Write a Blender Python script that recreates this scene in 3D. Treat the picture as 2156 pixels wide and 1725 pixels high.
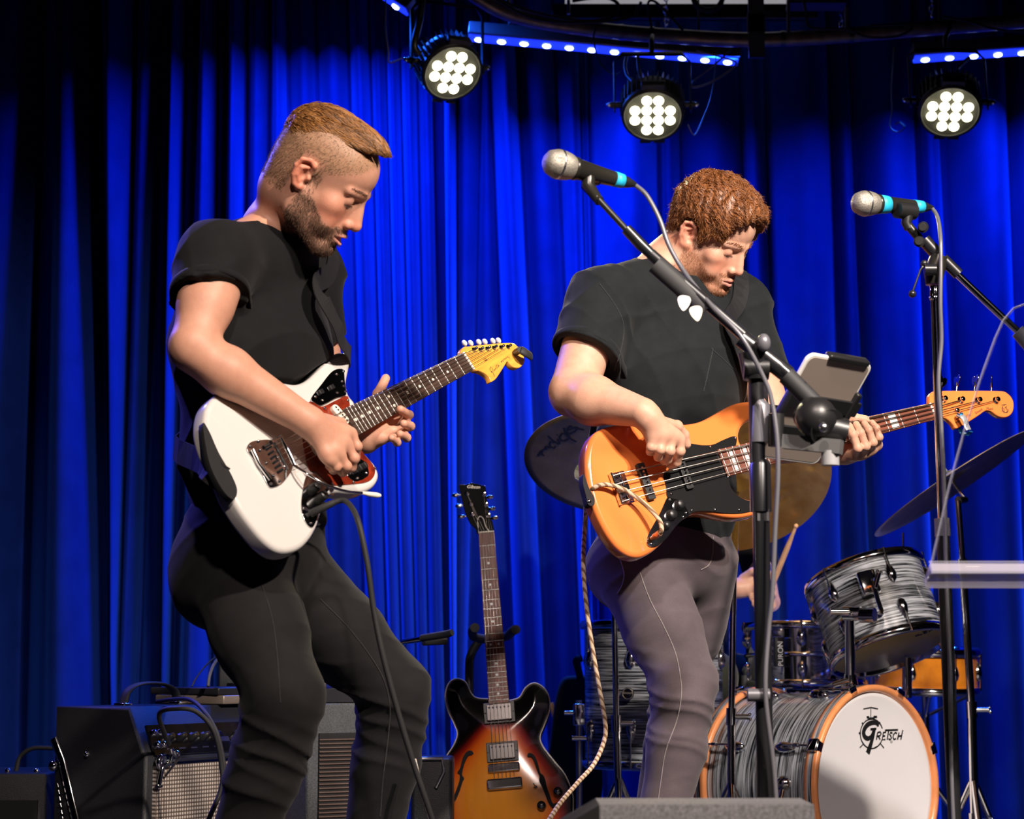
import bpy, bmesh, math, random
import numpy as np
from mathutils import Matrix, Vector, geometry
random.seed(7); np.random.seed(7)
for o in list(bpy.data.objects): bpy.data.objects.remove(o)
SC = bpy.context.scene
COL = SC.collection
PI = math.pi
# ------------------------------------------------------------------ camera
F, CX, CY, H = 4200.0, 1078.0, 862.5, 0.64
PITCH = math.atan((1400 - CY) / F)
cd = bpy.data.cameras.new('camera'); CAM = bpy.data.objects.new('camera', cd); COL.objects.link(CAM)
CAM.location = (0, 0, H); CAM.rotation_euler = (PI / 2 + PITCH, 0, 0)
cd.sensor_fit = 'HORIZONTAL'; cd.sensor_width = 36; cd.lens = F * 36 / 2156
cd.clip_start = 0.05; cd.clip_end = 60
cd.dof.use_dof = True; cd.dof.focus_distance = 4.35; cd.dof.aperture_fstop = 5.6
SC.camera = CAM
# ------------------------------------------------------------------ world and exposure
w = bpy.data.worlds.new('world'); SC.world = w; w.use_nodes = True
w.node_tree.nodes['Background'].inputs[0].default_value = (0.5, 0.5, 0.5, 1)
w.node_tree.nodes['Background'].inputs[1].default_value = 0.01
SC.view_settings.view_transform = 'Standard'; SC.view_settings.look = 'None'
SC.view_settings.exposure = 0.0; SC.view_settings.gamma = 1.0; SC.view_settings.use_curve_mapping = False

def ray(px, py):
    dx = (px - CX) / F; dz = -(py - CY) / F
    c, s = math.cos(PITCH), math.sin(PITCH)
    return Vector((dx, c - s * dz, s + c * dz))
def at(px, py, Y):
    r = ray(px, py); k = Y / r.y
    return Vector((r.x * k, Y, H + r.z * k))
def ppm(Y): return F / Y

# ------------------------------------------------------------------ stage lamps (out of frame front wash, blue wash)
def spot(name, loc, target, energy, color, size=50, blend=0.6, radius=0.08):
    l = bpy.data.lights.new(name, 'SPOT'); l.energy = energy; l.color = color
    l.spot_size = math.radians(size); l.spot_blend = blend; l.shadow_soft_size = radius
    o = bpy.data.objects.new(name, l); COL.objects.link(o); o.location = loc
    o.rotation_euler = (Vector(target) - Vector(loc)).to_track_quat('-Z', 'Y').to_euler()
    return o
WARM = (1.0, 0.84, 0.70)
# front lighting bar over the house: its lamps make the warm light and the shadows on the players
spot('front_wash_right_offscreen', (2.3, 0.5, 3.5), (0.15, 4.3, 1.05), 1250, WARM, 44, 0.5, 0.07)
spot('front_wash_centre_offscreen', (0.1, 0.4, 3.5), (0.15, 4.6, 0.85), 420, (1.0, 0.82, 0.73), 46, 0.6, 0.08)
spot('drum_wash_offscreen', (1.9, 0.5, 3.5), (0.7, 5.45, 0.5), 700, (1.0, 0.93, 0.88), 40, 0.6, 0.07)
BLUE = (0.012, 0.105, 1.0)
def area(name, loc, rot, sx, sy, energy, color):
    l = bpy.data.lights.new(name, 'AREA'); l.energy = energy; l.color = color
    l.shape = 'RECTANGLE'; l.size = sx; l.size_y = sy
    o = bpy.data.objects.new(name, l); COL.objects.link(o); o.location = loc; o.rotation_euler = rot
    return o
# blue stage lamp beyond the left drape: blue on the guitarist's back, the amplifier tops and cases
spot('blue_wash_left_offscreen', (-2.3, 5.7, 2.9), (-0.75, 3.9, 0.95), 480, (0.14, 0.12, 1.0), 50, 0.7, 0.08)

# ------------------------------------------------------------------ materials
def nodes(m):
    m.use_nodes = True
    return m.node_tree, m.node_tree.nodes['Principled BSDF']
MATS = {}
def mat(name, col, rough=0.5, metal=0.0, bump=0.0, bscale=200.0, var=0.0, vscale=20.0, coat=0.0, sheen=0.0,
        spec=0.5, emit=None, estr=0.0, alpha=1.0, trans=0.0, aniso=0.0, stretch=None, sss=0.0, col2=None):
    m = bpy.data.materials.new(name); nt, b = nodes(m); L = nt.links
    b.inputs['Base Color'].default_value = (*col, 1); b.inputs['Roughness'].default_value = rough
    b.inputs['Metallic'].default_value = metal; b.inputs['Coat Weight'].default_value = coat
    b.inputs['Coat Roughness'].default_value = 0.04
    b.inputs['Sheen Weight'].default_value = sheen; b.inputs['Specular IOR Level'].default_value = spec
    b.inputs['Transmission Weight'].default_value = trans; b.inputs['Alpha'].default_value = alpha
    if sss: 
        b.inputs['Subsurface Weight'].default_value = sss; b.inputs['Subsurface Radius'].default_value = (0.01, 0.004, 0.002)
        b.inputs['Subsurface Scale'].default_value = 0.6
    if emit: b.inputs['Emission Color'].default_value = (*emit, 1); b.inputs['Emission Strength'].default_value = estr
    if var or bump or col2:
        tc = nt.nodes.new('ShaderNodeTexCoord'); mp = nt.nodes.new('ShaderNodeMapping'); L.new(tc.outputs['Object'], mp.inputs[0])
        if stretch: mp.inputs['Scale'].default_value = stretch
    if var or col2:
        n = nt.nodes.new('ShaderNodeTexNoise'); n.inputs['Scale'].default_value = vscale; n.inputs['Detail'].default_value = 4
        L.new(mp.outputs[0], n.inputs['Vector'])
        r = nt.nodes.new('ShaderNodeValToRGB'); L.new(n.outputs[0], r.inputs[0])
        r.color_ramp.elements[0].position = 0.35; r.color_ramp.elements[1].position = 0.65
        a = col if col2 else tuple(c * (1 - var) for c in col); z = col2 if col2 else tuple(min(1, c * (1 + var)) for c in col)
        r.color_ramp.elements[0].color = (*a, 1); r.color_ramp.elements[1].color = (*z, 1)
        L.new(r.outputs[0], b.inputs['Base Color'])
    if bump:
        n2 = nt.nodes.new('ShaderNodeTexNoise'); n2.inputs['Scale'].default_value = bscale; n2.inputs['Detail'].default_value = 3
        L.new(mp.outputs[0], n2.inputs['Vector'])
        bp = nt.nodes.new('ShaderNodeBump'); bp.inputs['Strength'].default_value = bump; bp.inputs['Distance'].default_value = 0.002
        L.new(n2.outputs[0], bp.inputs['Height']); L.new(bp.outputs[0], b.inputs['Normal'])
    MATS[name] = m
    return m
M_chrome = mat('chrome', (0.82, 0.82, 0.84), 0.08, 1.0)
M_steel = mat('brushed_steel', (0.6, 0.6, 0.62), 0.28, 1.0)
M_blackmetal = mat('black_metal', (0.012, 0.012, 0.014), 0.32, 0.0, coat=0.3)
M_blackplast = mat('black_plastic', (0.012, 0.012, 0.013), 0.38, 0, bump=0.1, bscale=600)
M_rubber = mat('black_rubber', (0.02, 0.02, 0.022), 0.65)
M_blackmatte = mat('black_matte', (0.006, 0.006, 0.008), 0.8)
M_blackgloss = mat('black_lacquer', (0.004, 0.004, 0.005), 0.12, coat=1.0)
M_white = mat('white_plastic', (0.82, 0.80, 0.76), 0.35)
M_cream = mat('cream_plastic', (0.83, 0.77, 0.64), 0.3)
M_greytube = mat('grey_painted_tube', (0.16, 0.16, 0.18), 0.35, 0.3)
M_string = mat('nickel_string', (0.72, 0.68, 0.62), 0.25, 1.0)
M_gold = mat('gold_brown_bar', (0.35, 0.22, 0.12), 0.4)

# ------------------------------------------------------------------ object helpers
def tag(o, label=None, cat=None, group=None, kind=None):
    if label: o['label'] = label
    if cat: o['category'] = cat
    if group: o['group'] = group
    if kind: o['kind'] = kind
    return o
def thing(name, label, cat, M=None, group=None):
    o = bpy.data.objects.new(name, None); COL.objects.link(o); o.empty_display_size = 0.05
    if M is not None: o.matrix_world = M if isinstance(M, Matrix) else Matrix.Translation(Vector(M))
    return tag(o, label, cat, group)
def mobj(name, me, parent=None, m=None, world=True, label=None):
    """link a mesh; world=True: mesh coordinates are world coordinates"""
    o = bpy.data.objects.new(name, me); COL.objects.link(o)
    if m is not None and len(me.materials) == 0: me.materials.append(m)
    if parent is not None:
        o.parent = parent
        if world:
            top = parent; W = Matrix.Identity(4)
            chain = []
            while top is not None: chain.append(top); top = top.parent
            for c in reversed(chain): W = W @ c.matrix_parent_inverse @ c.matrix_basis
            o.matrix_parent_inverse = W.inverted()
    if label: o['label'] = label
    return o

def V(p): return Vector((float(p[0]), float(p[1]), float(p[2])))
class MB:
    def __init__(s): s.v = []; s.f = []; s.sm = []; s.mi = []; s.mats = []; s.cur = 0
    def mat(s, m):
        if m not in s.mats: s.mats.append(m)
        s.cur = s.mats.index(m); return s
    def add(s, vs, fs, smooth=True, M=None):
        b = len(s.v)
        s.v += [tuple(M @ V(v)) for v in vs] if M is not None else [tuple(v) for v in vs]
        for f in fs: s.f.append([b + i for i in f]); s.sm.append(smooth); s.mi.append(s.cur)
        return s
    def box(s, c, size, M=None, bev=0.0):
        x, y, z = [t / 2 for t in size]
        if bev > 0:
            out = [(-x, -y), (x, -y), (x, y), (-x, y)]
            T = Matrix.Translation(V(c)); 
            if M is not None: T = M @ T
            return s.extrude(roundrect(2 * x, 2 * y, bev, 2), -z, z, bev * 0.8, T, 2)
        vs = [(c[0] + i * x, c[1] + j * y, c[2] + k * z) for i in (-1, 1) for j in (-1, 1) for k in (-1, 1)]
        return s.add(vs, [(0, 1, 3, 2), (4, 6, 7, 5), (0, 4, 5, 1), (2, 3, 7, 6), (0, 2, 6, 4), (1, 5, 7, 3)], False, M)
    def tube(s, pts, r, n=8, closed=False, caps=True, M=None, flat=None, smooth=True):
        pts = [V(p) for p in pts]; N = len(pts)
        rs = r if isinstance(r, (list, tuple, np.ndarray)) else [r] * N
        T = []
        for i in range(N):
            a = pts[(i - 1) % N] if (closed or i > 0) else pts[i]; b = pts[(i + 1) % N] if (closed or i < N - 1) else pts[i]
            t = b - a; T.append(t.normalized() if t.length > 1e-9 else Vector((0, 0, 1)))
        up = Vector((0, 0, 1)) if abs(T[0].z) < 0.9 else Vector((1, 0, 0))
        if flat is not None: up = V(flat[2])
        u = (up - T[0] * up.dot(T[0])).normalized(); vs = []
        for i in range(N):
            u = (u - T[i] * u.dot(T[i]))
            u = u.normalized() if u.length > 1e-6 else T[i].orthogonal().normalized()
            if flat is not None:
                uu = up - T[i] * up.dot(T[i]); u = uu.normalized() if uu.length > 1e-6 else u
            w = T[i].cross(u)
            for k in range(n):
                a = 2 * PI * (k + 0.5) / n
                ca, sa = math.cos(a), math.sin(a)
                if flat is not None: vs.append(pts[i] + (w * ca * flat[0] + u * sa * flat[1]) * rs[i])
                else: vs.append(pts[i] + (w * ca + u * sa) * rs[i])
        fs = []
        for i in range(N if closed else N - 1):
            j = (i + 1) % N
            for k in range(n): fs.append((i * n + k, i * n + (k + 1) % n, j * n + (k + 1) % n, j * n + k))
        s.add(vs, fs, smooth, M)
        if caps and not closed:
            s.add([vs[k] for k in range(n)][::-1], [tuple(range(n))], False, M)
            s.add([vs[(N - 1) * n + k] for k in range(n)], [tuple(range(n))], False, M)
        return s
    def cyl(s, a, b, r0, r1=None, n=16, M=None, caps=True): return s.tube([a, b], [r0, r0 if r1 is None else r1], n, M=M, caps=caps)
    def lathe(s, prof, n=32, M=None, sx=1.0, sy=1.0, smooth=True, a0=0, a1=2 * PI):
        full = abs(a1 - a0 - 2 * PI) < 1e-6; K = n if full else n + 1
        vs = [(r * math.cos(a0 + (a1 - a0) * k / n) * sx, r * math.sin(a0 + (a1 - a0) * k / n) * sy, z) for r, z in prof for k in range(K)]
        fs = []
        for i in range(len(prof) - 1):
            for k in range(n):
                k2 = (k + 1) % n if full else k + 1
                fs.append((i * K + k, i * K + k2, (i + 1) * K + k2, (i + 1) * K + k))
        return s.add(vs, fs, smooth, M)
    def ball(s, c, r, nu=16, nv=10, M=None):
        r = (r, r, r) if isinstance(r, (int, float)) else r
        vs = []; fs = []
        for j in range(nv + 1):
            t = PI * j / nv
            for k in range(nu):
                a = 2 * PI * k / nu
                vs.append((c[0] + r[0] * math.sin(t) * math.cos(a), c[1] + r[1] * math.sin(t) * math.sin(a), c[2] - r[2] * math.cos(t)))
        for j in range(nv):
            for k in range(nu): fs.append((j * nu + k, j * nu + (k + 1) % nu, (j + 1) * nu + (k + 1) % nu, (j + 1) * nu + k))
        return s.add(vs, fs, True, M)
    def extrude(s, out, z0, z1, bev=0.0, M=None, steps=3, bot=True, smooth=True):
        """closed 2-D outline (ccw) -> solid from z0 to z1 with rounded rims"""
        P = np.array(out, float); N = len(P)
        ar = 0.5 * np.sum(P[:, 0] * np.roll(P[:, 1], -1) - np.roll(P[:, 0], -1) * P[:, 1])
        if ar < 0: P = P[::-1].copy()
        t = np.roll(P, -1, 0) - np.roll(P, 1, 0); t /= (np.linalg.norm(t, axis=1)[:, None] + 1e-12)
        nrm = np.stack([t[:, 1], -t[:, 0]], 1)
        rings = []
        if bev > 0:
            if bot:
                for i in range(steps + 1):
                    a = PI / 2 * i / steps; rings.append((bev * (1 - math.sin(a)), z0 + bev * (1 - math.cos(a))))
            else: rings.append((0, z0))
            for i in range(steps + 1):
                a = PI / 2 * i / steps; rings.append((bev * (1 - math.cos(a)), z1 - bev * (1 - math.sin(a))))
        else: rings = [(0, z0), (0, z1)]
        vs = []
        for off, z in rings:
            Q = P - nrm * off
            vs += [(q[0], q[1], z) for q in Q]
        fs = []
        for i in range(len(rings) - 1):
            for k in range(N): fs.append((i * N + k, i * N + (k + 1) % N, (i + 1) * N + (k + 1) % N, (i + 1) * N + k))
        s.add(vs, fs, smooth and bev > 0, M)
        for ring, flip in ((vs[:N], True), (vs[-N:], False)):
            if N <= 16: s.add(ring[::-1] if flip else ring, [tuple(range(N))], False, M)
            else:
                r = geometry.delaunay_2d_cdt([Vector((q[0], q[1])) for q in ring], [], [list(range(N))], 1, 1e-7)
                s.add([(q.x, q.y, ring[0][2]) for q in r[0]], [tuple(f)[::-1] if flip else tuple(f) for f in r[2]], False, M)
        return s
    def mesh(s, name):
        me = bpy.data.meshes.new(name); me.from_pydata(s.v, [], s.f)
        me.polygons.foreach_set('use_smooth', s.sm)
        if s.mats:
            for m in s.mats: me.materials.append(m)
            me.polygons.foreach_set('material_index', s.mi)
        me.update(); return me
    def obj(s, name, m, parent=None, world=True, label=None):
        return mobj(name, s.mesh(name), parent, m, world, label)

def crom(pts, per=8, closed=True):
    P = [np.array(p, float) for p in pts]; n = len(P); out = []
    rng = range(n) if closed else range(n - 1)
    for i in rng:
        p0 = P[(i - 1) % n] if closed or i > 0 else P[i]; p1 = P[i]; p2 = P[(i + 1) % n]
        p3 = P[(i + 2) % n] if closed or i < n - 2 else P[(i + 1) % n]
        for k in range(per):
            t = k / per
            out.append(0.5 * ((2 * p1) + (p2 - p0) * t + (2 * p0 - 5 * p1 + 4 * p2 - p3) * t * t + (3 * p1 - p0 - 3 * p2 + p3) * t ** 3))
    if not closed: out.append(P[-1])
    return out
def roundrect(w, h, r, n=4):
    o = []
    for cx, cy, a in ((w / 2 - r, h / 2 - r, 0), (-w / 2 + r, h / 2 - r, PI / 2), (-w / 2 + r, -h / 2 + r, PI), (w / 2 - r, -h / 2 + r, 1.5 * PI)):
        for k in range(n + 1): o.append((cx + r * math.cos(a + PI / 2 * k / n), cy + r * math.sin(a + PI / 2 * k / n)))
    return o
def circ(r, n=24, cx=0, cy=0): return [(cx + r * math.cos(2 * PI * k / n), cy + r * math.sin(2 * PI * k / n)) for k in range(n)]
def frame(o, x, y=None, z=None):
    """matrix from origin, x axis and an approximate y or z axis"""
    o = V(o); x = V(x).normalized()
    if z is not None: z = V(z); z = (z - x * z.dot(x)).normalized(); y = z.cross(x)
    else: y = V(y); y = (y - x * y.dot(x)).normalized(); z = x.cross(y)
    return Matrix(((x.x, y.x, z.x, o.x), (x.y, y.y, z.y, o.y), (x.z, y.z, z.z, o.z), (0, 0, 0, 1)))
def zframe(o, z, xh=(1, 0, 0)):
    o = V(o); z = V(z).normalized(); x = V(xh); x = (x - z * x.dot(z)).normalized(); y = z.cross(x)
    return Matrix(((x.x, y.x, z.x, o.x), (x.y, y.y, z.y, o.y), (x.z, y.z, z.z, o.z), (0, 0, 0, 1)))
class Plane:
    """a plane in the place with local x, y axes; uv() finds where a line of sight meets it"""
    def __init__(s, M): s.M = M; s.inv = M.inverted()
    def w(s, px, py, h=0.0):
        r = ray(px, py); o = s.M.translation; n = s.M.to_3x3().col[2]; e = Vector((0, 0, H))
        t = ((o + n * h) - e).dot(n) / r.dot(n)
        return e + r * t
    def uv(s, px, py, h=0.0):
        q = s.inv @ s.w(px, py, h); return (q.x, q.y)
    def l(s, px, py, h=0.0): return s.inv @ s.w(px, py, h)
def text_mesh(body, size, M, m, name, parent, depth=0.0006, shear=0.0, xs=1.0, align='CENTER', world=True):
    cu = bpy.data.curves.new('lettering', 'FONT'); cu.body = body; cu.size = size; cu.extrude = depth; cu.shear = shear
    cu.align_x = align; cu.align_y = 'CENTER'; cu.resolution_u = 3
    ob = bpy.data.objects.new('lettering', cu)
    me = bpy.data.meshes.new_from_object(ob); bpy.data.objects.remove(ob)
    me.transform(Matrix.Diagonal((xs, 1, 1, 1))); me.transform(M)
    me.materials.clear()
    return mobj(name, me, parent, m, world)
def ribbon(mb, pts, w, M, z=0.0004, ws=None):
    P = [np.array(p, float) for p in pts]; n = len(P); L = []; R = []
    for i in range(n):
        a = P[max(0, i - 1)]; b = P[min(n - 1, i + 1)]; t = b - a; t /= (np.linalg.norm(t) + 1e-9); q = np.array([-t[1], t[0]])
        hw = (ws[i] if ws else w) / 2
        L.append(P[i] + q * hw); R.append(P[i] - q * hw)
    vs = [(p[0], p[1], z) for p in L] + [(p[0], p[1], z) for p in R]
    mb.add(vs, [(i, n + i, n + i + 1, i + 1) for i in range(n - 1)], False, M)
# ------------------------------------------------------------------ the setting
def wood_floor():
    m = bpy.data.materials.new('stage_floor'); nt, b = nodes(m); L = nt.links
    tc = nt.nodes.new('ShaderNodeTexCoord'); n = nt.nodes.new('ShaderNodeTexNoise'); n.inputs['Scale'].default_value = 3
    L.new(tc.outputs['Object'], n.inputs['Vector']); r = nt.nodes.new('ShaderNodeValToRGB'); L.new(n.outputs[0], r.inputs[0])
    r.color_ramp.elements[0].color = (0.012, 0.011, 0.011, 1); r.color_ramp.elements[1].color = (0.035, 0.03, 0.028, 1)
    L.new(r.outputs[0], b.inputs['Base Color']); b.inputs['Roughness'].default_value = 0.45
    return m
tag(MB().box((0, 5.0, -0.05), (9, 6.0, 0.1)).obj('floor', wood_floor()), kind='structure')
M_wall = mat('dark_wall', (0.008, 0.009, 0.014), 0.9)
tag(MB().box((0, 8.05, 1.8), (9, 0.1, 3.8)).obj('wall_back', M_wall), kind='structure')
tag(MB().box((-4.45, 5.0, 1.8), (0.1, 6.0, 3.8)).obj('wall_left', M_wall), kind='structure')
tag(MB().box((4.45, 5.0, 1.8), (0.1, 6.0, 3.8)).obj('wall_right', M_wall), kind='structure')
tag(MB().box((0, 6.6, 3.75), (9, 2.8, 0.1)).obj('ceiling', M_wall), kind='structure')

# unseen hall before the stage, added to give the chrome something to reflect
M_hall = mat('hall_plaster', (0.16, 0.15, 0.15), .9)
tag(MB().box((0, -2.6, -0.85), (12, 9.2, 0.1)).obj('floor', mat('hall_boards', (0.10, 0.07, 0.05), .5)), kind='structure')
tag(MB().box((0, 1.98, -0.45), (9, 0.06, 0.9)).obj('wall_stage_front', M_wall), kind='structure')
tag(MB().box((-6.0, -2.6, 2.0), (0.1, 9.2, 5.8)).obj('wall_hall_left', M_hall), kind='structure')
tag(MB().box((6.0, -2.6, 2.0), (0.1, 9.2, 5.8)).obj('wall_hall_right', M_hall), kind='structure')
tag(MB().box((0, -7.2, 2.0), (12, 0.1, 5.8)).obj('wall_hall_back', M_hall), kind='structure')
tag(MB().box((0, -1.0, 4.95), (12, 12.4, 0.1)).obj('ceiling', mat('hall_ceiling', (0.10, 0.10, 0.10), .9)), kind='structure')
# ------------------------------------------------------------------ velvet drapes
def velvet():
    m = bpy.data.materials.new('blue_velvet'); nt, b = nodes(m); L = nt.links
    tc = nt.nodes.new('ShaderNodeTexCoord'); n = nt.nodes.new('ShaderNodeTexNoise'); n.inputs['Scale'].default_value = 9; n.inputs['Detail'].default_value = 6
    L.new(tc.outputs['Object'], n.inputs['Vector']); r = nt.nodes.new('ShaderNodeValToRGB'); L.new(n.outputs[0], r.inputs[0])
    r.color_ramp.elements[0].position = 0.3; r.color_ramp.elements[1].position = 0.7
    r.color_ramp.elements[0].color = (0.0022, 0.011, 0.105, 1); r.color_ramp.elements[1].color = (0.003, 0.014, 0.135, 1)
    L.new(r.outputs[0], b.inputs['Base Color']); b.inputs['Roughness'].default_value = 0.85
    b.inputs['Specular IOR Level'].default_value = 0.05
    b.inputs['Sheen Weight'].default_value = 0.6; b.inputs['Sheen Roughness'].default_value = 0.35
    b.inputs['Sheen Tint'].default_value = (0.03, 0.16, 1.0, 1)
    n2 = nt.nodes.new('ShaderNodeTexNoise'); n2.inputs['Scale'].default_value = 260; L.new(tc.outputs['Object'], n2.inputs['Vector'])
    bp = nt.nodes.new('ShaderNodeBump'); bp.inputs['Strength'].default_value = 0.12; bp.inputs['Distance'].default_value = 0.003
    L.new(n2.outputs[0], bp.inputs['Height']); L.new(bp.outputs[0], b.inputs['Normal'])
    return m
M_velvet = velvet()
CURY = 7.25
def curtain(folds, name, label, y0=CURY):
    """folds: seams (x at picture row 0, x at row 1450, depth of the pleat to the right, skew) down the cloth"""
    zt, zb = 3.68, 0.015
    zs = np.linspace(zt, zb, 40); per = 14
    rows = []
    for z in zs:
        v = (3.18 - z) / (3.18 - 0.58)            # 0 near the top of the view, 1 low down
        xs = []; ys = []
        for i in range(len(folds) - 1):
            a, bq = folds[i], folds[i + 1]
            xa = a[0] + (a[1] - a[0]) * v; xb = bq[0] + (bq[1] - bq[0]) * v
            if xb < xa + 4: xb = xa + 4
            for k in range(per):
                t = k / per
                tt = t ** (a[3] if len(a) > 3 else 1.0)
                d = 2.2 * a[2] * (abs(math.sin(PI * tt)) ** 0.75)
                d *= 1 + 0.18 * math.sin(3.1 * v + i * 1.7)
                x = (xa + (xb - xa) * t - CX) / F * y0
                xs.append(x); ys.append(y0 - d + 0.012 * math.sin(9 * x + 2 * v))
        rows.append((xs, ys, z))
    n = len(rows[0][0]); vs = []; fs = []
    for xs, ys, z in rows: vs += [(x, y, z) for x, y in zip(xs, ys)]
    for r in range(len(rows) - 1):
        for k in range(n - 1): fs.append((r * n + k, (r + 1) * n + k, (r + 1) * n + k + 1, r * n + k + 1))
    return tag(MB().add(vs, fs, True).obj(name, M_velvet), label, 'curtain')
rl = [(-1150 + 130 * i + random.uniform(-20, 20),) * 2 + (random.uniform(0.06, 0.12), 1.0) for i in range(9)]
left = rl + [(-95, -120, .10, 1.2), (60, 64, .13, 1.5), (174, 240, .03, 1.0), (188, 262, .12, 1.2), (268, 264, .07, .9), (325, 300, .025, 1.1), (339, 356, .09, 1.5),
    (372, 372, .02, 1), (400, 382, .10, 1.3), (441, 458, .03, 1), (464, 468, .08, 1.2), (505, 515, .06, 1.1), (555, 560, .09, 1.3), (588, 640, .05, 1.4), (650, 700, .05, 1.2),
    (719, 775, .07, 1.2), (765, 822, .05, 1.1), (800, 850, .05, 1), (830, 880, .05, 1.1), (868, 905, .045, 1.3), (902, 940, .0, 1)]
curtain(left, 'stage_curtain', 'dense pleated blue velvet drape behind the guitarist in the black tee')
rr = [(2290 + 150 * i + random.uniform(-25, 25),) * 2 + (random.uniform(0.05, 0.11), 1.0) for i in range(9)]
right = [(880, 925, .0, 1), (928, 950, .10, .9), (958, 965, .05, .7), (1018, 985, .03, 1), (1024, 1082, .09, 1.0), (1081, 1150, .05, 1), (1165, 1222, .07, 1.2), (1222, 1250, .03, 1), (1238, 1262, .11, 1), (1394, 1400, .06, .6),
    (1440, 1446, .07, 1.0), (1572, 1590, .05, .6), (1622, 1640, .10, .9), (1760, 1775, .04, 1.2), (1803, 1836, .10, 1), (1948, 1962, .05, .6), (1996, 2022, .12, 1), (2140, 2152, .10, .6)] + rr
curtain(right, 'stage_curtain', 'broad pleated blue velvet drape behind the drum kit and cymbals', CURY + 0.06)
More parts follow.
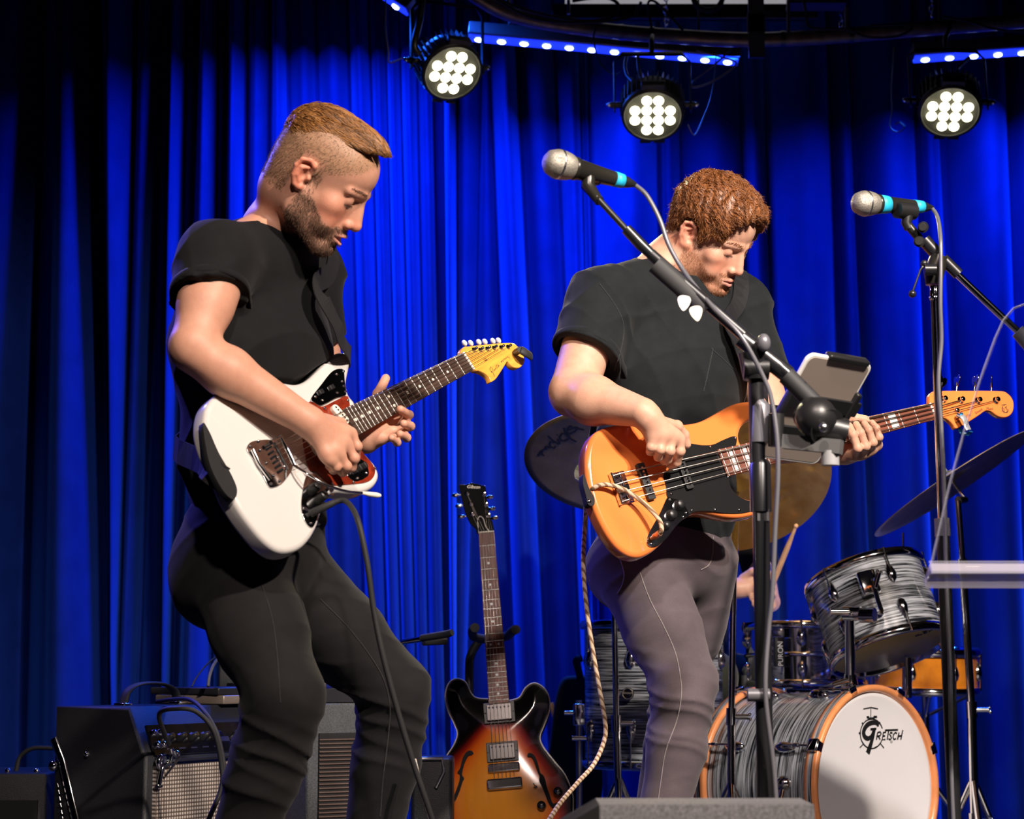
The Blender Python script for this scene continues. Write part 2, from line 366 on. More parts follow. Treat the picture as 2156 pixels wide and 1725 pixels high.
# ------------------------------------------------------------------ implicit surfaces for bodies and clothes
def A(p): return np.array([p[0], p[1], p[2]], np.float32)
def nz(v): v = np.array(v, float); return v / (np.linalg.norm(v) + 1e-12)
class SDF:
    def __init__(s): s.p = []; s.disp = None
    def _add(s, f, c, R, k, op): s.p.append((f, np.array(c, np.float32), float(R), k, op)); return s
    def cone(s, a, b, ra, rb=None, k=0.01, op='u'):
        a = A(a); b = A(b); rb = ra if rb is None else rb; ab = b - a; L2 = max(float(ab @ ab), 1e-9)
        def f(P):
            q = P - a; t = np.clip((q @ ab) / L2, 0, 1)
            q = q - t[:, None] * ab
            return np.sqrt(np.einsum('ij,ij->i', q, q)) - (ra + (rb - ra) * t)
        return s._add(f, (a + b) / 2, math.sqrt(L2) / 2 + max(ra, rb), k, op)
    def ball(s, c, r, k=0.01, op='u'): return s.cone(c, A(c) + np.float32(1e-4), r, r, k, op)
    def ell(s, c, r, R=None, k=0.01, op='u'):
        c = A(c); r = np.array(r, np.float32); R = np.eye(3, dtype=np.float32) if R is None else np.array(R, np.float32)
        def f(P):
            q = (P - c) @ R; a = q / r; k0 = np.sqrt(np.einsum('ij,ij->i', a, a)); a = a / r
            k1 = np.sqrt(np.einsum('ij,ij->i', a, a)) + 1e-6
            return np.where(k0 < 0.05, -r.min(), k0 * (k0 - 1) / k1)
        return s._add(f, c, r.max(), k, op)
    def ec(s, a, b, ra, rb, side, k=0.02, op='u'):
        """tapered capsule with an elliptical section: ra, rb = (half width along side, half depth)"""
        a = A(a); b = A(b); ab = b - a; L = float(np.linalg.norm(ab)); t0 = ab / L
        sd = np.array(side, np.float32); sd = sd - t0 * (sd @ t0); sd /= np.linalg.norm(sd); dp = np.cross(t0, sd)
        def f(P):
            q = P - a; x = q @ t0; t = np.clip(x / L, 0, 1); e = x - t * L
            ru = ra[0] + (rb[0] - ra[0]) * t; rv = ra[1] + (rb[1] - ra[1]) * t; rm = np.minimum(ru, rv)
            u = q @ sd; v = q @ dp
            return (np.sqrt((u / ru) ** 2 + (v / rv) ** 2 + (e / rm) ** 2) - 1) * rm
        return s._add(f, (a + b) / 2, L / 2 + max(*ra, *rb), k, op)
    def press(s, solid, k=.004, grow=.001):
        """take away what a flat instrument body occupies"""
        G, out, z0, z1 = solid; inv = np.array(G.inv, np.float32); x1 = out.astype(np.float32); x2 = np.roll(x1, -1, 0); ab = x2 - x1; l2 = (ab ** 2).sum(1) + 1e-12
        c2 = (x1.min(0) + x1.max(0)) / 2; c = np.array(G.M @ Vector((float(c2[0]), float(c2[1]), (z0 + z1) / 2))); R = float(np.linalg.norm(x1 - c2, axis=1).max()) + .03
        def f(P):
            q = P @ inv[:3, :3].T + inv[:3, 3]; d = np.full(len(P), 1.0, np.float32)
            m = np.maximum(z0 - q[:, 2], q[:, 2] - z1) < .02
            if m.any():
                u = q[m, :2]; w_ = u[:, None] - x1[None]; t = np.clip((w_ * ab).sum(-1) / l2, 0, 1); e = w_ - ab * t[..., None]; dd = np.sqrt((e ** 2).sum(-1).min(1))
                cr = ((x1[:, 1] > u[:, 1:2]) != (x2[:, 1] > u[:, 1:2])) & (u[:, 0:1] < ab[:, 0] * (u[:, 1:2] - x1[:, 1]) / np.where(np.abs(ab[:, 1]) < 1e-9, 1e-9, ab[:, 1]) + x1[:, 0])
                dd = np.where(cr.sum(1) % 2 == 1, -dd, dd); d[m] = np.maximum(dd, np.maximum(z0 - q[m, 2], q[m, 2] - z1)) - grow
            return d
        return s._add(f, c, R, k, 's')
    def cut(s, c, n, k=0.002):
        """keep what lies against n (global half-space)"""
        c = A(c); n = np.array(nz(n), np.float32)
        return s._add(lambda P: (P - c) @ n, c, 1e6, k, 'i')
    def grp(s, g, k=0.01, op='u'):
        cs = np.array([q[1] for q in g.p if q[4] == 'u']); rs = np.array([q[2] for q in g.p if q[4] == 'u'])
        lo = (cs - rs[:, None]).min(0); hi = (cs + rs[:, None]).max(0); c = (lo + hi) / 2
        return s._add(lambda P: g.ev(P), c, float(np.linalg.norm(hi - lo)) / 2, k, op)
    def ev(s, P, idx=None):
        d = np.full(len(P), 0.2, np.float32)
        for i, (f, c, R, k, op) in enumerate(s.p):
            if idx is not None and not idx[i]: continue
            e = f(P).astype(np.float32)
            if op == 'u':
                h = np.clip(0.5 + 0.5 * (d - e) / k, 0, 1); d = d * (1 - h) + e * h - k * h * (1 - h)
            elif op == 's':
                e = -e; h = np.clip(0.5 - 0.5 * (d - e) / k, 0, 1); d = d * (1 - h) + e * h + k * h * (1 - h)
            else:
                h = np.clip(0.5 - 0.5 * (d - e) / k, 0, 1); d = d * (1 - h) + e * h + k * h * (1 - h)
        if s.disp is not None: d = d + s.disp(P)
        return d
    def mesh(s, vox, n=22, slack=0.03):
        C = np.array([q[1] for q in s.p]); R = np.array([q[2] for q in s.p]); K = np.array([q[3] for q in s.p])
        un = np.array([q[4] == 'u' for q in s.p])
        lo = (C[un] - R[un, None]).min(0) - 3 * vox; hi = (C[un] + R[un, None]).max(0) + 3 * vox
        nb = np.ceil((hi - lo) / (vox * n)).astype(int); hd = vox * n * 0.5 * 1.7321
        g = np.arange(-1, n + 1); G = np.stack(np.meshgrid(g, g, g, indexing='ij'), -1).reshape(-1, 3)
        N = n + 2; BIG = 1 << 20; keys = []; pos = []; quads = []
        offs = [(i, j, k) for i in (0, 1) for j in (0, 1) for k in (0, 1)]
        edges = [(a, b) for a in range(8) for b in range(a + 1, 8) if sum(abs(np.array(offs[a]) - np.array(offs[b]))) == 1]
        for bi in range(nb[0]):
            for bj in range(nb[1]):
                for bk in range(nb[2]):
                    ctr = lo + (np.array([bi, bj, bk]) + 0.5) * vox * n
                    dist = np.linalg.norm(C - ctr, axis=1)
                    near = dist < R + hd + K + slack
                    if not (near & un & (dist < R + hd + 0.01)).any(): continue
                    if abs(float(s.ev(ctr[None].astype(np.float32), near)[0])) > hd * 1.25 + 0.012: continue
                    base = np.array([bi, bj, bk]) * n
                    P = (lo + (base + G) * vox).astype(np.float32)
                    D = s.ev(P, near).reshape(N, N, N)
                    S = D < 0
                    if S.all() or not S.any(): continue
                    cs = np.zeros((N - 1,) * 3, int)
                    for o in offs: cs += S[o[0]:N - 1 + o[0], o[1]:N - 1 + o[1], o[2]:N - 1 + o[2]]
                    cell = np.argwhere((cs > 0) & (cs < 8))
                    if len(cell) == 0: continue
                    dv = np.stack([D[cell[:, 0] + o[0], cell[:, 1] + o[1], cell[:, 2] + o[2]] for o in offs], 1)
                    acc = np.zeros((len(cell), 3)); cnt = np.zeros(len(cell))
                    for a, b in edges:
                        m = (dv[:, a] < 0) != (dv[:, b] < 0)
                        t = np.where(m, dv[:, a] / (dv[:, a] - dv[:, b] + 1e-20), 0)
                        oa = np.array(offs[a]); ob = np.array(offs[b])
                        acc += np.where(m[:, None], oa + t[:, None] * (ob - oa), 0); cnt += m
                    p = lo + (base + cell - 1 + acc / cnt[:, None]) * vox
                    gc = base + cell
                    keys.append((gc[:, 0] * BIG + gc[:, 1]) * BIG + gc[:, 2]); pos.append(p)
                    for ax in range(3):
                        sl0 = [slice(1, N - 1)] * 3; sl1 = [slice(1, N - 1)] * 3; sl1[ax] = slice(2, N)
                        s0 = S[tuple(sl0)]; s1 = S[tuple(sl1)]
                        e = np.argwhere(s0 != s1)
                        if len(e) == 0: continue
                        fl = s0[e[:, 0], e[:, 1], e[:, 2]]
                        e = e + 1; u = (ax + 1) % 3; v = (ax + 2) % 3
                        du = np.zeros(3, int); du[u] = 1; dvv = np.zeros(3, int); dvv[v] = 1
                        q = [e - du - dvv, e - dvv, e, e - du]
                        kk = [((base[0] + c[:, 0]) * BIG + base[1] + c[:, 1]) * BIG + base[2] + c[:, 2] for c in q]
                        qd = np.stack(kk, 1); qd[~fl] = qd[~fl][:, ::-1]
                        quads.append(qd)
        keys = np.concatenate(keys); pos = np.concatenate(pos); quads = np.concatenate(quads)
        uk, ix = np.unique(keys, return_index=True); Vt = pos[ix]
        qi = np.searchsorted(uk, quads); qi = np.clip(qi, 0, len(uk) - 1)
        ok = (uk[qi] == quads).all(1); qi = qi[ok]
        return Vt.astype(np.float32), qi
    def normals(s, P, h=0.0015):
        C = np.array([q[1] for q in s.p]); R = np.array([q[2] for q in s.p])
        lo = P.min(0); hi = P.max(0); c = (lo + hi) / 2; rad = np.linalg.norm(hi - lo) / 2
        near = np.linalg.norm(C - c, axis=1) < R + rad + 0.05
        g = np.stack([s.ev((P + np.eye(3, dtype=np.float32)[i] * h).astype(np.float32), near) - s.ev((P - np.eye(3, dtype=np.float32)[i] * h).astype(np.float32), near) for i in range(3)], 1)
        return g / (np.linalg.norm(g, axis=1)[:, None] + 1e-9)
def np_mesh(name, Vt, Q, cols=None):
    me = bpy.data.meshes.new(name); nv, nq = len(Vt), len(Q); w = Q.shape[1]
    me.vertices.add(nv); me.vertices.foreach_set('co', np.ascontiguousarray(Vt, np.float32).ravel())
    me.loops.add(nq * w); me.loops.foreach_set('vertex_index', np.ascontiguousarray(Q, np.int32).ravel())
    me.polygons.add(nq); me.polygons.foreach_set('loop_start', np.arange(0, nq * w, w, dtype=np.int32))
    me.polygons.foreach_set('use_smooth', np.ones(nq, bool))
    me.update(calc_edges=True); me.validate()
    if cols is not None:
        at_ = me.color_attributes.new('tint', 'FLOAT_COLOR', 'POINT')
        at_.data.foreach_set('color', np.concatenate([cols, np.ones((nv, 1))], 1).astype(np.float32).ravel())
    return me
def strands(P, Dr, Ln, rad, bend=None, seg=3, wav=0.0, wl=0.012):
    """tapered three-sided hairs; P roots, Dr directions, Ln lengths, bend = added direction"""
    n = len(P); P = np.array(P, float); Dr = np.array(Dr, float); Dr /= np.linalg.norm(Dr, axis=1)[:, None] + 1e-9
    Ln = np.broadcast_to(np.asarray(Ln, float), (n,)); rad = np.broadcast_to(np.asarray(rad, float), (n,))
    s1 = np.cross(Dr, np.random.randn(n, 3)); s1 /= np.linalg.norm(s1, axis=1)[:, None] + 1e-9; s2 = np.cross(Dr, s1)
    ph = np.random.rand(n) * 6.28
    rows = []
    for j in range(seg + 1):
        t = j / seg; c = P + Dr * (Ln * t)[:, None]
        if bend is not None: c = c + bend * (t * t * Ln)[:, None]
        if wav: c = c + s1 * (wav * np.sin(ph + t * Ln / wl * 6.28) * t)[:, None] + s2 * (wav * np.cos(ph * 1.3 + t * Ln / wl * 5) * t)[:, None]
        r = rad * (1 - 0.85 * t)
        for k in range(3):
            a = 2 * PI * k / 3; rows.append(c + s1 * (r * math.cos(a))[:, None] + s2 * (r * math.sin(a))[:, None])
    Vt = np.stack(rows, 1).reshape(-1, 3); m = 3 * (seg + 1); base = np.arange(n) * m; Q = []
    for j in range(seg):
        for k in range(3):
            Q.append(np.stack([base + j * 3 + k, base + j * 3 + (k + 1) % 3, base + (j + 1) * 3 + (k + 1) % 3, base + (j + 1) * 3 + k], 1))
    return Vt, np.concatenate(Q)

def flow(Sd, P, dirf, Ln, rad, seg=10, lift=.0004, curl=0.0):
    """long hairs combed over the surface Sd along the field dirf"""
    n = len(P); P = np.array(P, np.float32); pts = [P]; Ln = np.asarray(Ln, float)
    ph = np.random.rand(n) * 6.28; jit = np.random.randn(n, 3) * .10
    for j in range(seg):
        N = Sd.normals(P); D = dirf(P) + jit; D = D - N * np.einsum('ij,ij->i', D, N)[:, None]; D /= np.linalg.norm(D, axis=1)[:, None] + 1e-9
        if curl: B = np.cross(N, D); D = D + B * (curl * np.sin(ph + j * 1.1))[:, None]
        P = P + D * (Ln / seg)[:, None]; e = Sd.ev(P.astype(np.float32)); P = (P - N * (e - lift * (1 + 2 * np.sin(ph + j * .7)))[:, None]).astype(np.float32); pts.append(P)
    rows = []; s1 = np.random.randn(n, 3); s1 /= np.linalg.norm(s1, axis=1)[:, None]
    for j, c in enumerate(pts):
        a = pts[min(j + 1, seg)] - pts[max(j - 1, 0)]; a = a / (np.linalg.norm(a, axis=1)[:, None] + 1e-9); u = s1 - a * np.einsum('ij,ij->i', s1, a)[:, None]; u /= np.linalg.norm(u, axis=1)[:, None] + 1e-9; v_ = np.cross(a, u); r = rad * (1 - .8 * (j / seg) ** 2)
        for k in range(3): t = 2 * PI * k / 3; rows.append(c + (u * math.cos(t) + v_ * math.sin(t)) * r)
    Vt = np.stack(rows, 1).reshape(-1, 3); m = 3 * (seg + 1); base = np.arange(n) * m; Q = []
    for j in range(seg):
        for k in range(3): Q.append(np.stack([base + j * 3 + k, base + j * 3 + (k + 1) % 3, base + (j + 1) * 3 + (k + 1) % 3, base + (j + 1) * 3 + k], 1))
    return Vt, np.concatenate(Q)
def tint_mat(name, rough=0.5, bump=0.25, bscale=400, sss=0.25, spec=0.4, mott=0.12):
    m = bpy.data.materials.new(name); nt, b = nodes(m); L = nt.links
    a = nt.nodes.new('ShaderNodeVertexColor'); a.layer_name = 'tint'
    tc = nt.nodes.new('ShaderNodeTexCoord'); n = nt.nodes.new('ShaderNodeTexNoise'); n.inputs['Scale'].default_value = 60; n.inputs['Detail'].default_value = 5
    L.new(tc.outputs['Object'], n.inputs['Vector'])
    mx = nt.nodes.new('ShaderNodeMix'); mx.data_type = 'RGBA'; mx.blend_type = 'MULTIPLY'; mx.inputs[0].default_value = mott * 2
    r = nt.nodes.new('ShaderNodeValToRGB'); L.new(n.outputs[0], r.inputs[0])
    r.color_ramp.elements[0].position = 0.3; r.color_ramp.elements[0].color = (0.72, 0.6, 0.58, 1); r.color_ramp.elements[1].position = 0.62; r.color_ramp.elements[1].color = (1, 1, 1, 1)
    L.new(a.outputs[0], mx.inputs[6]); L.new(r.outputs[0], mx.inputs[7]); L.new(mx.outputs[2], b.inputs['Base Color'])
    b.inputs['Roughness'].default_value = rough; b.inputs['Specular IOR Level'].default_value = spec
    b.inputs['Subsurface Weight'].default_value = sss; b.inputs['Subsurface Radius'].default_value = (1.0, 0.35, 0.2); b.inputs['Subsurface Scale'].default_value = 0.006
    n2 = nt.nodes.new('ShaderNodeTexNoise'); n2.inputs['Scale'].default_value = bscale; L.new(tc.outputs['Object'], n2.inputs['Vector'])
    bp = nt.nodes.new('ShaderNodeBump'); bp.inputs['Strength'].default_value = bump; bp.inputs['Distance'].default_value = 0.001
    L.new(n2.outputs[0], bp.inputs['Height']); L.new(bp.outputs[0], b.inputs['Normal'])
    return m
M_skin = tint_mat('skin')
def cloth_mat(name, col, weave=900, var=0.25, rough=0.85, sheen=0.15, vs=35):
    m = bpy.data.materials.new(name); nt, b = nodes(m); L = nt.links
    tc = nt.nodes.new('ShaderNodeTexCoord'); n = nt.nodes.new('ShaderNodeTexNoise'); n.inputs['Scale'].default_value = weave; n.inputs['Detail'].default_value = 2
    n3 = nt.nodes.new('ShaderNodeTexNoise'); n3.inputs['Scale'].default_value = vs; n3.inputs['Detail'].default_value = 5
    L.new(tc.outputs['Object'], n.inputs['Vector']); L.new(tc.outputs['Object'], n3.inputs['Vector'])
    ad = nt.nodes.new('ShaderNodeMath'); ad.operation = 'ADD'; L.new(n.outputs[0], ad.inputs[0]); L.new(n3.outputs[0], ad.inputs[1])
    r = nt.nodes.new('ShaderNodeValToRGB'); L.new(ad.outputs[0], r.inputs[0])
    ml = nt.nodes.new('ShaderNodeMath'); ml.operation = 'MULTIPLY'; ml.inputs[1].default_value = 0.5; L.new(ad.outputs[0], ml.inputs[0]); L.new(ml.outputs[0], r.inputs[0])
    r.color_ramp.elements[0].position = 0.3; r.color_ramp.elements[1].position = 0.7
    r.color_ramp.elements[0].color = (*[c * (1 - var) for c in col], 1); r.color_ramp.elements[1].color = (*[c * (1 + var) for c in col], 1)
    L.new(r.outputs[0], b.inputs['Base Color']); b.inputs['Roughness'].default_value = rough; b.inputs['Specular IOR Level'].default_value = 0.2
    b.inputs['Sheen Weight'].default_value = sheen; b.inputs['Sheen Roughness'].default_value = 0.5
    bp = nt.nodes.new('ShaderNodeBump'); bp.inputs['Strength'].default_value = 0.35; bp.inputs['Distance'].default_value = 0.001
    L.new(n.outputs[0], bp.inputs['Height']); L.new(bp.outputs[0], b.inputs['Normal'])
    return m
def hair_mat(name, c1, c2, rough=0.38):
    m = bpy.data.materials.new(name); nt, b = nodes(m); L = nt.links
    tc = nt.nodes.new('ShaderNodeTexCoord'); n = nt.nodes.new('ShaderNodeTexNoise'); n.inputs['Scale'].default_value = 130; n.inputs['Detail'].default_value = 4
    L.new(tc.outputs['Object'], n.inputs['Vector']); r = nt.nodes.new('ShaderNodeValToRGB'); L.new(n.outputs[0], r.inputs[0])
    r.color_ramp.elements[0].position = 0.35; r.color_ramp.elements[1].position = 0.65
    r.color_ramp.elements[0].color = (*c1, 1); r.color_ramp.elements[1].color = (*c2, 1)
    L.new(r.outputs[0], b.inputs['Base Color']); b.inputs['Roughness'].default_value = rough; b.inputs['Specular IOR Level'].default_value = 0.45
    return m

# ------------------------------------------------------------------ heads
def head_frame(C, az, pitch, roll=0.0, s=1.0):
    az, pitch, roll = map(math.radians, (az, pitch, roll))
    f = np.array([math.cos(az) * math.cos(pitch), -math.sin(az) * math.cos(pitch), -math.sin(pitch)])
    r = nz(np.cross(f, [0, 0, 1])); u = np.cross(r, f)
    r2 = r * math.cos(roll) + u * math.sin(roll); u2 = np.cross(r2, f)
    R = np.stack([r2, f, u2], 1)
    return dict(C=np.array(C, float), R=R, s=s)
def head_sdf(S, hf, neck_to, neck_r=(0.054, 0.06), mouth_open=0.0, jaw=1.0, nose=1.0, full=1.0, ear=0.0):
    C, R, s = hf['C'], hf['R'], hf['s']
    W = lambda x, y, z: C + R @ (np.array([x, y, z if z > -.045 else -.045 + (z + .045) * jaw]) * s)
    q = lambda v: tuple(t * s for t in v)
    S.ell(W(0, -.006, .044), q((.0745, .098, .084)), R, .01)
    S.ell(W(0, .030, .050), q((.062, .069, .058)), R, .02 * s)
    S.ell(W(0, .036, -.022), q((.059 * full, .060, .076)), R, .02 * s)
    for e in (-1, 1):
        S.ball(W(e * .043 * full, .062, -.018), .021 * s, .018 * s)
        S.cone(W(e * .050 * full, .010, -.066), W(e * .022, .080, -.100), .018 * s, .018 * s, .022 * s)
        S.cone(W(e * .054 * full, .008, -.03), W(e * .050 * full, .010, -.066), .018 * s, .018 * s, .02 * s)
        S.ball(W(e * .036 * full, .066, -.055), .020 * s, .02 * s)
    S.ball(W(0, .086, -.099), .0195 * s, .018 * s)
    S.ell(W(0, .083, -.068), q((.031, .024, .032)), R, .012 * s)
    # brow, eyes
    for e in (-1, 1):
        S.ell(W(e * .031, .101, .006), q((.017, .013, .0105)), R, .012 * s, 's')
        S.cone(W(e * .010, .0965, .0255), W(e * .046, .078, .0235), .0085 * s, .0075 * s, .010 * s)
        S.ball(W(e * .031, .0785, .0055), .0142 * s, .004 * s)
        S.cone(W(e * .019, .0915, -.0015), W(e * .031, .0945, -.0040), .0011, .0011, .001, 's')
        S.cone(W(e * .031, .0945, -.0040), W(e * .043, .0890, -.0005), .0011, .0011, .001, 's')
    # nose
    S.cone(W(0, .0975, .014), W(0, .1165 * nose, -.028), .0075 * s, .0105 * s, .009 * s)
    S.cone(W(0, .084, .012), W(0, .094, -.034), .012 * s, .0165 * s, .012 * s)
    S.ball(W(0, .1180 * nose, -.0325), .0100 * s, .005 * s)
    for e in (-1, 1):
        S.ball(W(e * .0125, .1045, -.0365), .0083 * s, .005 * s)
        S.ell(W(e * .0068, .1100, -.0440), q((.0042, .006, .0045)), R, .002, 's')
    # lips
    g = .0035 * mouth_open
    for e in (-1, 1):
        S.cone(W(e * .021, .0965, -.0665), W(e * .004, .1085, -.0615), .0036 * s, .0052 * s, .004 * s)
        S.cone(W(e * .019, .0955, -.0705 - g), W(e * .003, .1065, -.0760 - g), .0042 * s, .0066 * s, .004 * s)
        S.cone(W(e * .024, .0985, -.0685), W(0, .1125, -.0680 - g / 2), .0012 * s, (.0020 + g) * s, .002, 's')
    S.cone(W(-.014, .105, -.0875), W(.014, .105, -.0875), .005 * s, .005 * s, .008 * s, 's')
    # ears
    for e in (-1, 1):
        G = SDF()
        ax = nz(R @ np.array([e * .55, -.8, 0])); 
        helix = [(.070, .006, .012), (.077, .004, .026), (.083, -.008, .032), (.087, -.021, .026), (.087, -.025, .010), (.083, -.020, -.008), (.078, -.010, -.022), (.073, -.002, -.026)]
        for a, b in zip(helix[:-1], helix[1:]): G.cone(W(e * (a[0] + ear), a[1], a[2]), W(e * (b[0] + ear), b[1], b[2]), .0042 * s, .0042 * s, .003 * s)
        G.ell(W(e * (.076 + ear * .6), -.010, .003), q((.005, .017, .027)), R @ np.array([[math.cos(.5), -e * math.sin(.5), 0], [e * math.sin(.5), math.cos(.5), 0], [0, 0, 1]]), .004 * s)
        anti = [(.079, -.004, .018), (.084, -.014, .012), (.083, -.014, -.004), (.078, -.006, -.014)]
        for a, b in zip(anti[:-1], anti[1:]): G.cone(W(e * (a[0] + ear), a[1], a[2]), W(e * (b[0] + ear), b[1], b[2]), .0032 * s, .0032 * s, .003 * s)
        G.ball(W(e * (.074 + ear), .001, -.022), .0068 * s, .004 * s)
        G.ball(W(e * .074, .005, .000), .0055 * s, .004 * s)
        G.ell(W(e * .080, -.003, .001), q((.007, .006, .009)), R, .003 * s, 's')
        S.grp(G, .004 * s)
    # neck
    S.cone(W(0, -.030, -.015), neck_to, neck_r[0] * s, neck_r[1] * s, .035)
    S.cone(W(0, -.045, .0), W(0, -.045, -.055), .045 * s, .045 * s, .03)
    return W
def to_local(hf, P): return ((P - hf['C']) @ hf['R']) / hf['s']
def sstep(a, b, x): t = np.clip((x - a) / (b - a), 0, 1); return t * t * (3 - 2 * t)
def face_tint(hf, P, base, beard, beard_amt, side_hair=None, side_amt=0.0, blush=(0.10, -0.04, -0.04), ch=0.0):
    L = to_local(hf, P); x, y, z = L[:, 0], L[:, 1], L[:, 2]; ax = np.abs(x); n = len(P)
    C = np.tile(np.array(base), (n, 1)).astype(float); inh = (np.linalg.norm(L, axis=1) < .19) & (z > -.16)
    def mixc(m, c):
        m = (m * inh)[:, None]; np.copyto(C, C * (1 - m) + np.array(c) * m)
    # warm cheeks, nose, ears
    red = np.exp(-((ax - .045) ** 2 + (z + .03) ** 2) / .0006) * sstep(.03, .06, y) + np.exp(-((y - .118) ** 2 + (z + .035) ** 2 + x ** 2) / .0002) + sstep(.072, .08, ax) * (np.abs(z) < .035) * (y < .02)
    C += np.clip(red * inh, 0, 1)[:, None] * np.array(blush)
    lip = np.exp(-((x / .021) ** 2) ** 2) * np.exp(-(((z + .0685) / .0105) ** 2) ** 2) * sstep(.092, .099, y)
    mixc(np.clip(lip, 0, 1) * .75, (0.62, 0.23, 0.20))
    slit = np.exp(-(((z + .0683) / .0016) ** 2)) * (ax < .022) * (y > .094) * (y < .1095)
    # lash line
    lash = np.exp(-(((z + .0025 + .002 * np.cos((ax - .031) / .012 * 1.5)) / .0016) ** 2)) * (np.abs(ax - .031) < .0135) * (y > .07)
    mixc(lash * .85, (0.10, 0.05, 0.04))
    # beard
    cheek = -.028 - .030 * sstep(.02, .085, y) + ch
    bm = sstep(.010, -.006, z - cheek) * sstep(-.135, -.118, z + 0.18 * (y - .06)) * sstep(-.004, .012, y)
    bm = np.maximum(bm, sstep(.002, .014, y) * sstep(.034, .022, y) * sstep(.034, .010, z) * (z > -.06) * (ax > .05) * .4)
    mu = np.exp(-(((z + .0535) / .0065) ** 2) ** 2) * (ax < .034) * sstep(.085, .095, y)
    soul = 1 - np.clip(lip * 1.3, 0, 1)
    bm = np.clip(np.maximum(bm * (1 - np.exp(-((x / .03) ** 2 + ((z + .066) / .016) ** 2) ** 2) * sstep(.08, .1, y)), mu) * soul, 0, 1)
    mixc(bm * beard_amt, beard)
    sm = np.zeros(n)
    if side_hair is not None:
        line = np.where(y < 0.0, -.045 - .25 * np.minimum(0, y + .02), .0) 
        hz = np.where(y > .02, .02 + (y - .02) * 0.7, np.where(y > -.028, .038, -.055))
        sm = sstep(-.008, .012, z - hz) * sstep(.082, .070, y + np.clip(.05 - z, -.05, 0.05) * .3)
        sm = np.maximum(sm, sstep(.0, .012, y) * sstep(.034, .02, y) * sstep(-.02, .01, z) * (ax > .05) * .45)
        fade = .45 + .55 * sstep(-.05, .05, z)
        mixc(sm * side_amt * fade, side_hair)
    return np.clip(C, 0, 1), bm, sm

# ------------------------------------------------------------------ instruments' frames in the place
def solve_y(pa, Ya, pb, L):
    a = at(*pa, Ya); best = None
    for i in range(3000):
        Y = Ya + i * 0.0005; d = (at(*pb, Y) - a).length
        if d >= L: return Y
    return Ya + 0.6
B1 = at(635, 942, 3.66); N1 = at(989, 758, solve_y((635, 942), 3.66, (989, 758), 0.61))
G1 = Plane(frame(B1, N1 - B1, y=(-0.47, 0.0, 0.88)))
B2 = at(1306, 1027, 4.10); N2 = at(1966, 864, solve_y((1306, 1027), 4.10, (1966, 864), 0.864))
G2 = Plane(frame(B2, N2 - B2, y=(-0.27, 0.12, 0.96)))
B3 = at(1061, 1618, 5.28); N3 = at(1024, 1123, 5.44)
G3 = Plane(frame(B3, N3 - B3, y=(-1, 0.06, 0)))
OUT1 = [(1060, 95), (1125, 74), (1175, 92), (1197, 150), (1190, 220), (1175, 290), (1172, 350), (1190, 420), (1235, 480), (1262, 590), (1255, 690), (1252, 760), (1285, 840), (1340, 905), (1395, 970), (1425, 1045), (1412, 1105), (1365, 1155), (1290, 1185), (1200, 1187), (1110, 1180), (1045, 1195), (1000, 1240), (975, 1300), (965, 1370), (935, 1460), (885, 1550), (810, 1625), (715, 1660), (620, 1648), (520, 1575), (430, 1475), (350, 1370), (290, 1275), (245, 1190), (205, 1090), (155, 980), (100, 870), (65, 770), (45, 670), (48, 570), (75, 480), (150, 400), (260, 340), (400, 305), (540, 298), (660, 312), (770, 325), (860, 290), (940, 215), (1000, 145)]
OUT2 = [(70, 580), (100, 460), (170, 365), (300, 310), (450, 288), (620, 283), (780, 280), (930, 282), (1050, 288), (1180, 265), (1290, 215), (1400, 150), (1500, 100), (1590, 72), (1690, 65), (1790, 78), (1860, 105), (1885, 145), (1860, 185), (1780, 215), (1700, 240), (1640, 275), (1595, 325), (1574, 390), (1580, 460), (1605, 520), (1560, 640), (1490, 760), (1476, 850), (1500, 920), (1560, 985), (1640, 1022), (1720, 1036), (1790, 1030), (1828, 1052), (1830, 1100), (1785, 1148), (1700, 1190), (1560, 1212), (1420, 1200), (1300, 1175), (1200, 1165), (1110, 1180), (1040, 1220), (960, 1290), (880, 1390), (800, 1480), (700, 1560), (600, 1600), (500, 1590), (400, 1530), (310, 1430), (230, 1300), (160, 1150), (110, 1000), (80, 850), (65, 700)]
SOLID1 = (G1, np.array([G1.uv(420 + x / 3.75, 720 + y / 3.75, -.014) for x, y in OUT1]), -.056, -.014)
SOLID2 = (G2, np.array([G2.uv(1220 + x / 4.662, 830 + y / 4.662, -.013) for x, y in OUT2]), -.055, -.013)
def strap_on(pts, sdfs, off=.005):
    """a strap laid over the cloth: pushed out wherever it would sink in; returns points and face normals"""
    P = np.array(crom(pts, 9, False), np.float32); n = len(P)
    for it in range(10):
        for Sx in sdfs:
            d = Sx.ev(P); N = Sx.normals(P); q = np.clip(off - d, 0, .03); q[0] = q[-1] = 0; P = (P + N * q[:, None]).astype(np.float32)
        if it < 7: P[1:-1] = (P[:-2] + 2 * P[1:-1] + P[2:]) / 4
    D = np.stack([Sx.ev(P) for Sx in sdfs]); N = np.stack([Sx.normals(P) for Sx in sdfs]); N = N[D.argmin(0), np.arange(n)]; last = None
    for i in range(n):
        if D.min(0)[i] > .15 or np.linalg.norm(N[i]) < .5: N[i] = last if last is not None else N[min(i + 1, n - 1)]
        last = N[i]
    for _ in range(4): N = (np.roll(N, 1, 0) + 2 * N + np.roll(N, -1, 0)) / 4
    return P, N / (np.linalg.norm(N, axis=1)[:, None] + 1e-9)
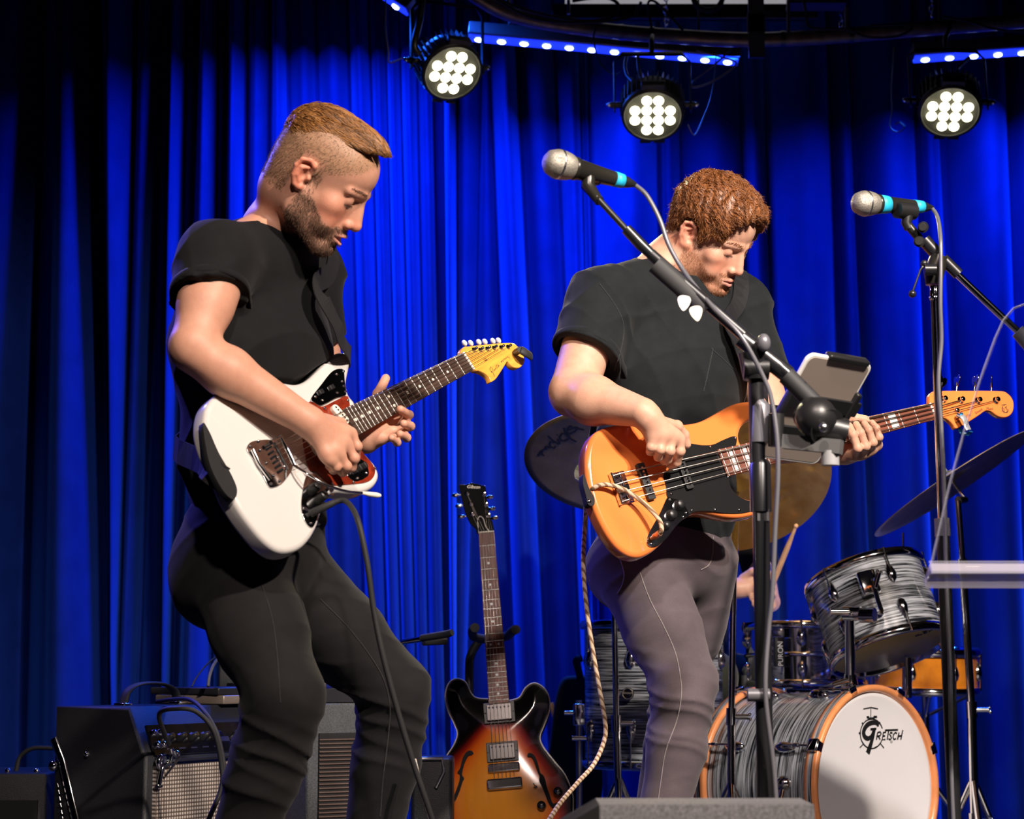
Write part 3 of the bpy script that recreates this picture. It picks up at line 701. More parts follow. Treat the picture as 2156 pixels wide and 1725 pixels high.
def strap_mesh(P, N, w, th=.0012):
    n = len(P); T = np.gradient(P, axis=0); T /= np.linalg.norm(T, axis=1)[:, None] + 1e-9; W_ = np.cross(T, N); W_ /= np.linalg.norm(W_, axis=1)[:, None] + 1e-9; mb = MB(); vs = []
    for i in range(n): vs += [P[i] + W_[i] * w / 2 + N[i] * th, P[i] - W_[i] * w / 2 + N[i] * th, P[i] - W_[i] * w / 2 - N[i] * th, P[i] + W_[i] * w / 2 - N[i] * th]
    return mb.add(vs, [(i * 4 + k, i * 4 + (k + 1) % 4, i * 4 + 4 + (k + 1) % 4, i * 4 + 4 + k) for i in range(n - 1) for k in range(4)] + [(3, 2, 1, 0), tuple(n * 4 - 4 + k for k in range(4))], False)
# ------------------------------------------------------------------ people
def finger(S, pts, r0=.0092, r1=.0072, k=.004):
    n = len(pts) - 1
    for i in range(n):
        a = r0 + (r1 - r0) * i / n; b = r0 + (r1 - r0) * (i + 1) / n
        S.cone(pts[i], pts[i + 1], a, b, k if i else .008)
        if i: S.ball(pts[i], a * 1.06, .003)
def palm(S, wrist, mcps, th, r=.015, wr=.026):
    w = A(wrist); cs = [A(m) for m in mcps]
    for c in cs: S.cone(w + (c - w) * .12, c, wr * .62, r * .78, .014)
    for a, b in zip(cs[:-1], cs[1:]): S.cone(a + (w - a) * .15, b + (w - b) * .15, r * .9, r * .9, .010)
    S.cone(w, (cs[0] + cs[-1]) / 2 + (w - (cs[0] + cs[-1]) / 2) * .35, wr * .85, r * 1.15, .015)
def waves(P, amp, comps):
    d = np.zeros(len(P), np.float32)
    for (kx, ky, kz, ph, a, w) in comps:
        q = P[:, 0] * kx + P[:, 1] * ky + P[:, 2] * kz + ph
        q = q + 0.9 * np.sin(P[:, 2] * 5 + ph * 2) + 0.7 * np.sin(P[:, 0] * 8 + P[:, 1] * 5 + ph)
        s = np.sin(q); d += -a * amp * (1 - np.abs(s)) ** 2.6 * (.35 + .65 * np.sin(P[:, 2] * 11 + P[:, 0] * 6 + ph * 3) ** 2) if w else a * amp * s
    return d.astype(np.float32)

def build_person(name, label, skinS, vox, hf, base, tintargs, parts):
    p = thing('person', label, 'person', (float(hf['C'][0]), float(hf['C'][1]), 0.0))
    Vt, Q = skinS.mesh(vox)
    cols, bm, sm = face_tint(hf, Vt.astype(float), base, *tintargs[0], **tintargs[1])
    mobj('body', np_mesh('body', Vt, Q, cols), p, M_skin)
    return p, Vt, bm, sm

def on_surface(Sx, pts, Y0):
    """points where lines of sight meet the cloth Sx"""
    P = np.array([np.array(at(x, y, Y0)) for x, y in pts]); D = np.array([np.array(ray(x, y).normalized()) for x, y in pts])
    for _ in range(90): P = P + D * np.clip(Sx.ev(P.astype(np.float32)), -.02, .08)[:, None] * .6
    return P
def seam(name, Sx, pts, Y0, m, parent, r=.0011, per=6):
    P = on_surface(Sx, crom(pts, per, False), Y0); MB().tube(P, r, 6).obj(name, m, parent)

M_strand = bpy.data.materials.new('hair_strand'); _nt, _b = nodes(M_strand); _a = _nt.nodes.new('ShaderNodeVertexColor'); _a.layer_name = 'tint'
_nt.links.new(_a.outputs[0], _b.inputs['Base Color']); _b.inputs['Roughness'].default_value = .36; _b.inputs['Specular IOR Level'].default_value = .5
# ===== the guitarist at the front
f1 = nz((.90, -.44, 0)); r1 = np.array([f1[1], -f1[0], 0]); 
def b1(px, py, Y): return np.array(at(px, py, Y))
neck1 = b1(580, 486, 3.80)
hip1 = b1(545, 1150, 3.82)
chest1 = b1(535, 690, 3.82); up1 = b1(540, 560, 3.82)
rs1 = b1(462, 545, 3.63); ls1 = b1(648, 575, 3.98)
re1 = b1(405, 738, 3.56); rw1 = np.array(G1.w(650, 888, .050))
le1 = b1(690, 900, 4.08); lw1 = np.array(G1.w(768, 925, -.075))
H1 = head_frame(b1(668, 373, 3.70), 1, 37.5, -17, .995)
S = SDF(); W1 = head_sdf(S, H1, neck1, (.054, .060), mouth_open=1.3, nose=.985, jaw=.95)
# right arm
S.cone(neck1, rs1, .05, .05, .03); S.cone(rs1, rs1 + (re1 - rs1) * .5, .052, .050, .03)
S.cone(rs1 + (re1 - rs1) * .3, re1 + (rs1 - re1) * .08, .051, .043, .02)
S.cone(re1, re1 + (rw1 - re1) * .3, .040, .044, .02); S.cone(re1 + (rw1 - re1) * .3, rw1, .044, .0275, .02)
g = lambda px, py, h: np.array(G1.w(px, py, h))
m = [g(738, 914, .052), g(730, 938, .055), g(714, 958, .052), g(694, 968, .046)]
palm(S, rw1, m, None, .0155, .029)
finger(S, [m[0], g(752, 940, .050), g(748, 962, .030), g(735, 966, .014)], .0098, .0075)
finger(S, [m[1], g(746, 965, .052), g(740, 984, .034), g(726, 984, .018)], .0100, .0076)
finger(S, [m[2], g(730, 982, .048), g(722, 994, .032), g(708, 988, .018)], .0096, .0074)
finger(S, [m[3], g(708, 984, .042), g(702, 990, .028), g(692, 982, .016)], .0086, .0068)
finger(S, [g(682, 884, .046), g(716, 892, .034), g(738, 918, .022), g(742, 944, .016)], .0125, .0085)
# left arm
S.cone(neck1, ls1, .05, .05, .03); S.cone(ls1, le1, .05, .042, .03); S.cone(le1, lw1, .041, .027, .02)
m = [g(812, 874, -.046), g(815, 892, -.046), g(812, 908, -.045), g(803, 922, -.042)]
palm(S, lw1, m, None, .0155, .028)
finger(S, [m[0], g(845, 868, -.030), g(861, 874, -.004), g(843, 862, .014)], .0098, .0078)
finger(S, [m[1], g(850, 886, -.028), g(864, 898, .000), g(850, 892, .018)], .0098, .0078)
finger(S, [m[2], g(846, 906, -.024), g(856, 922, .004), g(842, 914, .020)], .0094, .0074)
finger(S, [m[3], g(830, 922, -.018), g(836, 932, .008), g(824, 922, .022)], .0084, .0066)
finger(S, [g(782, 905, -.060), g(785, 868, -.056), g(796, 830, -.050), g(812, 797, -.040)], .0135, .0090)
S.press(SOLID1); SK1 = S
P1, Vt, bm, sm = build_person('person', 'guitarist in black tee and black jeans, slicked hair, playing a white guitar', S, .0023, H1,
    (0.585, 0.305, 0.21), (((0.24, 0.145, 0.10), .55), dict(side_hair=(0.30, 0.19, 0.10), side_amt=.62)), None)
def hairs_on(S, Vt, mask, n, hf, ldir, ln, rad, jit=.35, lift=.35, seg=2, lo=.25):
    L = np.where(mask > lo)[0]
    if len(L) == 0: return None
    i = np.random.choice(L, min(n, len(L)), p=mask[L] / mask[L].sum(), replace=False); P = Vt[i].astype(np.float32)
    N = S.normals(P); d = (hf['R'] @ np.array(ldir)); D = N * lift + d + np.random.randn(len(P), 3) * jit
    return strands(P, D, ln * np.random.uniform(.6, 1.15, len(P)), rad, seg=seg)
Mh1 = hair_mat('beard_hair_brown', (0.06, 0.034, 0.02), (0.16, 0.09, 0.055), .5)
v, q = hairs_on(S, Vt, bm, 6500, H1, (0, .25, -.8), .0065, .00042); mobj('beard', np_mesh('beard', v, q), P1, Mh1, label='dense short brown beard')
Mh1s = hair_mat('clipped_hair', (0.10, 0.060, 0.030), (0.22, 0.14, 0.075), .5)
v, q = hairs_on(S, Vt, sm, 11000, H1, (0, -.3, -.7), .0040, .00036); mobj('clipped_sides', np_mesh('clipped_sides', v, q), P1, Mh1s, label='hair clipped close at the sides')
def eyebrows(S, Vt, hf, n, col, parent, th=.0032):
    L = to_local(hf, Vt.astype(float)); x, y, z = L.T
    for e in (-1, 1):
        t = (e * x - .010) / .040; line = .0285 + .0035 * np.sin(np.clip(t, 0, 1) * 2.6)
        m = np.exp(-(((z - line) / (th * (1.15 - .6 * np.clip(t, 0, 1)))) ** 2) ** 2) * (t > 0) * (t < 1) * (y > .06)
        r = hairs_on(S, Vt, m, n, hf, (e * .9, -.25, .05), .0075, .00048, .18, .25, 2, .3)
        if r: mobj('eyebrow', np_mesh('eyebrow', *r), parent, col)
        m = np.exp(-(((z + .0022 + .0015 * np.cos((e * x - .031) / .012 * 1.5)) / .0013) ** 2) ** 2) * (np.abs(e * x - .031) < .0125) * (y > .078)
        r = hairs_on(S, Vt, m, 90, hf, (e * .2, .8, -.5), .0062, .00034, .15, .5, 2, .3)
        if r: mobj('eyelashes', np_mesh('eyelashes', *r), parent, M_lash)
M_lash = hair_mat('eyelash', (0.02, 0.012, 0.008), (0.04, 0.02, 0.012))
eyebrows(S, Vt, H1, 330, Mh1, P1)
# swept top hair: volume plus combed locks
Hs = SDF()
w_ = lambda x, y, z: W1(x, y, z)
Hs.ell(w_(0, -.014, .062), (.066, .094, .070), H1['R'], .01)
Hs.ell(w_(0, .036, .092), (.054, .060, .042), H1['R'], .015)
Hs.ell(w_(0, .078, .090), (.044, .021, .026), H1['R'], .015)
hl = lambda P: to_local(H1, P)
Hs.cut(w_(0, .0, .074), H1['R'] @ np.array([0, .46, -1.0]), .008)
Hs.ell(w_(0, .120, .040), (.07, .030, .040), H1['R'], .008, 's')
def hd(P):
    L = hl(P); return (0.0022 * np.sin(L[:, 0] * 230 + 2 * np.sin(L[:, 1] * 38)) + .0012 * np.sin(L[:, 0] * 520 + L[:, 1] * 60)).astype(np.float32)
Hs.disp = hd
v, q = Hs.mesh(.003)
Mht = hair_mat('swept_hair', (0.12, 0.052, 0.016), (0.36, 0.17, 0.05), .42)
hair1 = mobj('hair', np_mesh('hair', v, q), P1, Mht, label='long slicked golden brown hair swept over the crown')
Nv = Hs.normals(v); Lv = hl(v.astype(float)); ok = np.where((Nv @ H1['R'][:, 2] > -.30) & (Lv[:, 1] < .075))[0]
i = np.random.choice(ok, 4200); L = Lv[i]
def comb1(P):
    L_ = hl(P.astype(float)); return np.stack([-.30 * L_[:, 0] / .06 + .28 * np.sin(L_[:, 1] * 38 + L_[:, 0] * 60), np.ones(len(P)), -.35 * np.clip((L_[:, 1] - .03) / .05, 0, 1)], 1) @ H1['R'].T
sv, sq = flow(Hs, v[i], comb1, np.random.uniform(.05, .10, len(i)) * np.clip((.10 - L[:, 1]) / .09, .2, 1.0), .00075, 14, .0007)
L0 = hl(v[i].astype(float)); kk = np.clip(.55 + .22 * np.sin(L0[:, 0] * 95 + 1.3) + .26 * np.random.randn(len(i)), 0, 1)
cols = np.repeat(np.array([(0.055, 0.022, 0.008)]) * (1 - kk[:, None]) + np.array([(0.42, 0.19, 0.055)]) * kk[:, None], 3 * 15, 0)
mobj('hair_locks', np_mesh('hair_locks', sv, sq, cols), hair1, M_strand)
# ---- tee
Ts = SDF(); sd = r1
pel = b1(545, 1085, 3.83); wai = b1(528, 960, 3.83); che = b1(532, 740, 3.82); shl = b1(538, 590, 3.82)
Ts.ec(pel, wai, (.155, .118), (.150, .112), sd, .03); Ts.ec(wai, che, (.152, .112), (.172, .126), sd, .04); Ts.ec(che, shl, (.172, .124), (.160, .100), sd, .05)
Ts.cone(neck1 + np.array([0, 0, -.035]), rs1, .062, .066, .04); Ts.cone(neck1 + np.array([0, 0, -.035]), ls1, .062, .066, .04)
sl = SDF(); se = rs1 + (re1 - rs1) * .38; sl.cone(rs1, rs1 + (re1 - rs1) * .7, .068, .069, .02); sl.cut(se, nz(re1 - rs1) + np.array([0.25, 0, 0.0]))
sl.cone(rs1 + (re1 - rs1) * .42, rs1 + (re1 - rs1) * .95, .056, .058, .003, 's')
Ts.grp(sl, .035)
sl = SDF(); se = ls1 + (le1 - ls1) * .42; sl.cone(ls1, ls1 + (le1 - ls1) * .7, .066, .066, .02); sl.cut(se, le1 - ls1); Ts.grp(sl, .035)
nd1 = nz(W1(0, -.03, -.05) - neck1); Ts.cone(neck1 - nd1 * .004, W1(0, -.03, 0), .066, .085, .008, 's')
Ts.press(SOLID1, .006, .004); TS1 = Ts; hm = b1(555, 1118, 3.83); Ts.cut(hm, np.array([0.10, 0, -1.0]) , .004)
c1 = [(20, 12, 7, .3, .7, 0), (26, -14, 16, 1.2, 1.1, 1), (-18, 10, 24, 2.1, .8, 1)]
Ts.disp = lambda P: waves(P, .0058, c1)
v, q = Ts.mesh(.0038)
M_tee1 = cloth_mat('black_cotton', (0.0055, 0.006, 0.0075), sheen=0.05)
mobj('tee_shirt', np_mesh('tee_shirt', v, q), P1, M_tee1)
def ring_part(name, Sx, c, n, r, m, parent, w=.009, th=.0032, lo=.6, hi=1.6):
    """a sewn band that follows where the cloth surface Sx crosses the plane through c with normal n"""
    n = nz(n); u = nz(np.cross(n, [.3, .2, .9])); v_ = np.cross(n, u); pts = []
    for k in range(44):
        a = 2 * PI * k / 44; d = u * math.cos(a) + v_ * math.sin(a); ts = np.linspace(lo * r, hi * r, 70); P = (c + d * ts[:, None]).astype(np.float32)
        e = Sx.ev(P); ins = np.where(e < 0)[0]; pts.append(c + d * (ts[ins[-1]] if len(ins) else r))
    pts = np.array(pts); 
    for _ in range(3): pts = (np.roll(pts, 1, 0) + 2 * pts + np.roll(pts, -1, 0)) / 4
    MB().tube(pts, 1, 8, closed=True, flat=(th, w, tuple(n))).obj(name, m, parent)
ring_part('cuff', Ts, rs1 + (re1 - rs1) * .38 - nz(re1 - rs1) * .008, nz(re1 - rs1) + np.array([0.25, 0, 0.0]), .066, M_tee1, P1)
# ---- jeans
Js = SDF()
rh = hip1 + r1 * .085 + np.array([0, 0, -.05]); lh = hip1 - r1 * .085 + np.array([0, 0, -.05])
rk = b1(603, 1462, 3.62); ra_ = b1(452, 1985, 3.78); lk = b1(832, 1452, 3.93); la = b1(762, 1952, 4.05)
Js.ec(hip1 + np.array([-.01, 0, -.015]), pel + np.array([0, 0, .01]), (.160, .128), (.152, .114), sd, .03)
Js.ell(hip1 - f1 * .045 + r1 * .065 + np.array([0, 0, -.06]), (.098, .10, .105), None, .03)
Js.ell(hip1 - f1 * .045 - r1 * .065 + np.array([0, 0, -.06]), (.095, .095, .10), None, .03)
def leg(Sx, h, k, a, rt, rkn, rc, ran, kk=.02):
    h, k, a = A(h), A(k), A(a)
    Sx.cone(h, h + (k - h) * .55, rt, (rt + rkn) / 2 * 1.02, kk); Sx.cone(h + (k - h) * .5, k, (rt + rkn) / 2 * 1.02, rkn, kk)
    c = k + (a - k) * .32
    Sx.cone(k, c, rkn, rc, kk); Sx.cone(c, a, rc, ran, kk)
leg(Js, rh, rk, ra_, .098, .068, .066, .047); leg(Js, lh, lk, la, .095, .067, .064, .047)
def crease(P, k, ax, amp, L, f):
    t = (P - k) @ ax; w = np.exp(-(t / L) ** 2)
    return (-amp * w * (1 - np.abs(np.sin(t * f + 1.2 * np.sin(P[:, 0] * 14 + P[:, 1] * 11)))) ** 2).astype(np.float32)
rax = nz(ra_ - rk); lax = nz(la - lk)
c2 = [(20, 10, 26, .5, .8, 0), (-16, 22, 40, 1.7, .6, 1)]
Js.disp = lambda P: waves(P, .0030, c2) + crease(P, rk + rax * .08, rax, .0085, .07, 38) + crease(P, lk + lax * .08, lax, .0085, .07, 41) + crease(P, rk - rax * .42, rax, .005, .08, 30) + crease(P, lk - lax * .36, lax, .006, .07, 34)
Js.press(SOLID1, .006, .002); Js.cut(pel + np.array([0, 0, .02]), (0, 0, 1)); 
v, q = Js.mesh(.0048)
M_jean1 = cloth_mat('black_denim', (0.0092, 0.0088, 0.0100), sheen=0.05)
jn = mobj('jeans', np_mesh('jeans', v, q), P1, M_jean1)
M_seam1 = cloth_mat('black_thread', (0.016, 0.016, 0.017)); M_seam2 = cloth_mat('pale_thread', (0.26, 0.225, 0.22))
seam('seam', Js, [(674, 1262), (740, 1330), (800, 1415), (820, 1480), (818, 1540), (806, 1640), (800, 1720)], 3.2, M_seam1, P1, .0014)
seam('seam', Js, [(540, 1200), (572, 1300), (585, 1400), (590, 1480)], 3.2, M_seam1, P1, .0012)
def shoe(name, ank, fw, parent, m):
    fw = nz((fw[0], fw[1], 0)); Q_ = SDF(); z = lambda d, h, s_=0: np.array([ank[0], ank[1], 0]) + fw * d + np.array([0, 0, h]) + np.array([fw[1], -fw[0], 0]) * s_
    Q_.cone(z(-.05, .05), z(.02, .065), .042, .044, .02); Q_.cone(z(.02, .055), z(.15, .038), .043, .034, .03); Q_.cone(z(.0, .06), z(0, .13), .042, .046, .02)
    Q_.cut(z(0, .004), (0, 0, -1)); Q_.cut(z(0, .14), (0, 0, 1)); v, q = Q_.mesh(.006); mobj(name, np_mesh(name, v, q), parent, m)
M_leather = mat('dark_leather', (0.02, 0.015, 0.012), .4)
shoe('shoe', ra_, f1, P1, M_leather); shoe('shoe', la, f1, P1, M_leather)

# ===== the bassist
f2 = nz((.56, -.83, 0)); r2 = np.array([f2[1], -f2[0], 0])
neck2 = b1(1412, 560, 4.42); hip2 = b1(1400, 1145, 4.46)
rs2 = b1(1262, 640, 4.30); ls2 = b1(1548, 650, 4.52)
re2 = b1(1205, 832, 4.20); rw2 = np.array(G2.w(1352, 868, .075))
le2 = b1(1640, 930, 4.50); lw2 = np.array(G2.w(1778, 950, -.06))
H2 = head_frame(b1(1496, 496, 4.38), 34, 38.5, -13, .925)
S = SDF(); W2 = head_sdf(S, H2, neck2, (.064, .070), mouth_open=0.0, nose=.98, full=1.08, jaw=.95, ear=.007)
S.cone(neck2, rs2, .05, .055, .03); S.cone(rs2, re2 + (rs2 - re2) * .06, .058, .050, .03)
S.cone(re2, re2 + (rw2 - re2) * .3, .047, .051, .02); S.cone(re2 + (rw2 - re2) * .3, rw2, .051, .031, .02)
g = lambda px, py, h: np.array(G2.w(px, py, h))
m = [g(1430, 926, .068), g(1413, 920, .074), g(1394, 921, .074), g(1375, 926, .068)]
palm(S, rw2 + np.array([.012, 0, -.012]), m, None, .0165, .031)
finger(S, [m[0], g(1432, 950, .062), g(1424, 974, .034), g(1412, 980, .014)], .0108, .0084)
finger(S, [m[1], g(1411, 950, .070), g(1405, 968, .042), g(1398, 972, .020)], .0108, .0084)
finger(S, [m[2], g(1390, 947, .072), g(1387, 962, .046), g(1384, 964, .024)], .0104, .0082)
finger(S, [m[3], g(1370, 942, .066), g(1369, 951, .044), g(1372, 952, .026)], .0094, .0074)
finger(S, [g(1395, 890, .058), g(1425, 898, .042), g(1440, 916, .030), g(1446, 936, .022)], .0135, .0092)
S.cone(neck2, ls2, .05, .055, .03); S.cone(ls2, le2, .055, .046, .03); S.cone(le2, lw2, .046, .030, .02)
m = [g(1800, 957, -.022), g(1818, 953, -.022), g(1834, 946, -.022), g(1847, 937, -.022)]
palm(S, lw2, m, None, .0155, .029)
finger(S, [m[0], g(1806, 944, .020), g(1796, 915, .026), g(1788, 897, .014)], .0100, .0080)
finger(S, [m[1], g(1823, 940, .021), g(1812, 912, .027), g(1803, 894, .014)], .0100, .0080)
finger(S, [m[2], g(1838, 932, .020), g(1829, 906, .026), g(1820, 892, .014)], .0098, .0078)
finger(S, [m[3], g(1851, 921, .018), g(1845, 902, .022), g(1836, 890, .013)], .0090, .0070)
finger(S, [g(1785, 925, -.045), g(1778, 893, -.030), g(1798, 880, -.010), g(1822, 883, .004)], .0130, .0088)
S.press(SOLID2); SK2 = S
P2, Vt, bm, sm = build_person('person', 'bassist in dark tee and grey jeans, wavy red hair, playing an orange bass', S, .0025, H2,
    (0.66, 0.375, 0.26), (((0.46, 0.21, 0.115), .62), dict(side_hair=(0.25, 0.11, 0.05), side_amt=.8, ch=-.004)), None)
Mb2 = hair_mat('beard_hair_red', (0.20, 0.075, 0.03), (0.40, 0.17, 0.075), .5)
v, q = hairs_on(S, Vt, bm, 8000, H2, (0, .25, -.8), .0046, .00034); mobj('beard', np_mesh('beard', v, q), P2, Mb2, label='short ginger stubble and moustache')
eyebrows(S, Vt, H2, 330, Mb2, P2, .0036)
Hs = SDF(); w_ = W2; R = H2['R']
Hs.ell(w_(0, -.008, .058), (.087, .110, .090), R, .01)
Hs.ell(w_(0, .046, .086), (.066, .056, .046), R, .02)
Hs.ell(w_(0, -.055, .0), (.066, .052, .07), R, .02)
for e in (-1, 1): Hs.ell(w_(e * .066, .022, .028), (.014, .022, .045), R, .012)
Hs.ell(w_(0, .120, .030), (.094, .050, .074), R, .010, 's')
for e in (-1, 1):
    Hs.ell(w_(e * .090, -.008, -.002), (.030, .033, .046), R, .008, 's')
    Hs.ell(w_(e * .07, .06, -.035), (.03, .04, .06), R, .008, 's')
Hs.cut(w_(0, -.05, -.068), R @ np.array([0, 0, -1.0]), .01)
hl2 = lambda P: to_local(H2, P)
Hs.disp = lambda P: (lambda L: (.0036 * np.sin(L[:, 0] * 150 + 2.5 * np.sin(L[:, 1] * 60 + L[:, 2] * 30)) * np.cos(L[:, 1] * 130 + L[:, 2] * 90 + 2 * np.sin(L[:, 0] * 70))).astype(np.float32))(hl2(P))
v, q = Hs.mesh(.003)
Mh2 = hair_mat('wavy_red_hair', (0.13, 0.045, 0.016), (0.34, 0.13, 0.045), .40)
hair2 = mobj('hair', np_mesh('hair', v, q), P2, Mh2, label='short wavy red brown hair')
i = np.random.choice(len(v), 5600)
def comb2(P):
    L_ = hl2(P.astype(float)); top = sstep(.035, .085, L_[:, 2])
    return np.stack([.75 * np.sin(L_[:, 0] * 95 + 2 * np.sin(L_[:, 1] * 55)), .15 + .75 * top, -.95 + .75 * top], 1) @ R.T
sv, sq = flow(Hs, v[i], comb2, np.random.uniform(.016, .036, len(i)), .00066, 8, .0011, .55)
kk = np.clip(.45 + .33 * np.random.randn(len(i)), 0, 1); cols = np.repeat(np.array([(0.10, 0.034, 0.012)]) * (1 - kk[:, None]) + np.array([(0.44, 0.17, 0.055)]) * kk[:, None], 3 * 9, 0)
mobj('hair_locks', np_mesh('hair_locks', sv, sq, cols), hair2, M_strand)
i = np.random.choice(len(v), 5200); N = Hs.normals(v[i]); sv, sq = strands(v[i], comb2(v[i]) + N * .9 + np.random.randn(len(i), 3) * .3, np.random.uniform(.008, .019, len(i)), .0005, bend=-N * .35, seg=4, wav=.0016, wl=.014)
mobj('hair_ends', np_mesh('hair_ends', sv, sq), hair2, Mh2)
# ---- tee
Ts = SDF(); sd = r2
pel = b1(1402, 1080, 4.46); wai = b1(1400, 960, 4.45); che = b1(1405, 790, 4.43); shl = b1(1408, 665, 4.43)
Ts.ec(pel, wai, (.165, .130), (.160, .125), sd, .03); Ts.ec(wai, che, (.162, .125), (.182, .135), sd, .04); Ts.ec(che, shl, (.182, .133), (.176, .108), sd, .05)
Ts.cone(neck2 + np.array([0, 0, -.038]), rs2, .068, .068, .04); Ts.cone(neck2 + np.array([0, 0, -.038]), ls2, .068, .068, .04)
sl = SDF(); ax = re2 - rs2; sl.cone(rs2, rs2 + ax * .9, .072, .080, .02); sl.cut(rs2 + ax * .56, nz(ax) + np.array([-.1, 0, 0])); sl.cone(rs2 + ax * .60, rs2 + ax * 1.1, .062, .066, .003, 's'); Ts.grp(sl, .035)
sl = SDF(); ax = le2 - ls2; sl.cone(ls2, ls2 + ax * .9, .070, .076, .02); sl.cut(ls2 + ax * .5, ax); Ts.grp(sl, .035)
nd2 = nz(W2(0, -.03, -.05) - neck2); Ts.cone(neck2 - nd2 * .008, W2(0, -.03, 0), .074, .088, .008, 's')
Ts.press(SOLID2, .006, .004); TS2 = Ts; Ts.cut(b1(1400, 1170, 4.46), np.array([-.05, .0, -1.0]), .004)
c3 = [(18, -10, 8, .8, .7, 0), (22, 14, 18, 2.2, 1.0, 1), (-16, 8, 26, .1, .9, 1)]
Ts.disp = lambda P: waves(P, .0060, c3)
v, q = Ts.mesh(.0040)
M_tee2 = cloth_mat('charcoal_cotton', (0.010, 0.0125, 0.014), sheen=0.06)
tee2 = mobj('tee_shirt', np_mesh('tee_shirt', v, q), P2, M_tee2)
M_seam3 = cloth_mat('dark_thread', (0.020, 0.024, 0.026))
seam('armhole_seam', Ts, [(1262, 598), (1288, 632), (1308, 668), (1313, 700), (1306, 740), (1294, 780)], 3.9, M_seam3, P2, .0014)
seam('pocket', Ts, [(1481, 824), (1490, 785), (1500, 738), (1500, 737), (1522, 756), (1546, 779)], 3.9, M_seam3, P2, .0014)
ax = re2 - rs2; ring_part('cuff', Ts, rs2 + ax * .56 - nz(ax) * .008, nz(ax) + np.array([-.1, 0, 0]), .074, M_tee2, P2)
# ---- jeans
Js = SDF(); rh = hip2 + r2 * .085 + np.array([0, 0, -.05]); lh = hip2 - r2 * .088 + np.array([0, 0, -.05])
rk = b1(1444, 1440, 4.30); ra_ = b1(1372, 1880, 4.38); lk = b1(1432, 1430, 4.62); la = b1(1362, 1860, 4.66)
Js.ec(hip2 + np.array([0, 0, -.02]), pel + np.array([0, 0, .01]), (.160, .130), (.150, .115), sd, .03)
Js.ell(hip2 - f2 * .05 + r2 * .06 + np.array([0, 0, -.055]), (.098, .10, .10), None, .03)
Js.ell(hip2 - f2 * .05 - r2 * .06 + np.array([0, 0, -.055]), (.095, .095, .10), None, .03)
leg(Js, rh, rk, ra_, .098, .065, .060, .048); leg(Js, lh, lk, la, .096, .062, .056, .046)
rax = nz(ra_ - rk); lax = nz(la - lk)
c4 = [(22, 12, 28, .5, .8, 0), (-18, 20, 44, 1.1, .7, 1)]
Js.disp = lambda P: waves(P, .0030, c4) + crease(P, rk + rax * .05, rax, .0090, .085, 38) + crease(P, lk + lax * .06, lax, .0085, .085, 41) + crease(P, rk - rax * .26, rax, .005, .06, 34)
Js.press(SOLID2, .006, .002); Js.cut(pel + np.array([0, 0, .02]), (0, 0, 1)); v, q = Js.mesh(.0048)
M_jean2 = cloth_mat('washed_grey_denim', (0.102, 0.080, 0.090), var=.3, sheen=.1, vs=14)
mobj('jeans', np_mesh('jeans', v, q), P2, M_jean2)
seam('seam', Js, [(1347, 1205), (1368, 1262), (1398, 1320), (1422, 1375), (1433, 1430), (1434, 1470), (1424, 1520), (1402, 1580), (1392, 1640), (1384, 1700)], 3.9, M_seam2, P2, .0013)
seam('pocket_edge', Js, [(1303, 1170), (1314, 1206), (1310, 1232), (1300, 1250)], 3.9, M_seam2, P2, .0013)
seam('fly_seam', Js, [(1502, 1130), (1500, 1168), (1492, 1190), (1476, 1200)], 3.9, M_seam2, P2, .0013)
shoe('shoe', ra_, f2, P2, M_leather); shoe('shoe', la, f2, P2, M_leather)

# ===== the drummer, mostly hidden behind the bassist
fd = nz((.25, -.97, 0)); rd = np.array([fd[1], -fd[0], 0])
S = SDF(); hd3 = head_frame(b1(1415, 800, 6.15), 70, 12, 0, 1.0); neckd = b1(1420, 905, 6.22)
W3 = head_sdf(S, hd3, neckd)
rsd = neckd + rd * .19 + np.array([0, 0, -.07]); lsd = neckd - rd * .19 + np.array([0, 0, -.07])
rwd = b1(1552, 1240, 5.86); lwd = b1(1622, 1268, 5.92); red = b1(1300, 1185, 6.0); led = b1(1600, 1190, 6.15)
S.cone(neckd, rsd, .05, .05, .03); S.cone(neckd, lsd, .05, .05, .03)
S.cone(rsd, red, .048, .042, .02); S.cone(red, rwd, .042, .028, .02); S.cone(lsd, led, .048, .042, .02); S.cone(led, lwd, .042, .028, .02)
def fist(S, wr, d, up, s=1.0):
    wr = A(wr); d = nz(d); up = nz(np.array(up) - d * np.dot(up, d)); sd_ = np.cross(d, up); m = [wr + d * .075 + up * (.030 - .02 * i) for i in range(4)]
    palm(S, wr, m, None, .0155, .027)
    for i in range(4): finger(S, [m[i], m[i] + d * .028 + sd_ * .018, m[i] + d * .020 + sd_ * .042, m[i] - d * .004 + sd_ * .040], .0098, .008)
    finger(S, [wr + d * .02 + up * .03, wr + d * .05 + up * .045 + sd_ * .02, wr + d * .08 + up * .040 + sd_ * .035], .012, .009)
fist(S, rwd, (.9, -.1, .1), (0, 0, 1)); fist(S, lwd, (-.2, -.8, .15), (-.4, 0, .9))
Pd, Vt, bm, sm = build_person('person', 'seated drummer in black behind the kit, gripping a wooden stick', S, .0052, hd3, (0.56, 0.32, 0.22), (((0.2, 0.12, 0.08), .2), {}), None)
Hs = SDF(); Hs.ell(W3(0, -.012, .052), (.084, .104, .088), hd3['R'], .01); Hs.ell(W3(0, .12, .0), (.08, .05, .07), hd3['R'], .01, 's'); v, q = Hs.mesh(.005); mobj('hair', np_mesh('hair', v, q), Pd, Mh1)
Ts = SDF(); hipd = b1(1425, 1420, 6.3)
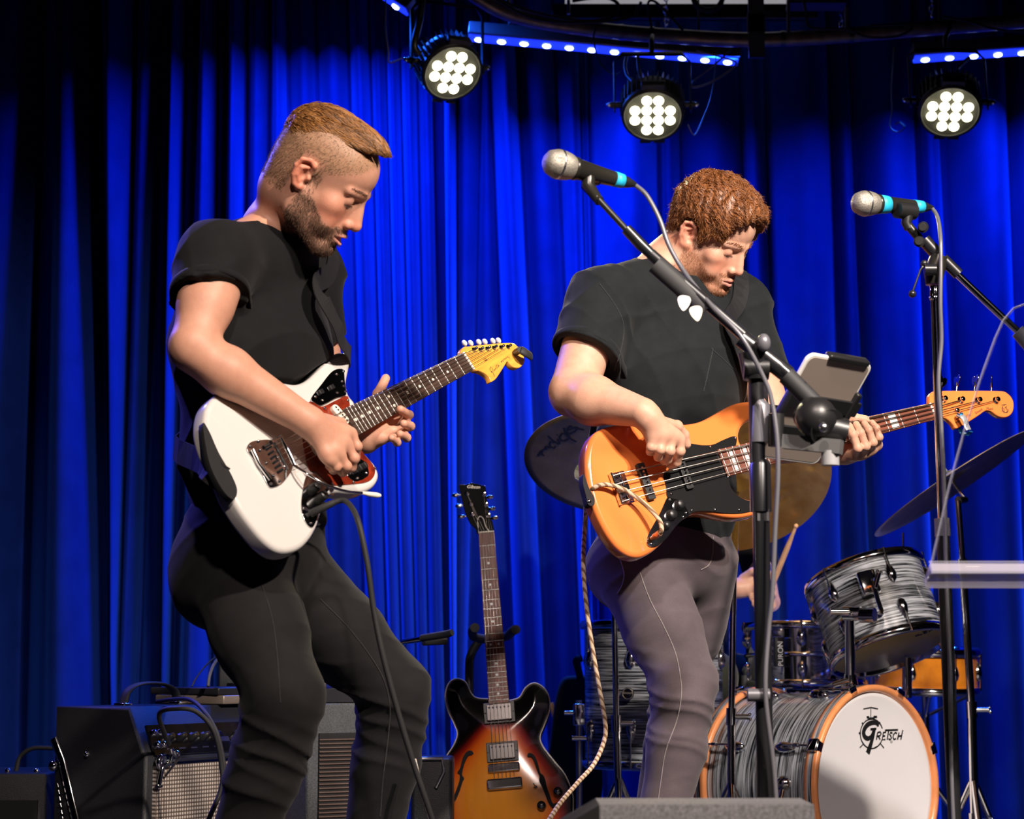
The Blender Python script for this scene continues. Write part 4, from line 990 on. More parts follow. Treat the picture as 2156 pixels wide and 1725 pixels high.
Ts.ec(hipd, neckd + np.array([0, 0, -.13]), (.165, .13), (.175, .12), rd, .04); Ts.cone(neckd + np.array([0, 0, -.03]), rsd, .065, .068, .04); Ts.cone(neckd + np.array([0, 0, -.03]), lsd, .065, .068, .04)
Ts.cone(rsd, red, .066, .060, .03); Ts.cone(lsd, led, .066, .060, .03); Ts.ell(neckd + np.array([0, 0, .03]), (.075, .075, .04), None, .01, 's')
v, q = Ts.mesh(.008); mobj('tee_shirt', np_mesh('tee_shirt', v, q), Pd, M_tee1)
Js = SDF(); kr = b1(1500, 1425, 5.92); kl = b1(1770, 1482, 6.22); ar = b1(1500, 1790, 5.95); al = b1(1770, 1785, 6.32)
Js.ec(hipd + np.array([0, 0, -.04]), hipd + np.array([0, 0, .06]), (.17, .14), (.16, .13), rd, .03); leg(Js, hipd + rd * .09, kr, ar, .09, .072, .066, .05); leg(Js, hipd - rd * .09, kl, al, .09, .070, .066, .05)
v, q = Js.mesh(.008); M_dk = cloth_mat('dark_olive_cotton', (0.022, 0.024, 0.016)); mobj('trousers', np_mesh('trousers', v, q), Pd, M_dk)
shoe('shoe', ar, fd, Pd, M_leather); shoe('shoe', al, fd, Pd, M_leather)
M_hickory = mat('hickory', (0.52, 0.30, 0.15), .45, var=.15, vscale=40)
st = thing('drumstick', 'pale wooden drumstick rising from the drummer\'s fist', 'drumstick', at(1622, 1255, 5.85))
a = at(1602, 1292, 5.88); b = at(1676, 1108, 5.72)
MB().tube([a, a + (b - a) * .75, a + (b - a) * .93, b], [.0085, .0085, .005, .0045], 10).obj('shaft', M_hickory, st)
MB().ball(b, .007, 10, 8).obj('tip', M_hickory, st)
# ------------------------------------------------------------------ guitars
M_olywhite = mat('olympic_white_lacquer', (0.66, 0.64, 0.62), .18, coat=1.0)
M_orange = mat('orange_lacquer', (0.90, 0.235, 0.055), .18, coat=1.0)
M_rosewood = mat('rosewood', (0.050, 0.028, 0.020), .45, var=.35, vscale=30, stretch=(.3, 4, 4))
M_rosewood2 = mat('red_rosewood', (0.17, 0.050, 0.028), .45, var=.35, vscale=30, stretch=(.3, 4, 4))
M_maple = mat('amber_maple', (0.80, 0.36, 0.055), .22, var=.16, vscale=14, stretch=(.5, 6, 2), coat=.8)
M_tortoise = mat('red_tortoise_plastic', (0.10, 0.010, 0.006), .2, col2=(0.30, 0.035, 0.012), vscale=38, coat=.6)
M_blackguard = mat('black_pickguard', (0.010, 0.010, 0.011), .22, bump=.05)
M_ink = mat('black_ink', (0.02, 0.015, 0.012), .6)
M_silverink = mat('silver_ink', (0.55, 0.50, 0.42), .35, .6)
M_bone = mat('bone', (0.85, 0.80, 0.70), .4)
M_pearl = mat('pearl_inlay', (0.78, 0.77, 0.74), .25, coat=.5)
M_fret = mat('fret_wire', (0.82, 0.80, 0.76), .22, 1.0)
M_nickel = mat('polished_nickel', (0.66, 0.67, 0.68), .10, 1.0)
def tr(G, pts, h, o=(0, 0), s=1.0, per=6, closed=True):
    return crom([G.uv(o[0] + x / s, o[1] + y / s, h) for x, y in pts], per, closed)
def neck(root, L, x0, w0, w1, nfret, zt, mfb, mnk, thick=.020, dots=None, block=None, dotmat=None, dr=.0032):
    n = [(x0, -w0 / 2), (L, -w1 / 2), (L, w1 / 2), (x0, w0 / 2)]
    MB().extrude(n, zt - .006, zt, .0012).obj('fretboard', mfb, root, False)
    # rounded back of the neck
    mb = MB(); K = 9; secs = []
    for i in range(12):
        t = i / 11; x = x0 + (L + .012 - x0) * t; w = w0 + (w1 - w0) * t; th = thick * (1.0 if i > 1 else .9)
        secs.append([(x, -w / 2 * math.cos(PI * k / (K - 1)), zt - .006 - th * (math.sin(PI * k / (K - 1)) ** .8)) for k in range(K)])
    vs = [v for s_ in secs for v in s_]
    mb.add(vs, [(i * K + k, i * K + k + 1, (i + 1) * K + k + 1, (i + 1) * K + k) for i in range(11) for k in range(K - 1)], True)
    mb.obj('neck', mnk, root, False)
    fm = None
    for i in range(1, nfret + 1):
        x = L * 2 ** (-i / 12)
        if x < x0 + .003: break
        if fm is None: fm = MB().tube([(0, -.5, 0), (0, .5, 0)], .0013, 6).mesh('fret'); fm.materials.append(M_fret)
        o = mobj('fret', fm, root, None, False); wd = w0 + (w1 - w0) * (x - x0) / (L - x0)
        o.matrix_basis = Matrix.Translation((x, 0, zt)) @ Matrix.Diagonal((1, wd * .985, 1, 1))
    MB().box((L + .0018, 0, zt + .0005), (.0040, w1, .0055), bev=.0008).obj('nut', M_bone, root, False)
    im = None
    for i in (dots or []):
        x = L * (2 ** (-i / 12) + 2 ** (-(i - 1) / 12)) / 2
        ys = (0,) if i not in (12, 24) else ((-.011, .011) if dots != 'x' else (0,))
        if block:
            wd = w0 + (w1 - w0) * (x - x0) / (L - x0); fw = L * (2 ** (-(i - 1) / 12) - 2 ** (-i / 12))
            MB().box((x, 0, zt), (fw * .48, wd * .82, .0008)).obj('block_inlay', dotmat, root, False)
        else:
            for yy in ys:
                if im is None: im = MB().extrude(circ(dr, 14), -.0004, .0004).mesh('dot_inlay'); im.materials.append(dotmat)
                mobj('dot_inlay', im, root, None, False).matrix_basis = Matrix.Translation((x, yy, zt))
def screw(root, x, y, z, r=.0032, m=None):
    global SCREW
    try: SCREW
    except NameError: SCREW = MB().ball((0, 0, 0), (1, 1, .55), 10, 6).mesh('screw'); SCREW.materials.append(M_chrome)
    mobj('screw', SCREW, root, None, False).matrix_basis = Matrix.Translation((x, y, z)) @ Matrix.Diagonal((r, r, r, 1))
def strap_ribbon(pts, width, up, name, m, root, th=.0016):
    MB().tube(crom(pts, 8, False), 1.0, 8, flat=(width / 2, th, up)).obj(name, m, root)
def cable(name, label, pts, r, m, cat='cable', n=8, per=10, parts=None, group=None):
    o = MB().tube(crom(pts, per, False), r, n).obj(name, m); return tag(o, label, cat, group)

# ===== white offset guitar
def white_guitar():
    G = G1; t = thing('electric_guitar', 'white offset electric guitar with red tortoise pickguard held by the guitarist', 'guitar', G.M)
    O = (420, 720); s = 3.75; zb = -.014
    out = tr(G, OUT1, zb, O, s, 4)
    MB().extrude(out, zb - .042, zb, .010, steps=4).obj('body', M_olywhite, t, False)
    def plate(name, pts, h, m, th=.002, per=4, bev=.0006, sm=True):
        o = tr(G, pts, zb + h, O, s, per) if sm else [G.uv(O[0] + x / s, O[1] + y / s, zb + h) for x, y in pts]
        return MB().extrude(o, zb + h - th, zb + h, bev, steps=2).obj(name, m, t, False)
    guard = [(848, 512), (880, 468), (960, 512), (1060, 470), (1150, 428), (1178, 440), (1190, 500), (1215, 560), (1240, 640), (1246, 715), (1252, 800), (1300, 885), (1360, 955), (1388, 1020), (1365, 1080), (1300, 1112), (1150, 1128), (1045, 1132), (1000, 1100), (930, 1035), (870, 1010), (838, 900), (820, 780), (815, 640)]
    plate('pickguard', guard, .0024, M_tortoise, .0024)
    plate('control_plate', [(885, 440), (960, 340), (1040, 240), (1100, 212), (1140, 225), (1148, 300), (1160, 400), (1150, 424), (1080, 444), (995, 490), (950, 502), (905, 476)], .0040, M_nickel, .0018)
    plate('control_plate', [(840, 1070), (815, 1180), (805, 1280), (815, 1370), (850, 1440), (885, 1465), (912, 1440), (945, 1350), (970, 1270), (1000, 1200), (1030, 1152), (1000, 1108), (940, 1060), (880, 1040)], .0030, M_nickel, .0030)
    plate('switch_plate', [(1160, 1030), (1190, 960), (1250, 918), (1312, 950), (1336, 1010), (1330, 1062), (1245, 1102), (1190, 1080)], .0036, M_nickel, .0016, 2)
    for x, y in ((1213, 1022), (1252, 1004), (1290, 985)):
        u = G.l(O[0] + x / s, O[1] + y / s, zb); MB().box((u.x, u.y, zb + .006), (.006, .012, .008), bev=.001).obj('slide_switch', M_blackplast, t, False)
    for x, y in ((945, 405), (1030, 368)):
        u = G.l(O[0] + x / s, O[1] + y / s, zb); MB().box((u.x, u.y, zb + .0055), (.012, .009, .006), bev=.001).obj('roller_control', M_blackplast, t, False)
    # tremolo plate, bridge bar and arm
    plate('tremolo_plate', [(375, 850), (395, 800), (450, 778), (560, 772), (625, 800), (690, 870), (738, 965), (715, 1040), (650, 1120), (575, 1150), (540, 1128), (480, 1010), (425, 920)], .0030, M_nickel, .0026)
    fr = [G.l(O[0] + x / s, O[1] + y / s, zb + .014) for x, y in ((565, 795), (640, 748), (695, 850), (752, 972))]
    MB().tube(fr, .0042, 8).obj('bridge_cover', M_chrome, t, False)
    br = [G.l(O[0] + x / s, O[1] + y / s, zb + .008) for x, y in ((420, 850), (470, 960), (560, 1088))]
    MB().tube(br, .0040, 8).obj('tailpiece_bar', M_chrome, t, False)
    for i in range(6):
        a = G.l(O[0] + (560 + i * 18) / s, O[1] + (830 + i * 36) / s, zb + .006); MB().cyl((a.x, a.y, zb + .002), (a.x, a.y, zb + .012), .003, n=8).obj('saddle', M_chrome, t, False)
    arm = [G.l(O[0] + x / s, O[1] + y / s, h) for x, y, h in ((740, 970, .0), (850, 1042, .018), (1000, 1128, .030), (1150, 1178, .036), (1300, 1196, .038))]
    MB().tube(crom(arm, 8, False), .0026, 8).obj('tremolo_arm', M_chrome, t, False)
    tip = [G.l(O[0] + x / s, O[1] + y / s, .038) for x, y in ((1285, 1194), (1330, 1202), (1400, 1212), (1428, 1214))]
    MB().tube(tip, [.003, .0046, .0052, .003], 10).obj('arm_tip', M_cream, t, False)
    for (xa, ya, xb, yb) in ((1030, 518, 1150, 660), (815, 690, 935, 900)):
        a = G.l(O[0] + xa / s, O[1] + ya / s, zb); b = G.l(O[0] + xb / s, O[1] + yb / s, zb); c = (a + b) / 2; Ln = (b - a).length
        M_ = frame((c.x, c.y, zb), ((b - a).x, (b - a).y, 0), z=(0, 0, 1))
        pk = MB().extrude(roundrect(Ln, .019, .0092, 5), 0, .011, .0015, M_).obj('pickup', M_cream, t, False)
        for i in range(6): MB().cyl((-Ln * .36 + i * Ln * .144, 0, .011), (-Ln * .36 + i * Ln * .144, 0, .0122), .0024, n=8, M=M_).obj('pole_piece', M_chrome, pk, False)
    scr = [(1128, 240), (1072, 262), (1116, 318), (1130, 355), (1142, 398), (1078, 406), (960, 466), (905, 440), (880, 480), (978, 532), (1162, 468), (1256, 832), (1376, 1005), (1205, 1114), (1038, 1128), (1248, 942), (1306, 975), (1306, 1042), (1238, 1082), (1176, 1046), (1214, 962), (862, 1064), (1006, 1156), (870, 1438), (392, 832), (455, 792), (520, 962), (468, 862), (604, 920), (575, 1062), (624, 1106), (658, 990), (555, 1128), (815, 1325)]
    for x, y in scr: u = G.uv(O[0] + x / s, O[1] + y / s, zb); screw(t, u[0], u[1], zb + .0045, .0030)
    for x, y in ((868, 1180), (925, 1248)):
        u = G.uv(O[0] + x / s, O[1] + y / s, zb); MB().lathe([(0, .022), (.008, .022), (.009, .020), (.0105, .003), (.0105, 0)], 18, Matrix.Translation((u[0], u[1], zb + .003))).obj('knob', M_blackplast, t, False)
    x0 = G.uv(742, 886, 0)[0]
    neck(t, .61, x0, .058, .043, 22, -.006, M_rosewood, M_maple, .021, [3, 5, 7, 9, 12, 15, 17, 19, 21], None, M_cream, .0034)
    O2 = (930, 680); s2 = 10.27; zh = -.012
    hs = tr(G, [(505, 640), (440, 655), (425, 600), (450, 545), (500, 512), (620, 500), (900, 470), (1100, 450), (1300, 435), (1480, 428), (1560, 445), (1640, 500), (1690, 570), (1760, 680), (1788, 770), (1790, 850), (1750, 920), (1680, 968), (1600, 968), (1530, 940), (1480, 890), (1425, 832), (1390, 880), (1330, 980), (1260, 1090), (1200, 1180), (1140, 1240), (1070, 1272), (1040, 1200), (990, 1130), (900, 1070), (800, 1030), (715, 1000)], zh, O2, s2, 3)
    MB().extrude(hs, zh - .014, zh, .0015, steps=2).obj('headstock', M_maple, t, False)
    posts = [(680, 590), (820, 590), (970, 570), (1115, 550), (1270, 540), (1420, 530)]; kn = [(490, 440), (625, 440), (800, 420), (930, 410), (1105, 395), (1225, 385)]
    for (x, y), (kx, ky) in zip(posts, kn):
        u = G.l(O2[0] + x / s2, O2[1] + y / s2, zh); k = G.l(O2[0] + kx / s2, O2[1] + ky / s2, zh - .010)
        tu = MB().lathe([(0, .012), (.003, .012), (.003, .004), (.0052, .003), (.0052, 0)], 12, Matrix.Translation((u.x, u.y, zh))).obj('tuning_post', M_chrome, t, False)
        MB().ball((k.x, k.y, k.z), (.0042, .0075, .0062), 10, 8).obj('tuning_button', M_white, t, False)
        MB().cyl((u.x, u.y, zh - .018), (k.x, k.y, k.z), .0022, n=6).obj('tuner_shaft', M_chrome, t, False)
    for i in range(6):
        yb = -.026 + i * .0104; yn = -.0175 + i * .007; u = G.l(O2[0] + posts[5 - i][0] / s2, O2[1] + posts[5 - i][1] / s2, zh + .008)
        MB().tube([(-.055, yb, -.002), (0, yb, .004), (.6118, yn, -.0015), (u.x, u.y, u.z)], .00055 + .00008 * i, 5).obj('string', M_string, t, False)
    # headstock script, drawn as pen strokes
    mb = MB(); I = Matrix.Identity(4)
    for st in ([(1140, 1165), (1110, 1085), (1055, 1045), (1035, 1000), (1060, 955), (1095, 990), (1085, 1050), (1065, 1070)], [(1110, 1040), (1130, 1050), (1125, 1010), (1150, 1025), (1150, 990), (1175, 1000), (1165, 960), (1180, 900), (1190, 985), (1215, 960), (1230, 920), (1205, 900), (1215, 940), (1245, 930)],
               [(1285, 860), (1290, 820), (1300, 850), (1310, 810), (1330, 840), (1335, 780), (1350, 800), (1360, 770), (1380, 790), (1385, 745), (1400, 770), (1415, 720), (1430, 755), (1445, 735), (1470, 775)], [(905, 770), (900, 810), (935, 795), (945, 755), (965, 790), (930, 830), (985, 800)]):
        ribbon(mb, [G.uv(O2[0] + x / s2, O2[1] + y / s2, zh) for x, y in st], .0011, I, zh + .0006)
    mb.obj('headstock_script', M_ink, t, False)
    # strap
    e = 0.0
    sp = [G.w(737, 752, -.03), Vector(b1(722, 715, 3.80)), Vector(b1(700, 665, 3.76)), Vector(b1(672, 612, 3.74)), Vector(b1(656, 572, 3.88)), Vector(b1(632, 545, 4.00)), Vector(b1(520, 560, 4.02)), Vector(b1(430, 760, 3.98)), Vector(b1(402, 920, 3.90)), G.w(432, 980, -.05), G.w(474, 1012, -.028)]
    strap_mesh(*strap_on(sp, [TS1, SK1]), .046).obj('strap', M_blackmatte, t)
    u = G.l(474, 1014, -.03); MB().ball((u.x - .004, u.y, u.z + .004), .006, 12, 8).obj('strap_button', M_chrome, t, False)
    q = [G.l(x, y, -.016) for x, y in ((425, 895), (438, 910), (458, 955), (484, 1000), (497, 1034), (488, 1054), (464, 1030), (438, 975))]
    MB().extrude(crom([(p.x, p.y) for p in q], 4), -.026, -.012, .001).obj('strap_end', M_blackmatte, t, False)
    # jack plug
    a = G.w(645, 1086, -.008); b = G.w(704, 1058, .03)
    MB().tube([a, a + (b - a) * .12, a + (b - a) * .15, b], [.004, .004, .0075, .0062], 12).obj('jack_plug', M_rubber, t)
    return t, b
T1, J1 = white_guitar()
cable('guitar_cable', 'grey guitar lead falling from the white guitar past the black jeans', [J1, G1.w(728, 1056, .05), at(752, 1092, 3.55), at(772, 1180, 3.54), at(786, 1280, 3.55), at(806, 1380, 3.56), at(838, 1500, 3.58), at(868, 1600, 3.60), at(898, 1690, 3.62), at(930, 1790, 3.66), at(985, 1960, 3.75), at(1060, 2075, 3.86)], .0052, M_rubber)
cable('guitar_cable', 'white woven lead rising beside the sunburst guitar and grey lead', [at(872, 1600, 3.86), at(884, 1650, 3.84), at(905, 1720, 3.83), at(930, 1800, 3.84), at(960, 1960, 3.9), at(985, 2060, 3.97)], .0045, mat('pale_braid', (0.62, 0.56, 0.50), .7, var=.5, vscale=120))
tn = thing('clip_tuner', 'black clip-on tuner on the amber headstock tip of the white guitar', 'tuner', G1.w(1088, 742, 0))
a = G1.w(930 + 1600 / 10.27, 680 + 640 / 10.27, -.006); b = G1.w(930 + 1700 / 10.27, 680 + 580 / 10.27, .014); c = G1.w(930 + 1820 / 10.27, 680 + 650 / 10.27, .016); d = G1.w(930 + 1940 / 10.27, 680 + 735 / 10.27, .010)
MB().tube(crom([b, c, d], 6, False), [.006, .0085, .0095, .0095, .0095, .0095, .0095, .0092, .0092, .009, .009, .009, .006], 12, flat=(1.2, .6, (0.6, -.6, .3))).obj('display_head', M_rubber, tn)
MB().tube([a, (a + b) / 2, b], .0075, 10).obj('clip', M_blackplast, tn)

# ===== orange bass
def orange_bass():
    G = G2; t = thing('bass_guitar', 'glossy orange four-string bass with black pickguard held by the bassist', 'bass guitar', G.M)
    O = (1220, 830); s = 4.662; zb = -.013
    out = tr(G, OUT2, zb, O, s, 4)
    MB().extrude(out, zb - .042, zb, .010, steps=4).obj('body', M_orange, t, False)
    P = lambda x, y, h=0.0: G.l(O[0] + x / s, O[1] + y / s, zb + h)
    def plate(name, pts, h, m, th=.0024, per=4):
        return MB().extrude(tr(G, pts, zb + h, O, s, per), zb + h - th, zb + h, .0006, steps=2).obj(name, m, t, False)
    plate('pickguard', [(905, 700), (940, 520), (1000, 470), (1060, 478), (1200, 500), (1310, 495), (1400, 455), (1490, 418), (1530, 415), (1546, 440), (1535, 510), (1500, 560), (1470, 660), (1470, 770), (1472, 860), (1500, 935), (1560, 1002), (1640, 1040), (1720, 1054), (1782, 1056), (1800, 1080), (1770, 1118), (1690, 1150), (1560, 1172), (1420, 1168), (1300, 1152), (1200, 1148), (1120, 1158), (1075, 1185), (1040, 1130), (1000, 1060), (900, 1020), (862, 1005), (850, 900), (830, 790)], .0024, M_blackguard)
    plate('control_plate', [(862, 1015), (900, 1022), (1000, 1040), (1030, 1080), (1078, 1185), (1020, 1225), (940, 1310), (860, 1410), (790, 1470), (720, 1500), (675, 1485), (662, 1440), (680, 1370), (740, 1260), (800, 1150)], .0034, M_nickel, .0030)
    for x, y, r in ((970, 1095, .0100), (890, 1195, .0100), (838, 1300, .0075)):
        u = P(x, y); MB().lathe([(0, .013), (r * .8, .013), (r, .011), (r, .004), (r * 1.2, .002), (r * 1.2, 0)], 20, Matrix.Translation((u.x, u.y, zb + .003))).obj('knob', M_blackplast, t, False)
    # bridge
    a, b, c, d = P(280, 790), P(430, 752), P(535, 1060), P(385, 1100)
    ctr = (a + b + c + d) / 4; M_ = frame((ctr.x, ctr.y, zb), (1, 0, 0), z=(0, 0, 1))
    bw = abs(((b + c) / 2 - (a + d) / 2).x); bl = ((a + b) / 2 - (c + d) / 2).length
    br = MB().extrude(roundrect(bw, bl, .003), 0, .003, .0006, M_).box((-bw / 2 + .002, 0, .006), (.004, bl, .012), M_).obj('bridge', M_chrome, t, False)
    for i in range(4):
        y = -bl * .375 + i * bl * .25
        MB().cyl((bw * .05, y - .006, .008), (bw * .05, y + .006, .008), .0055, n=12, M=M_).cyl((-bw / 2, y, .008), (bw * .05, y, .008), .0022, n=8, M=M_).obj('saddle', M_chrome, br, False)
    for (x0, y0, x1, y1) in ((575, 690, 700, 1045), (975, 665, 1075, 942)):
        a, b = P(x0, y0), P(x1, y1); cc = (a + b) / 2; dv = b - a; M_ = frame((cc.x, cc.y, zb), (dv.x, dv.y, 0), z=(0, 0, 1))
        pk = MB().extrude(roundrect(dv.length, .0185, .003), 0, .010, .0012, M_).obj('pickup', M_blackplast, t, False)
        for i in range(8): MB().cyl((dv.length * (-.36 + .1 * i), 0, .010), (dv.length * (-.36 + .1 * i), 0, .0113), .0026, n=8, M=M_).obj('pole_piece', M_chrome, pk, False)
    for x, y in ((1065, 497), (1278, 525), (1524, 438), (1450, 820), (893, 985), (1095, 1148), (1322, 1140), (1560, 1142), (1040, 1172), (880, 1040), (940, 712), (848, 712), (700, 1478), (1010, 1210)):
        u = P(x, y); screw(t, u.x, u.y, zb + .004, .0032)
    x0 = P(1385, 640, .004).x
    neck(t, .864, x0, .062, .039, 20, -.006, M_rosewood2, M_orange, .022, [3, 5, 7, 9, 12, 15, 17, 19], True, M_pearl)
    O2 = (1940, 780); s2 = 9.98; zh = -.012
    hs = tr(G, [(215, 690), (175, 690), (172, 600), (180, 510), (235, 445), (330, 428), (600, 424), (1000, 424), (1400, 430), (1680, 436), (1780, 465), (1870, 540), (1930, 640), (1945, 760), (1920, 880), (1850, 960), (1760, 990), (1650, 978), (1560, 930), (1480, 870), (1390, 845), (1320, 870), (1240, 930), (1120, 1010), (1000, 1085), (880, 1150), (790, 1205), (720, 1215), (690, 1160), (620, 1080), (540, 1020), (440, 985), (300, 965)], zh, O2, s2, 3)
    MB().extrude(hs, zh - .015, zh, .0022, steps=2).obj('headstock', M_orange, t, False)
    posts = [(450, 615), (815, 630), (1175, 645), (1550, 640)]; keys = [(430, 260), (745, 250), (1125, 245), (1470, 265)]
    for j, ((x, y), (kx, ky)) in enumerate(zip(posts, keys)):
        u = G.l(O2[0] + x / s2, O2[1] + y / s2, zh); k = G.l(O2[0] + kx / s2, O2[1] + ky / s2, zh - .012)
        MB().lathe([(0, .012), (.006, .012), (.005, .009), (.0052, .004), (.0085, .003), (.0085, 0)], 16, Matrix.Translation((u.x, u.y, zh))).obj('tuning_post', M_chrome, t, False)
        e = Vector((k.x, k.y, k.z)); b0 = Vector((u.x, u.y, zh - .018)); ang = (.2, 1.45, 1.5, .9)[j]
        dv = (e - b0).normalized(); K = frame(e, dv, y=(math.cos(ang) * -dv.y, math.cos(ang) * dv.x, math.sin(ang)))
        MB().cyl(b0, e, .0028, n=8).obj('tuner_shaft', M_chrome, t, False)
        lobes = crom([(-.014, .0), (-.006, .008), (.004, .014), (.014, .013), (.015, .004), (.011, 0), (.015, -.004), (.014, -.013), (.004, -.014), (-.006, -.008)], 4)
        MB().extrude(lobes, -.0012, .0012, .0006, K, 2).obj('tuning_key', M_nickel, t, False)
    u = G.l(O2[0] + 730 / s2, O2[1] + 845 / s2, zh); MB().lathe([(0, .007), (.005, .007), (.0068, .004), (.0068, 0)], 16, Matrix.Translation((u.x, u.y, zh))).obj('string_tree', M_chrome, t, False)
    for i in range(4):
        yb = -.0285 + i * .019; yn = -.0147 + i * .0098; u = G.l(O2[0] + posts[3 - i][0] / s2, O2[1] + posts[3 - i][1] / s2, zh + .006)
        MB().tube([(ctr.x - bw * .45, yb, -.006), (ctr.x + bw * .05, yb, .002), (.866, yn, -.001), (u.x, u.y, u.z)], .0010 + .00028 * i, 6).obj('string', M_string, t, False)
    # lettering along the headstock edge and the round face emblem
    def L2(x, y): return G.uv(O2[0] + x / s2, O2[1] + y / s2, zh)
    def lett(txt, xa, ya, xb, yb, size, shear=.2):
        a, b = L2(xa, ya), L2(xb, yb); d_ = Vector((b[0] - a[0], b[1] - a[1], 0)); M_ = frame(((a[0] + b[0]) / 2, (a[1] + b[1]) / 2, zh + .0003), d_, z=(0, 0, 1))
        text_mesh(txt, size, M_, M_ink, 'lettering', t, .0002, shear, 1.0, world=False)
    lett('100', 920, 985, 1030, 935, .0095, .1); lett('Sinnett', 1090, 935, 1310, 800, .0095, .15); lett('Music', 1320, 810, 1540, 812, .0088, .3); lett('MADE', 725, 1105, 810, 1055, .006, 0)
    mb = MB(); c0 = L2(1755, 825); I = Matrix.Identity(4); rr_ = .0086
    ribbon(mb, [(c0[0] + rr_ * math.cos(a_), c0[1] + rr_ * math.sin(a_)) for a_ in np.linspace(2.0, 6.1, 20)], .0016, I, zh + .0006)
    for xs in ((1700, 760, 1690, 880), (1725, 790, 1730, 905), (1760, 770, 1800, 850), (1790, 760, 1755, 800), (1770, 905, 1800, 860), (1680, 740, 1780, 720), (1720, 745, 1760, 725)):
        a, b = L2(xs[0], xs[1]), L2(xs[2], xs[3]); ribbon(mb, [a, ((a[0] + b[0]) / 2 + .0006, (a[1] + b[1]) / 2), b], .0014, I, zh + .0006)
    mb.obj('emblem', M_ink, t, False)
    # strap: shoulder piece and lower end
    sp = [G.w(1625, 865, -.03), Vector(b1(1590, 800, 4.38)), Vector(b1(1564, 740, 4.34)), Vector(b1(1536, 690, 4.35)), Vector(b1(1532, 640, 4.46)), Vector(b1(1530, 605, 4.58)), Vector(b1(1400, 620, 4.66)), Vector(b1(1290, 800, 4.64)), Vector(b1(1240, 960, 4.52)), G.w(1228, 1000, -.07), G.w(1238, 1040, -.03)]
    strap_mesh(*strap_on(sp, [TS2, SK2]), .040).obj('strap', M_blackmatte, t)
    q = [G.l(x, y, -.018) for x, y in ((1226, 1000), (1236, 1028), (1248, 1050), (1247, 1066), (1236, 1066), (1230, 1045), (1224, 1020))]
    MB().extrude(crom([(p.x, p.y) for p in q], 4), -.030, -.010, .001).obj('strap_end', M_blackmatte, t, False)
    u = G.l(1240, 1056, -.012); MB().ball((u.x, u.y, u.z), (.006, .006, .004), 12, 8).obj('strap_button', M_chrome, t, False)
    a = G.w(O[0] + 712 / s, O[1] + 1418 / s, -.006); b = G.w(O[0] + 790 / s, O[1] + 1362 / s, .022)
    MB().tube([a, a + (b - a) * .3, a + (b - a) * .32, b], [.005, .005, .0072, .0066], 12).obj('jack_plug', mat('copper_plug', (0.55, 0.28, 0.16), .3, .8), t)
    return t, b
T2, J2 = orange_bass()
def braid():
    m = bpy.data.materials.new('tan_braid'); nt, b = nodes(m); L = nt.links
    tc = nt.nodes.new('ShaderNodeTexCoord'); wv = nt.nodes.new('ShaderNodeTexWave'); wv.inputs['Scale'].default_value = 36; wv.bands_direction = 'DIAGONAL'; wv.inputs['Distortion'].default_value = .6
    L.new(tc.outputs['Object'], wv.inputs['Vector']); r = nt.nodes.new('ShaderNodeValToRGB'); L.new(wv.outputs[0], r.inputs[0])
    r.color_ramp.elements[0].position = .55; r.color_ramp.elements[1].position = .75
    r.color_ramp.elements[0].color = (0.60, 0.46, 0.32, 1); r.color_ramp.elements[1].color = (0.22, 0.12, 0.06, 1)
    L.new(r.outputs[0], b.inputs['Base Color']); b.inputs['Roughness'].default_value = .8
    return m
M_braid = braid()
g = lambda x, y, h: G2.w(1220 + x / 4.662, 830 + y / 4.662, h)
cable('bass_cable', 'tan woven lead looping from the orange bass down to the stage', [J2, g(806, 1330, .030), g(795, 1260, .030), g(740, 1180, .024), g(640, 1080, .016), g(540, 1000, .012), g(420, 930, .010), g(300, 893, .004), g(200, 895, -.002), g(125, 935, -.015), G2.w(1236, 1050, -.06), at(1232, 1100, 4.24), at(1228, 1180, 4.24), at(1234, 1270, 4.25), at(1248, 1370, 4.27), at(1262, 1450, 4.28), at(1274, 1520, 4.28), at(1272, 1560, 4.28), at(1250, 1610, 4.26), at(1215, 1650, 4.22), at(1170, 1705, 4.16), at(1130, 1780, 4.1), at(1090, 1900, 4.06), at(1050, 2055, 4.06)], .0050, M_braid)
cp = thing('tuner_clip', 'blue and silver clip gripping the lower edge of the orange headstock', 'clip', G2.w(2032, 895, 0))
gg = lambda x, y, h: G2.w(1940 + x / 9.98, 780 + y / 9.98, h)
M_bluealu = mat('blue_metal', (0.04, 0.28, 0.75), .25, .8); M_silv = mat('silver_satin', (0.75, 0.76, 0.80), .3, .7)  # even blue and silver metallic tones for the clip parts
MB().tube(crom([gg(780, 980, -.002), gg(850, 960, .010), gg(910, 1040, .012), gg(940, 1150, .010), gg(990, 1260, .012)], 6, False), 1, 10, flat=(.008, .002, (.4, -.88, .2))).obj('front_jaw', M_silv, cp)
MB().tube(crom([gg(770, 960, -.002), gg(810, 940, .006), gg(870, 950, .008)], 6, False), 1, 8, flat=(.007, .002, (.4, -.88, .2))).obj('hinge', M_bluealu, cp)
MB().tube(crom([gg(790, 1210, -.02), gg(850, 1320, -.02), gg(960, 1345, -.006), gg(1040, 1290, .008)], 6, False), 1, 8, flat=(.006, .002, (.4, -.88, .2))).obj('rear_jaw', M_bluealu, cp)

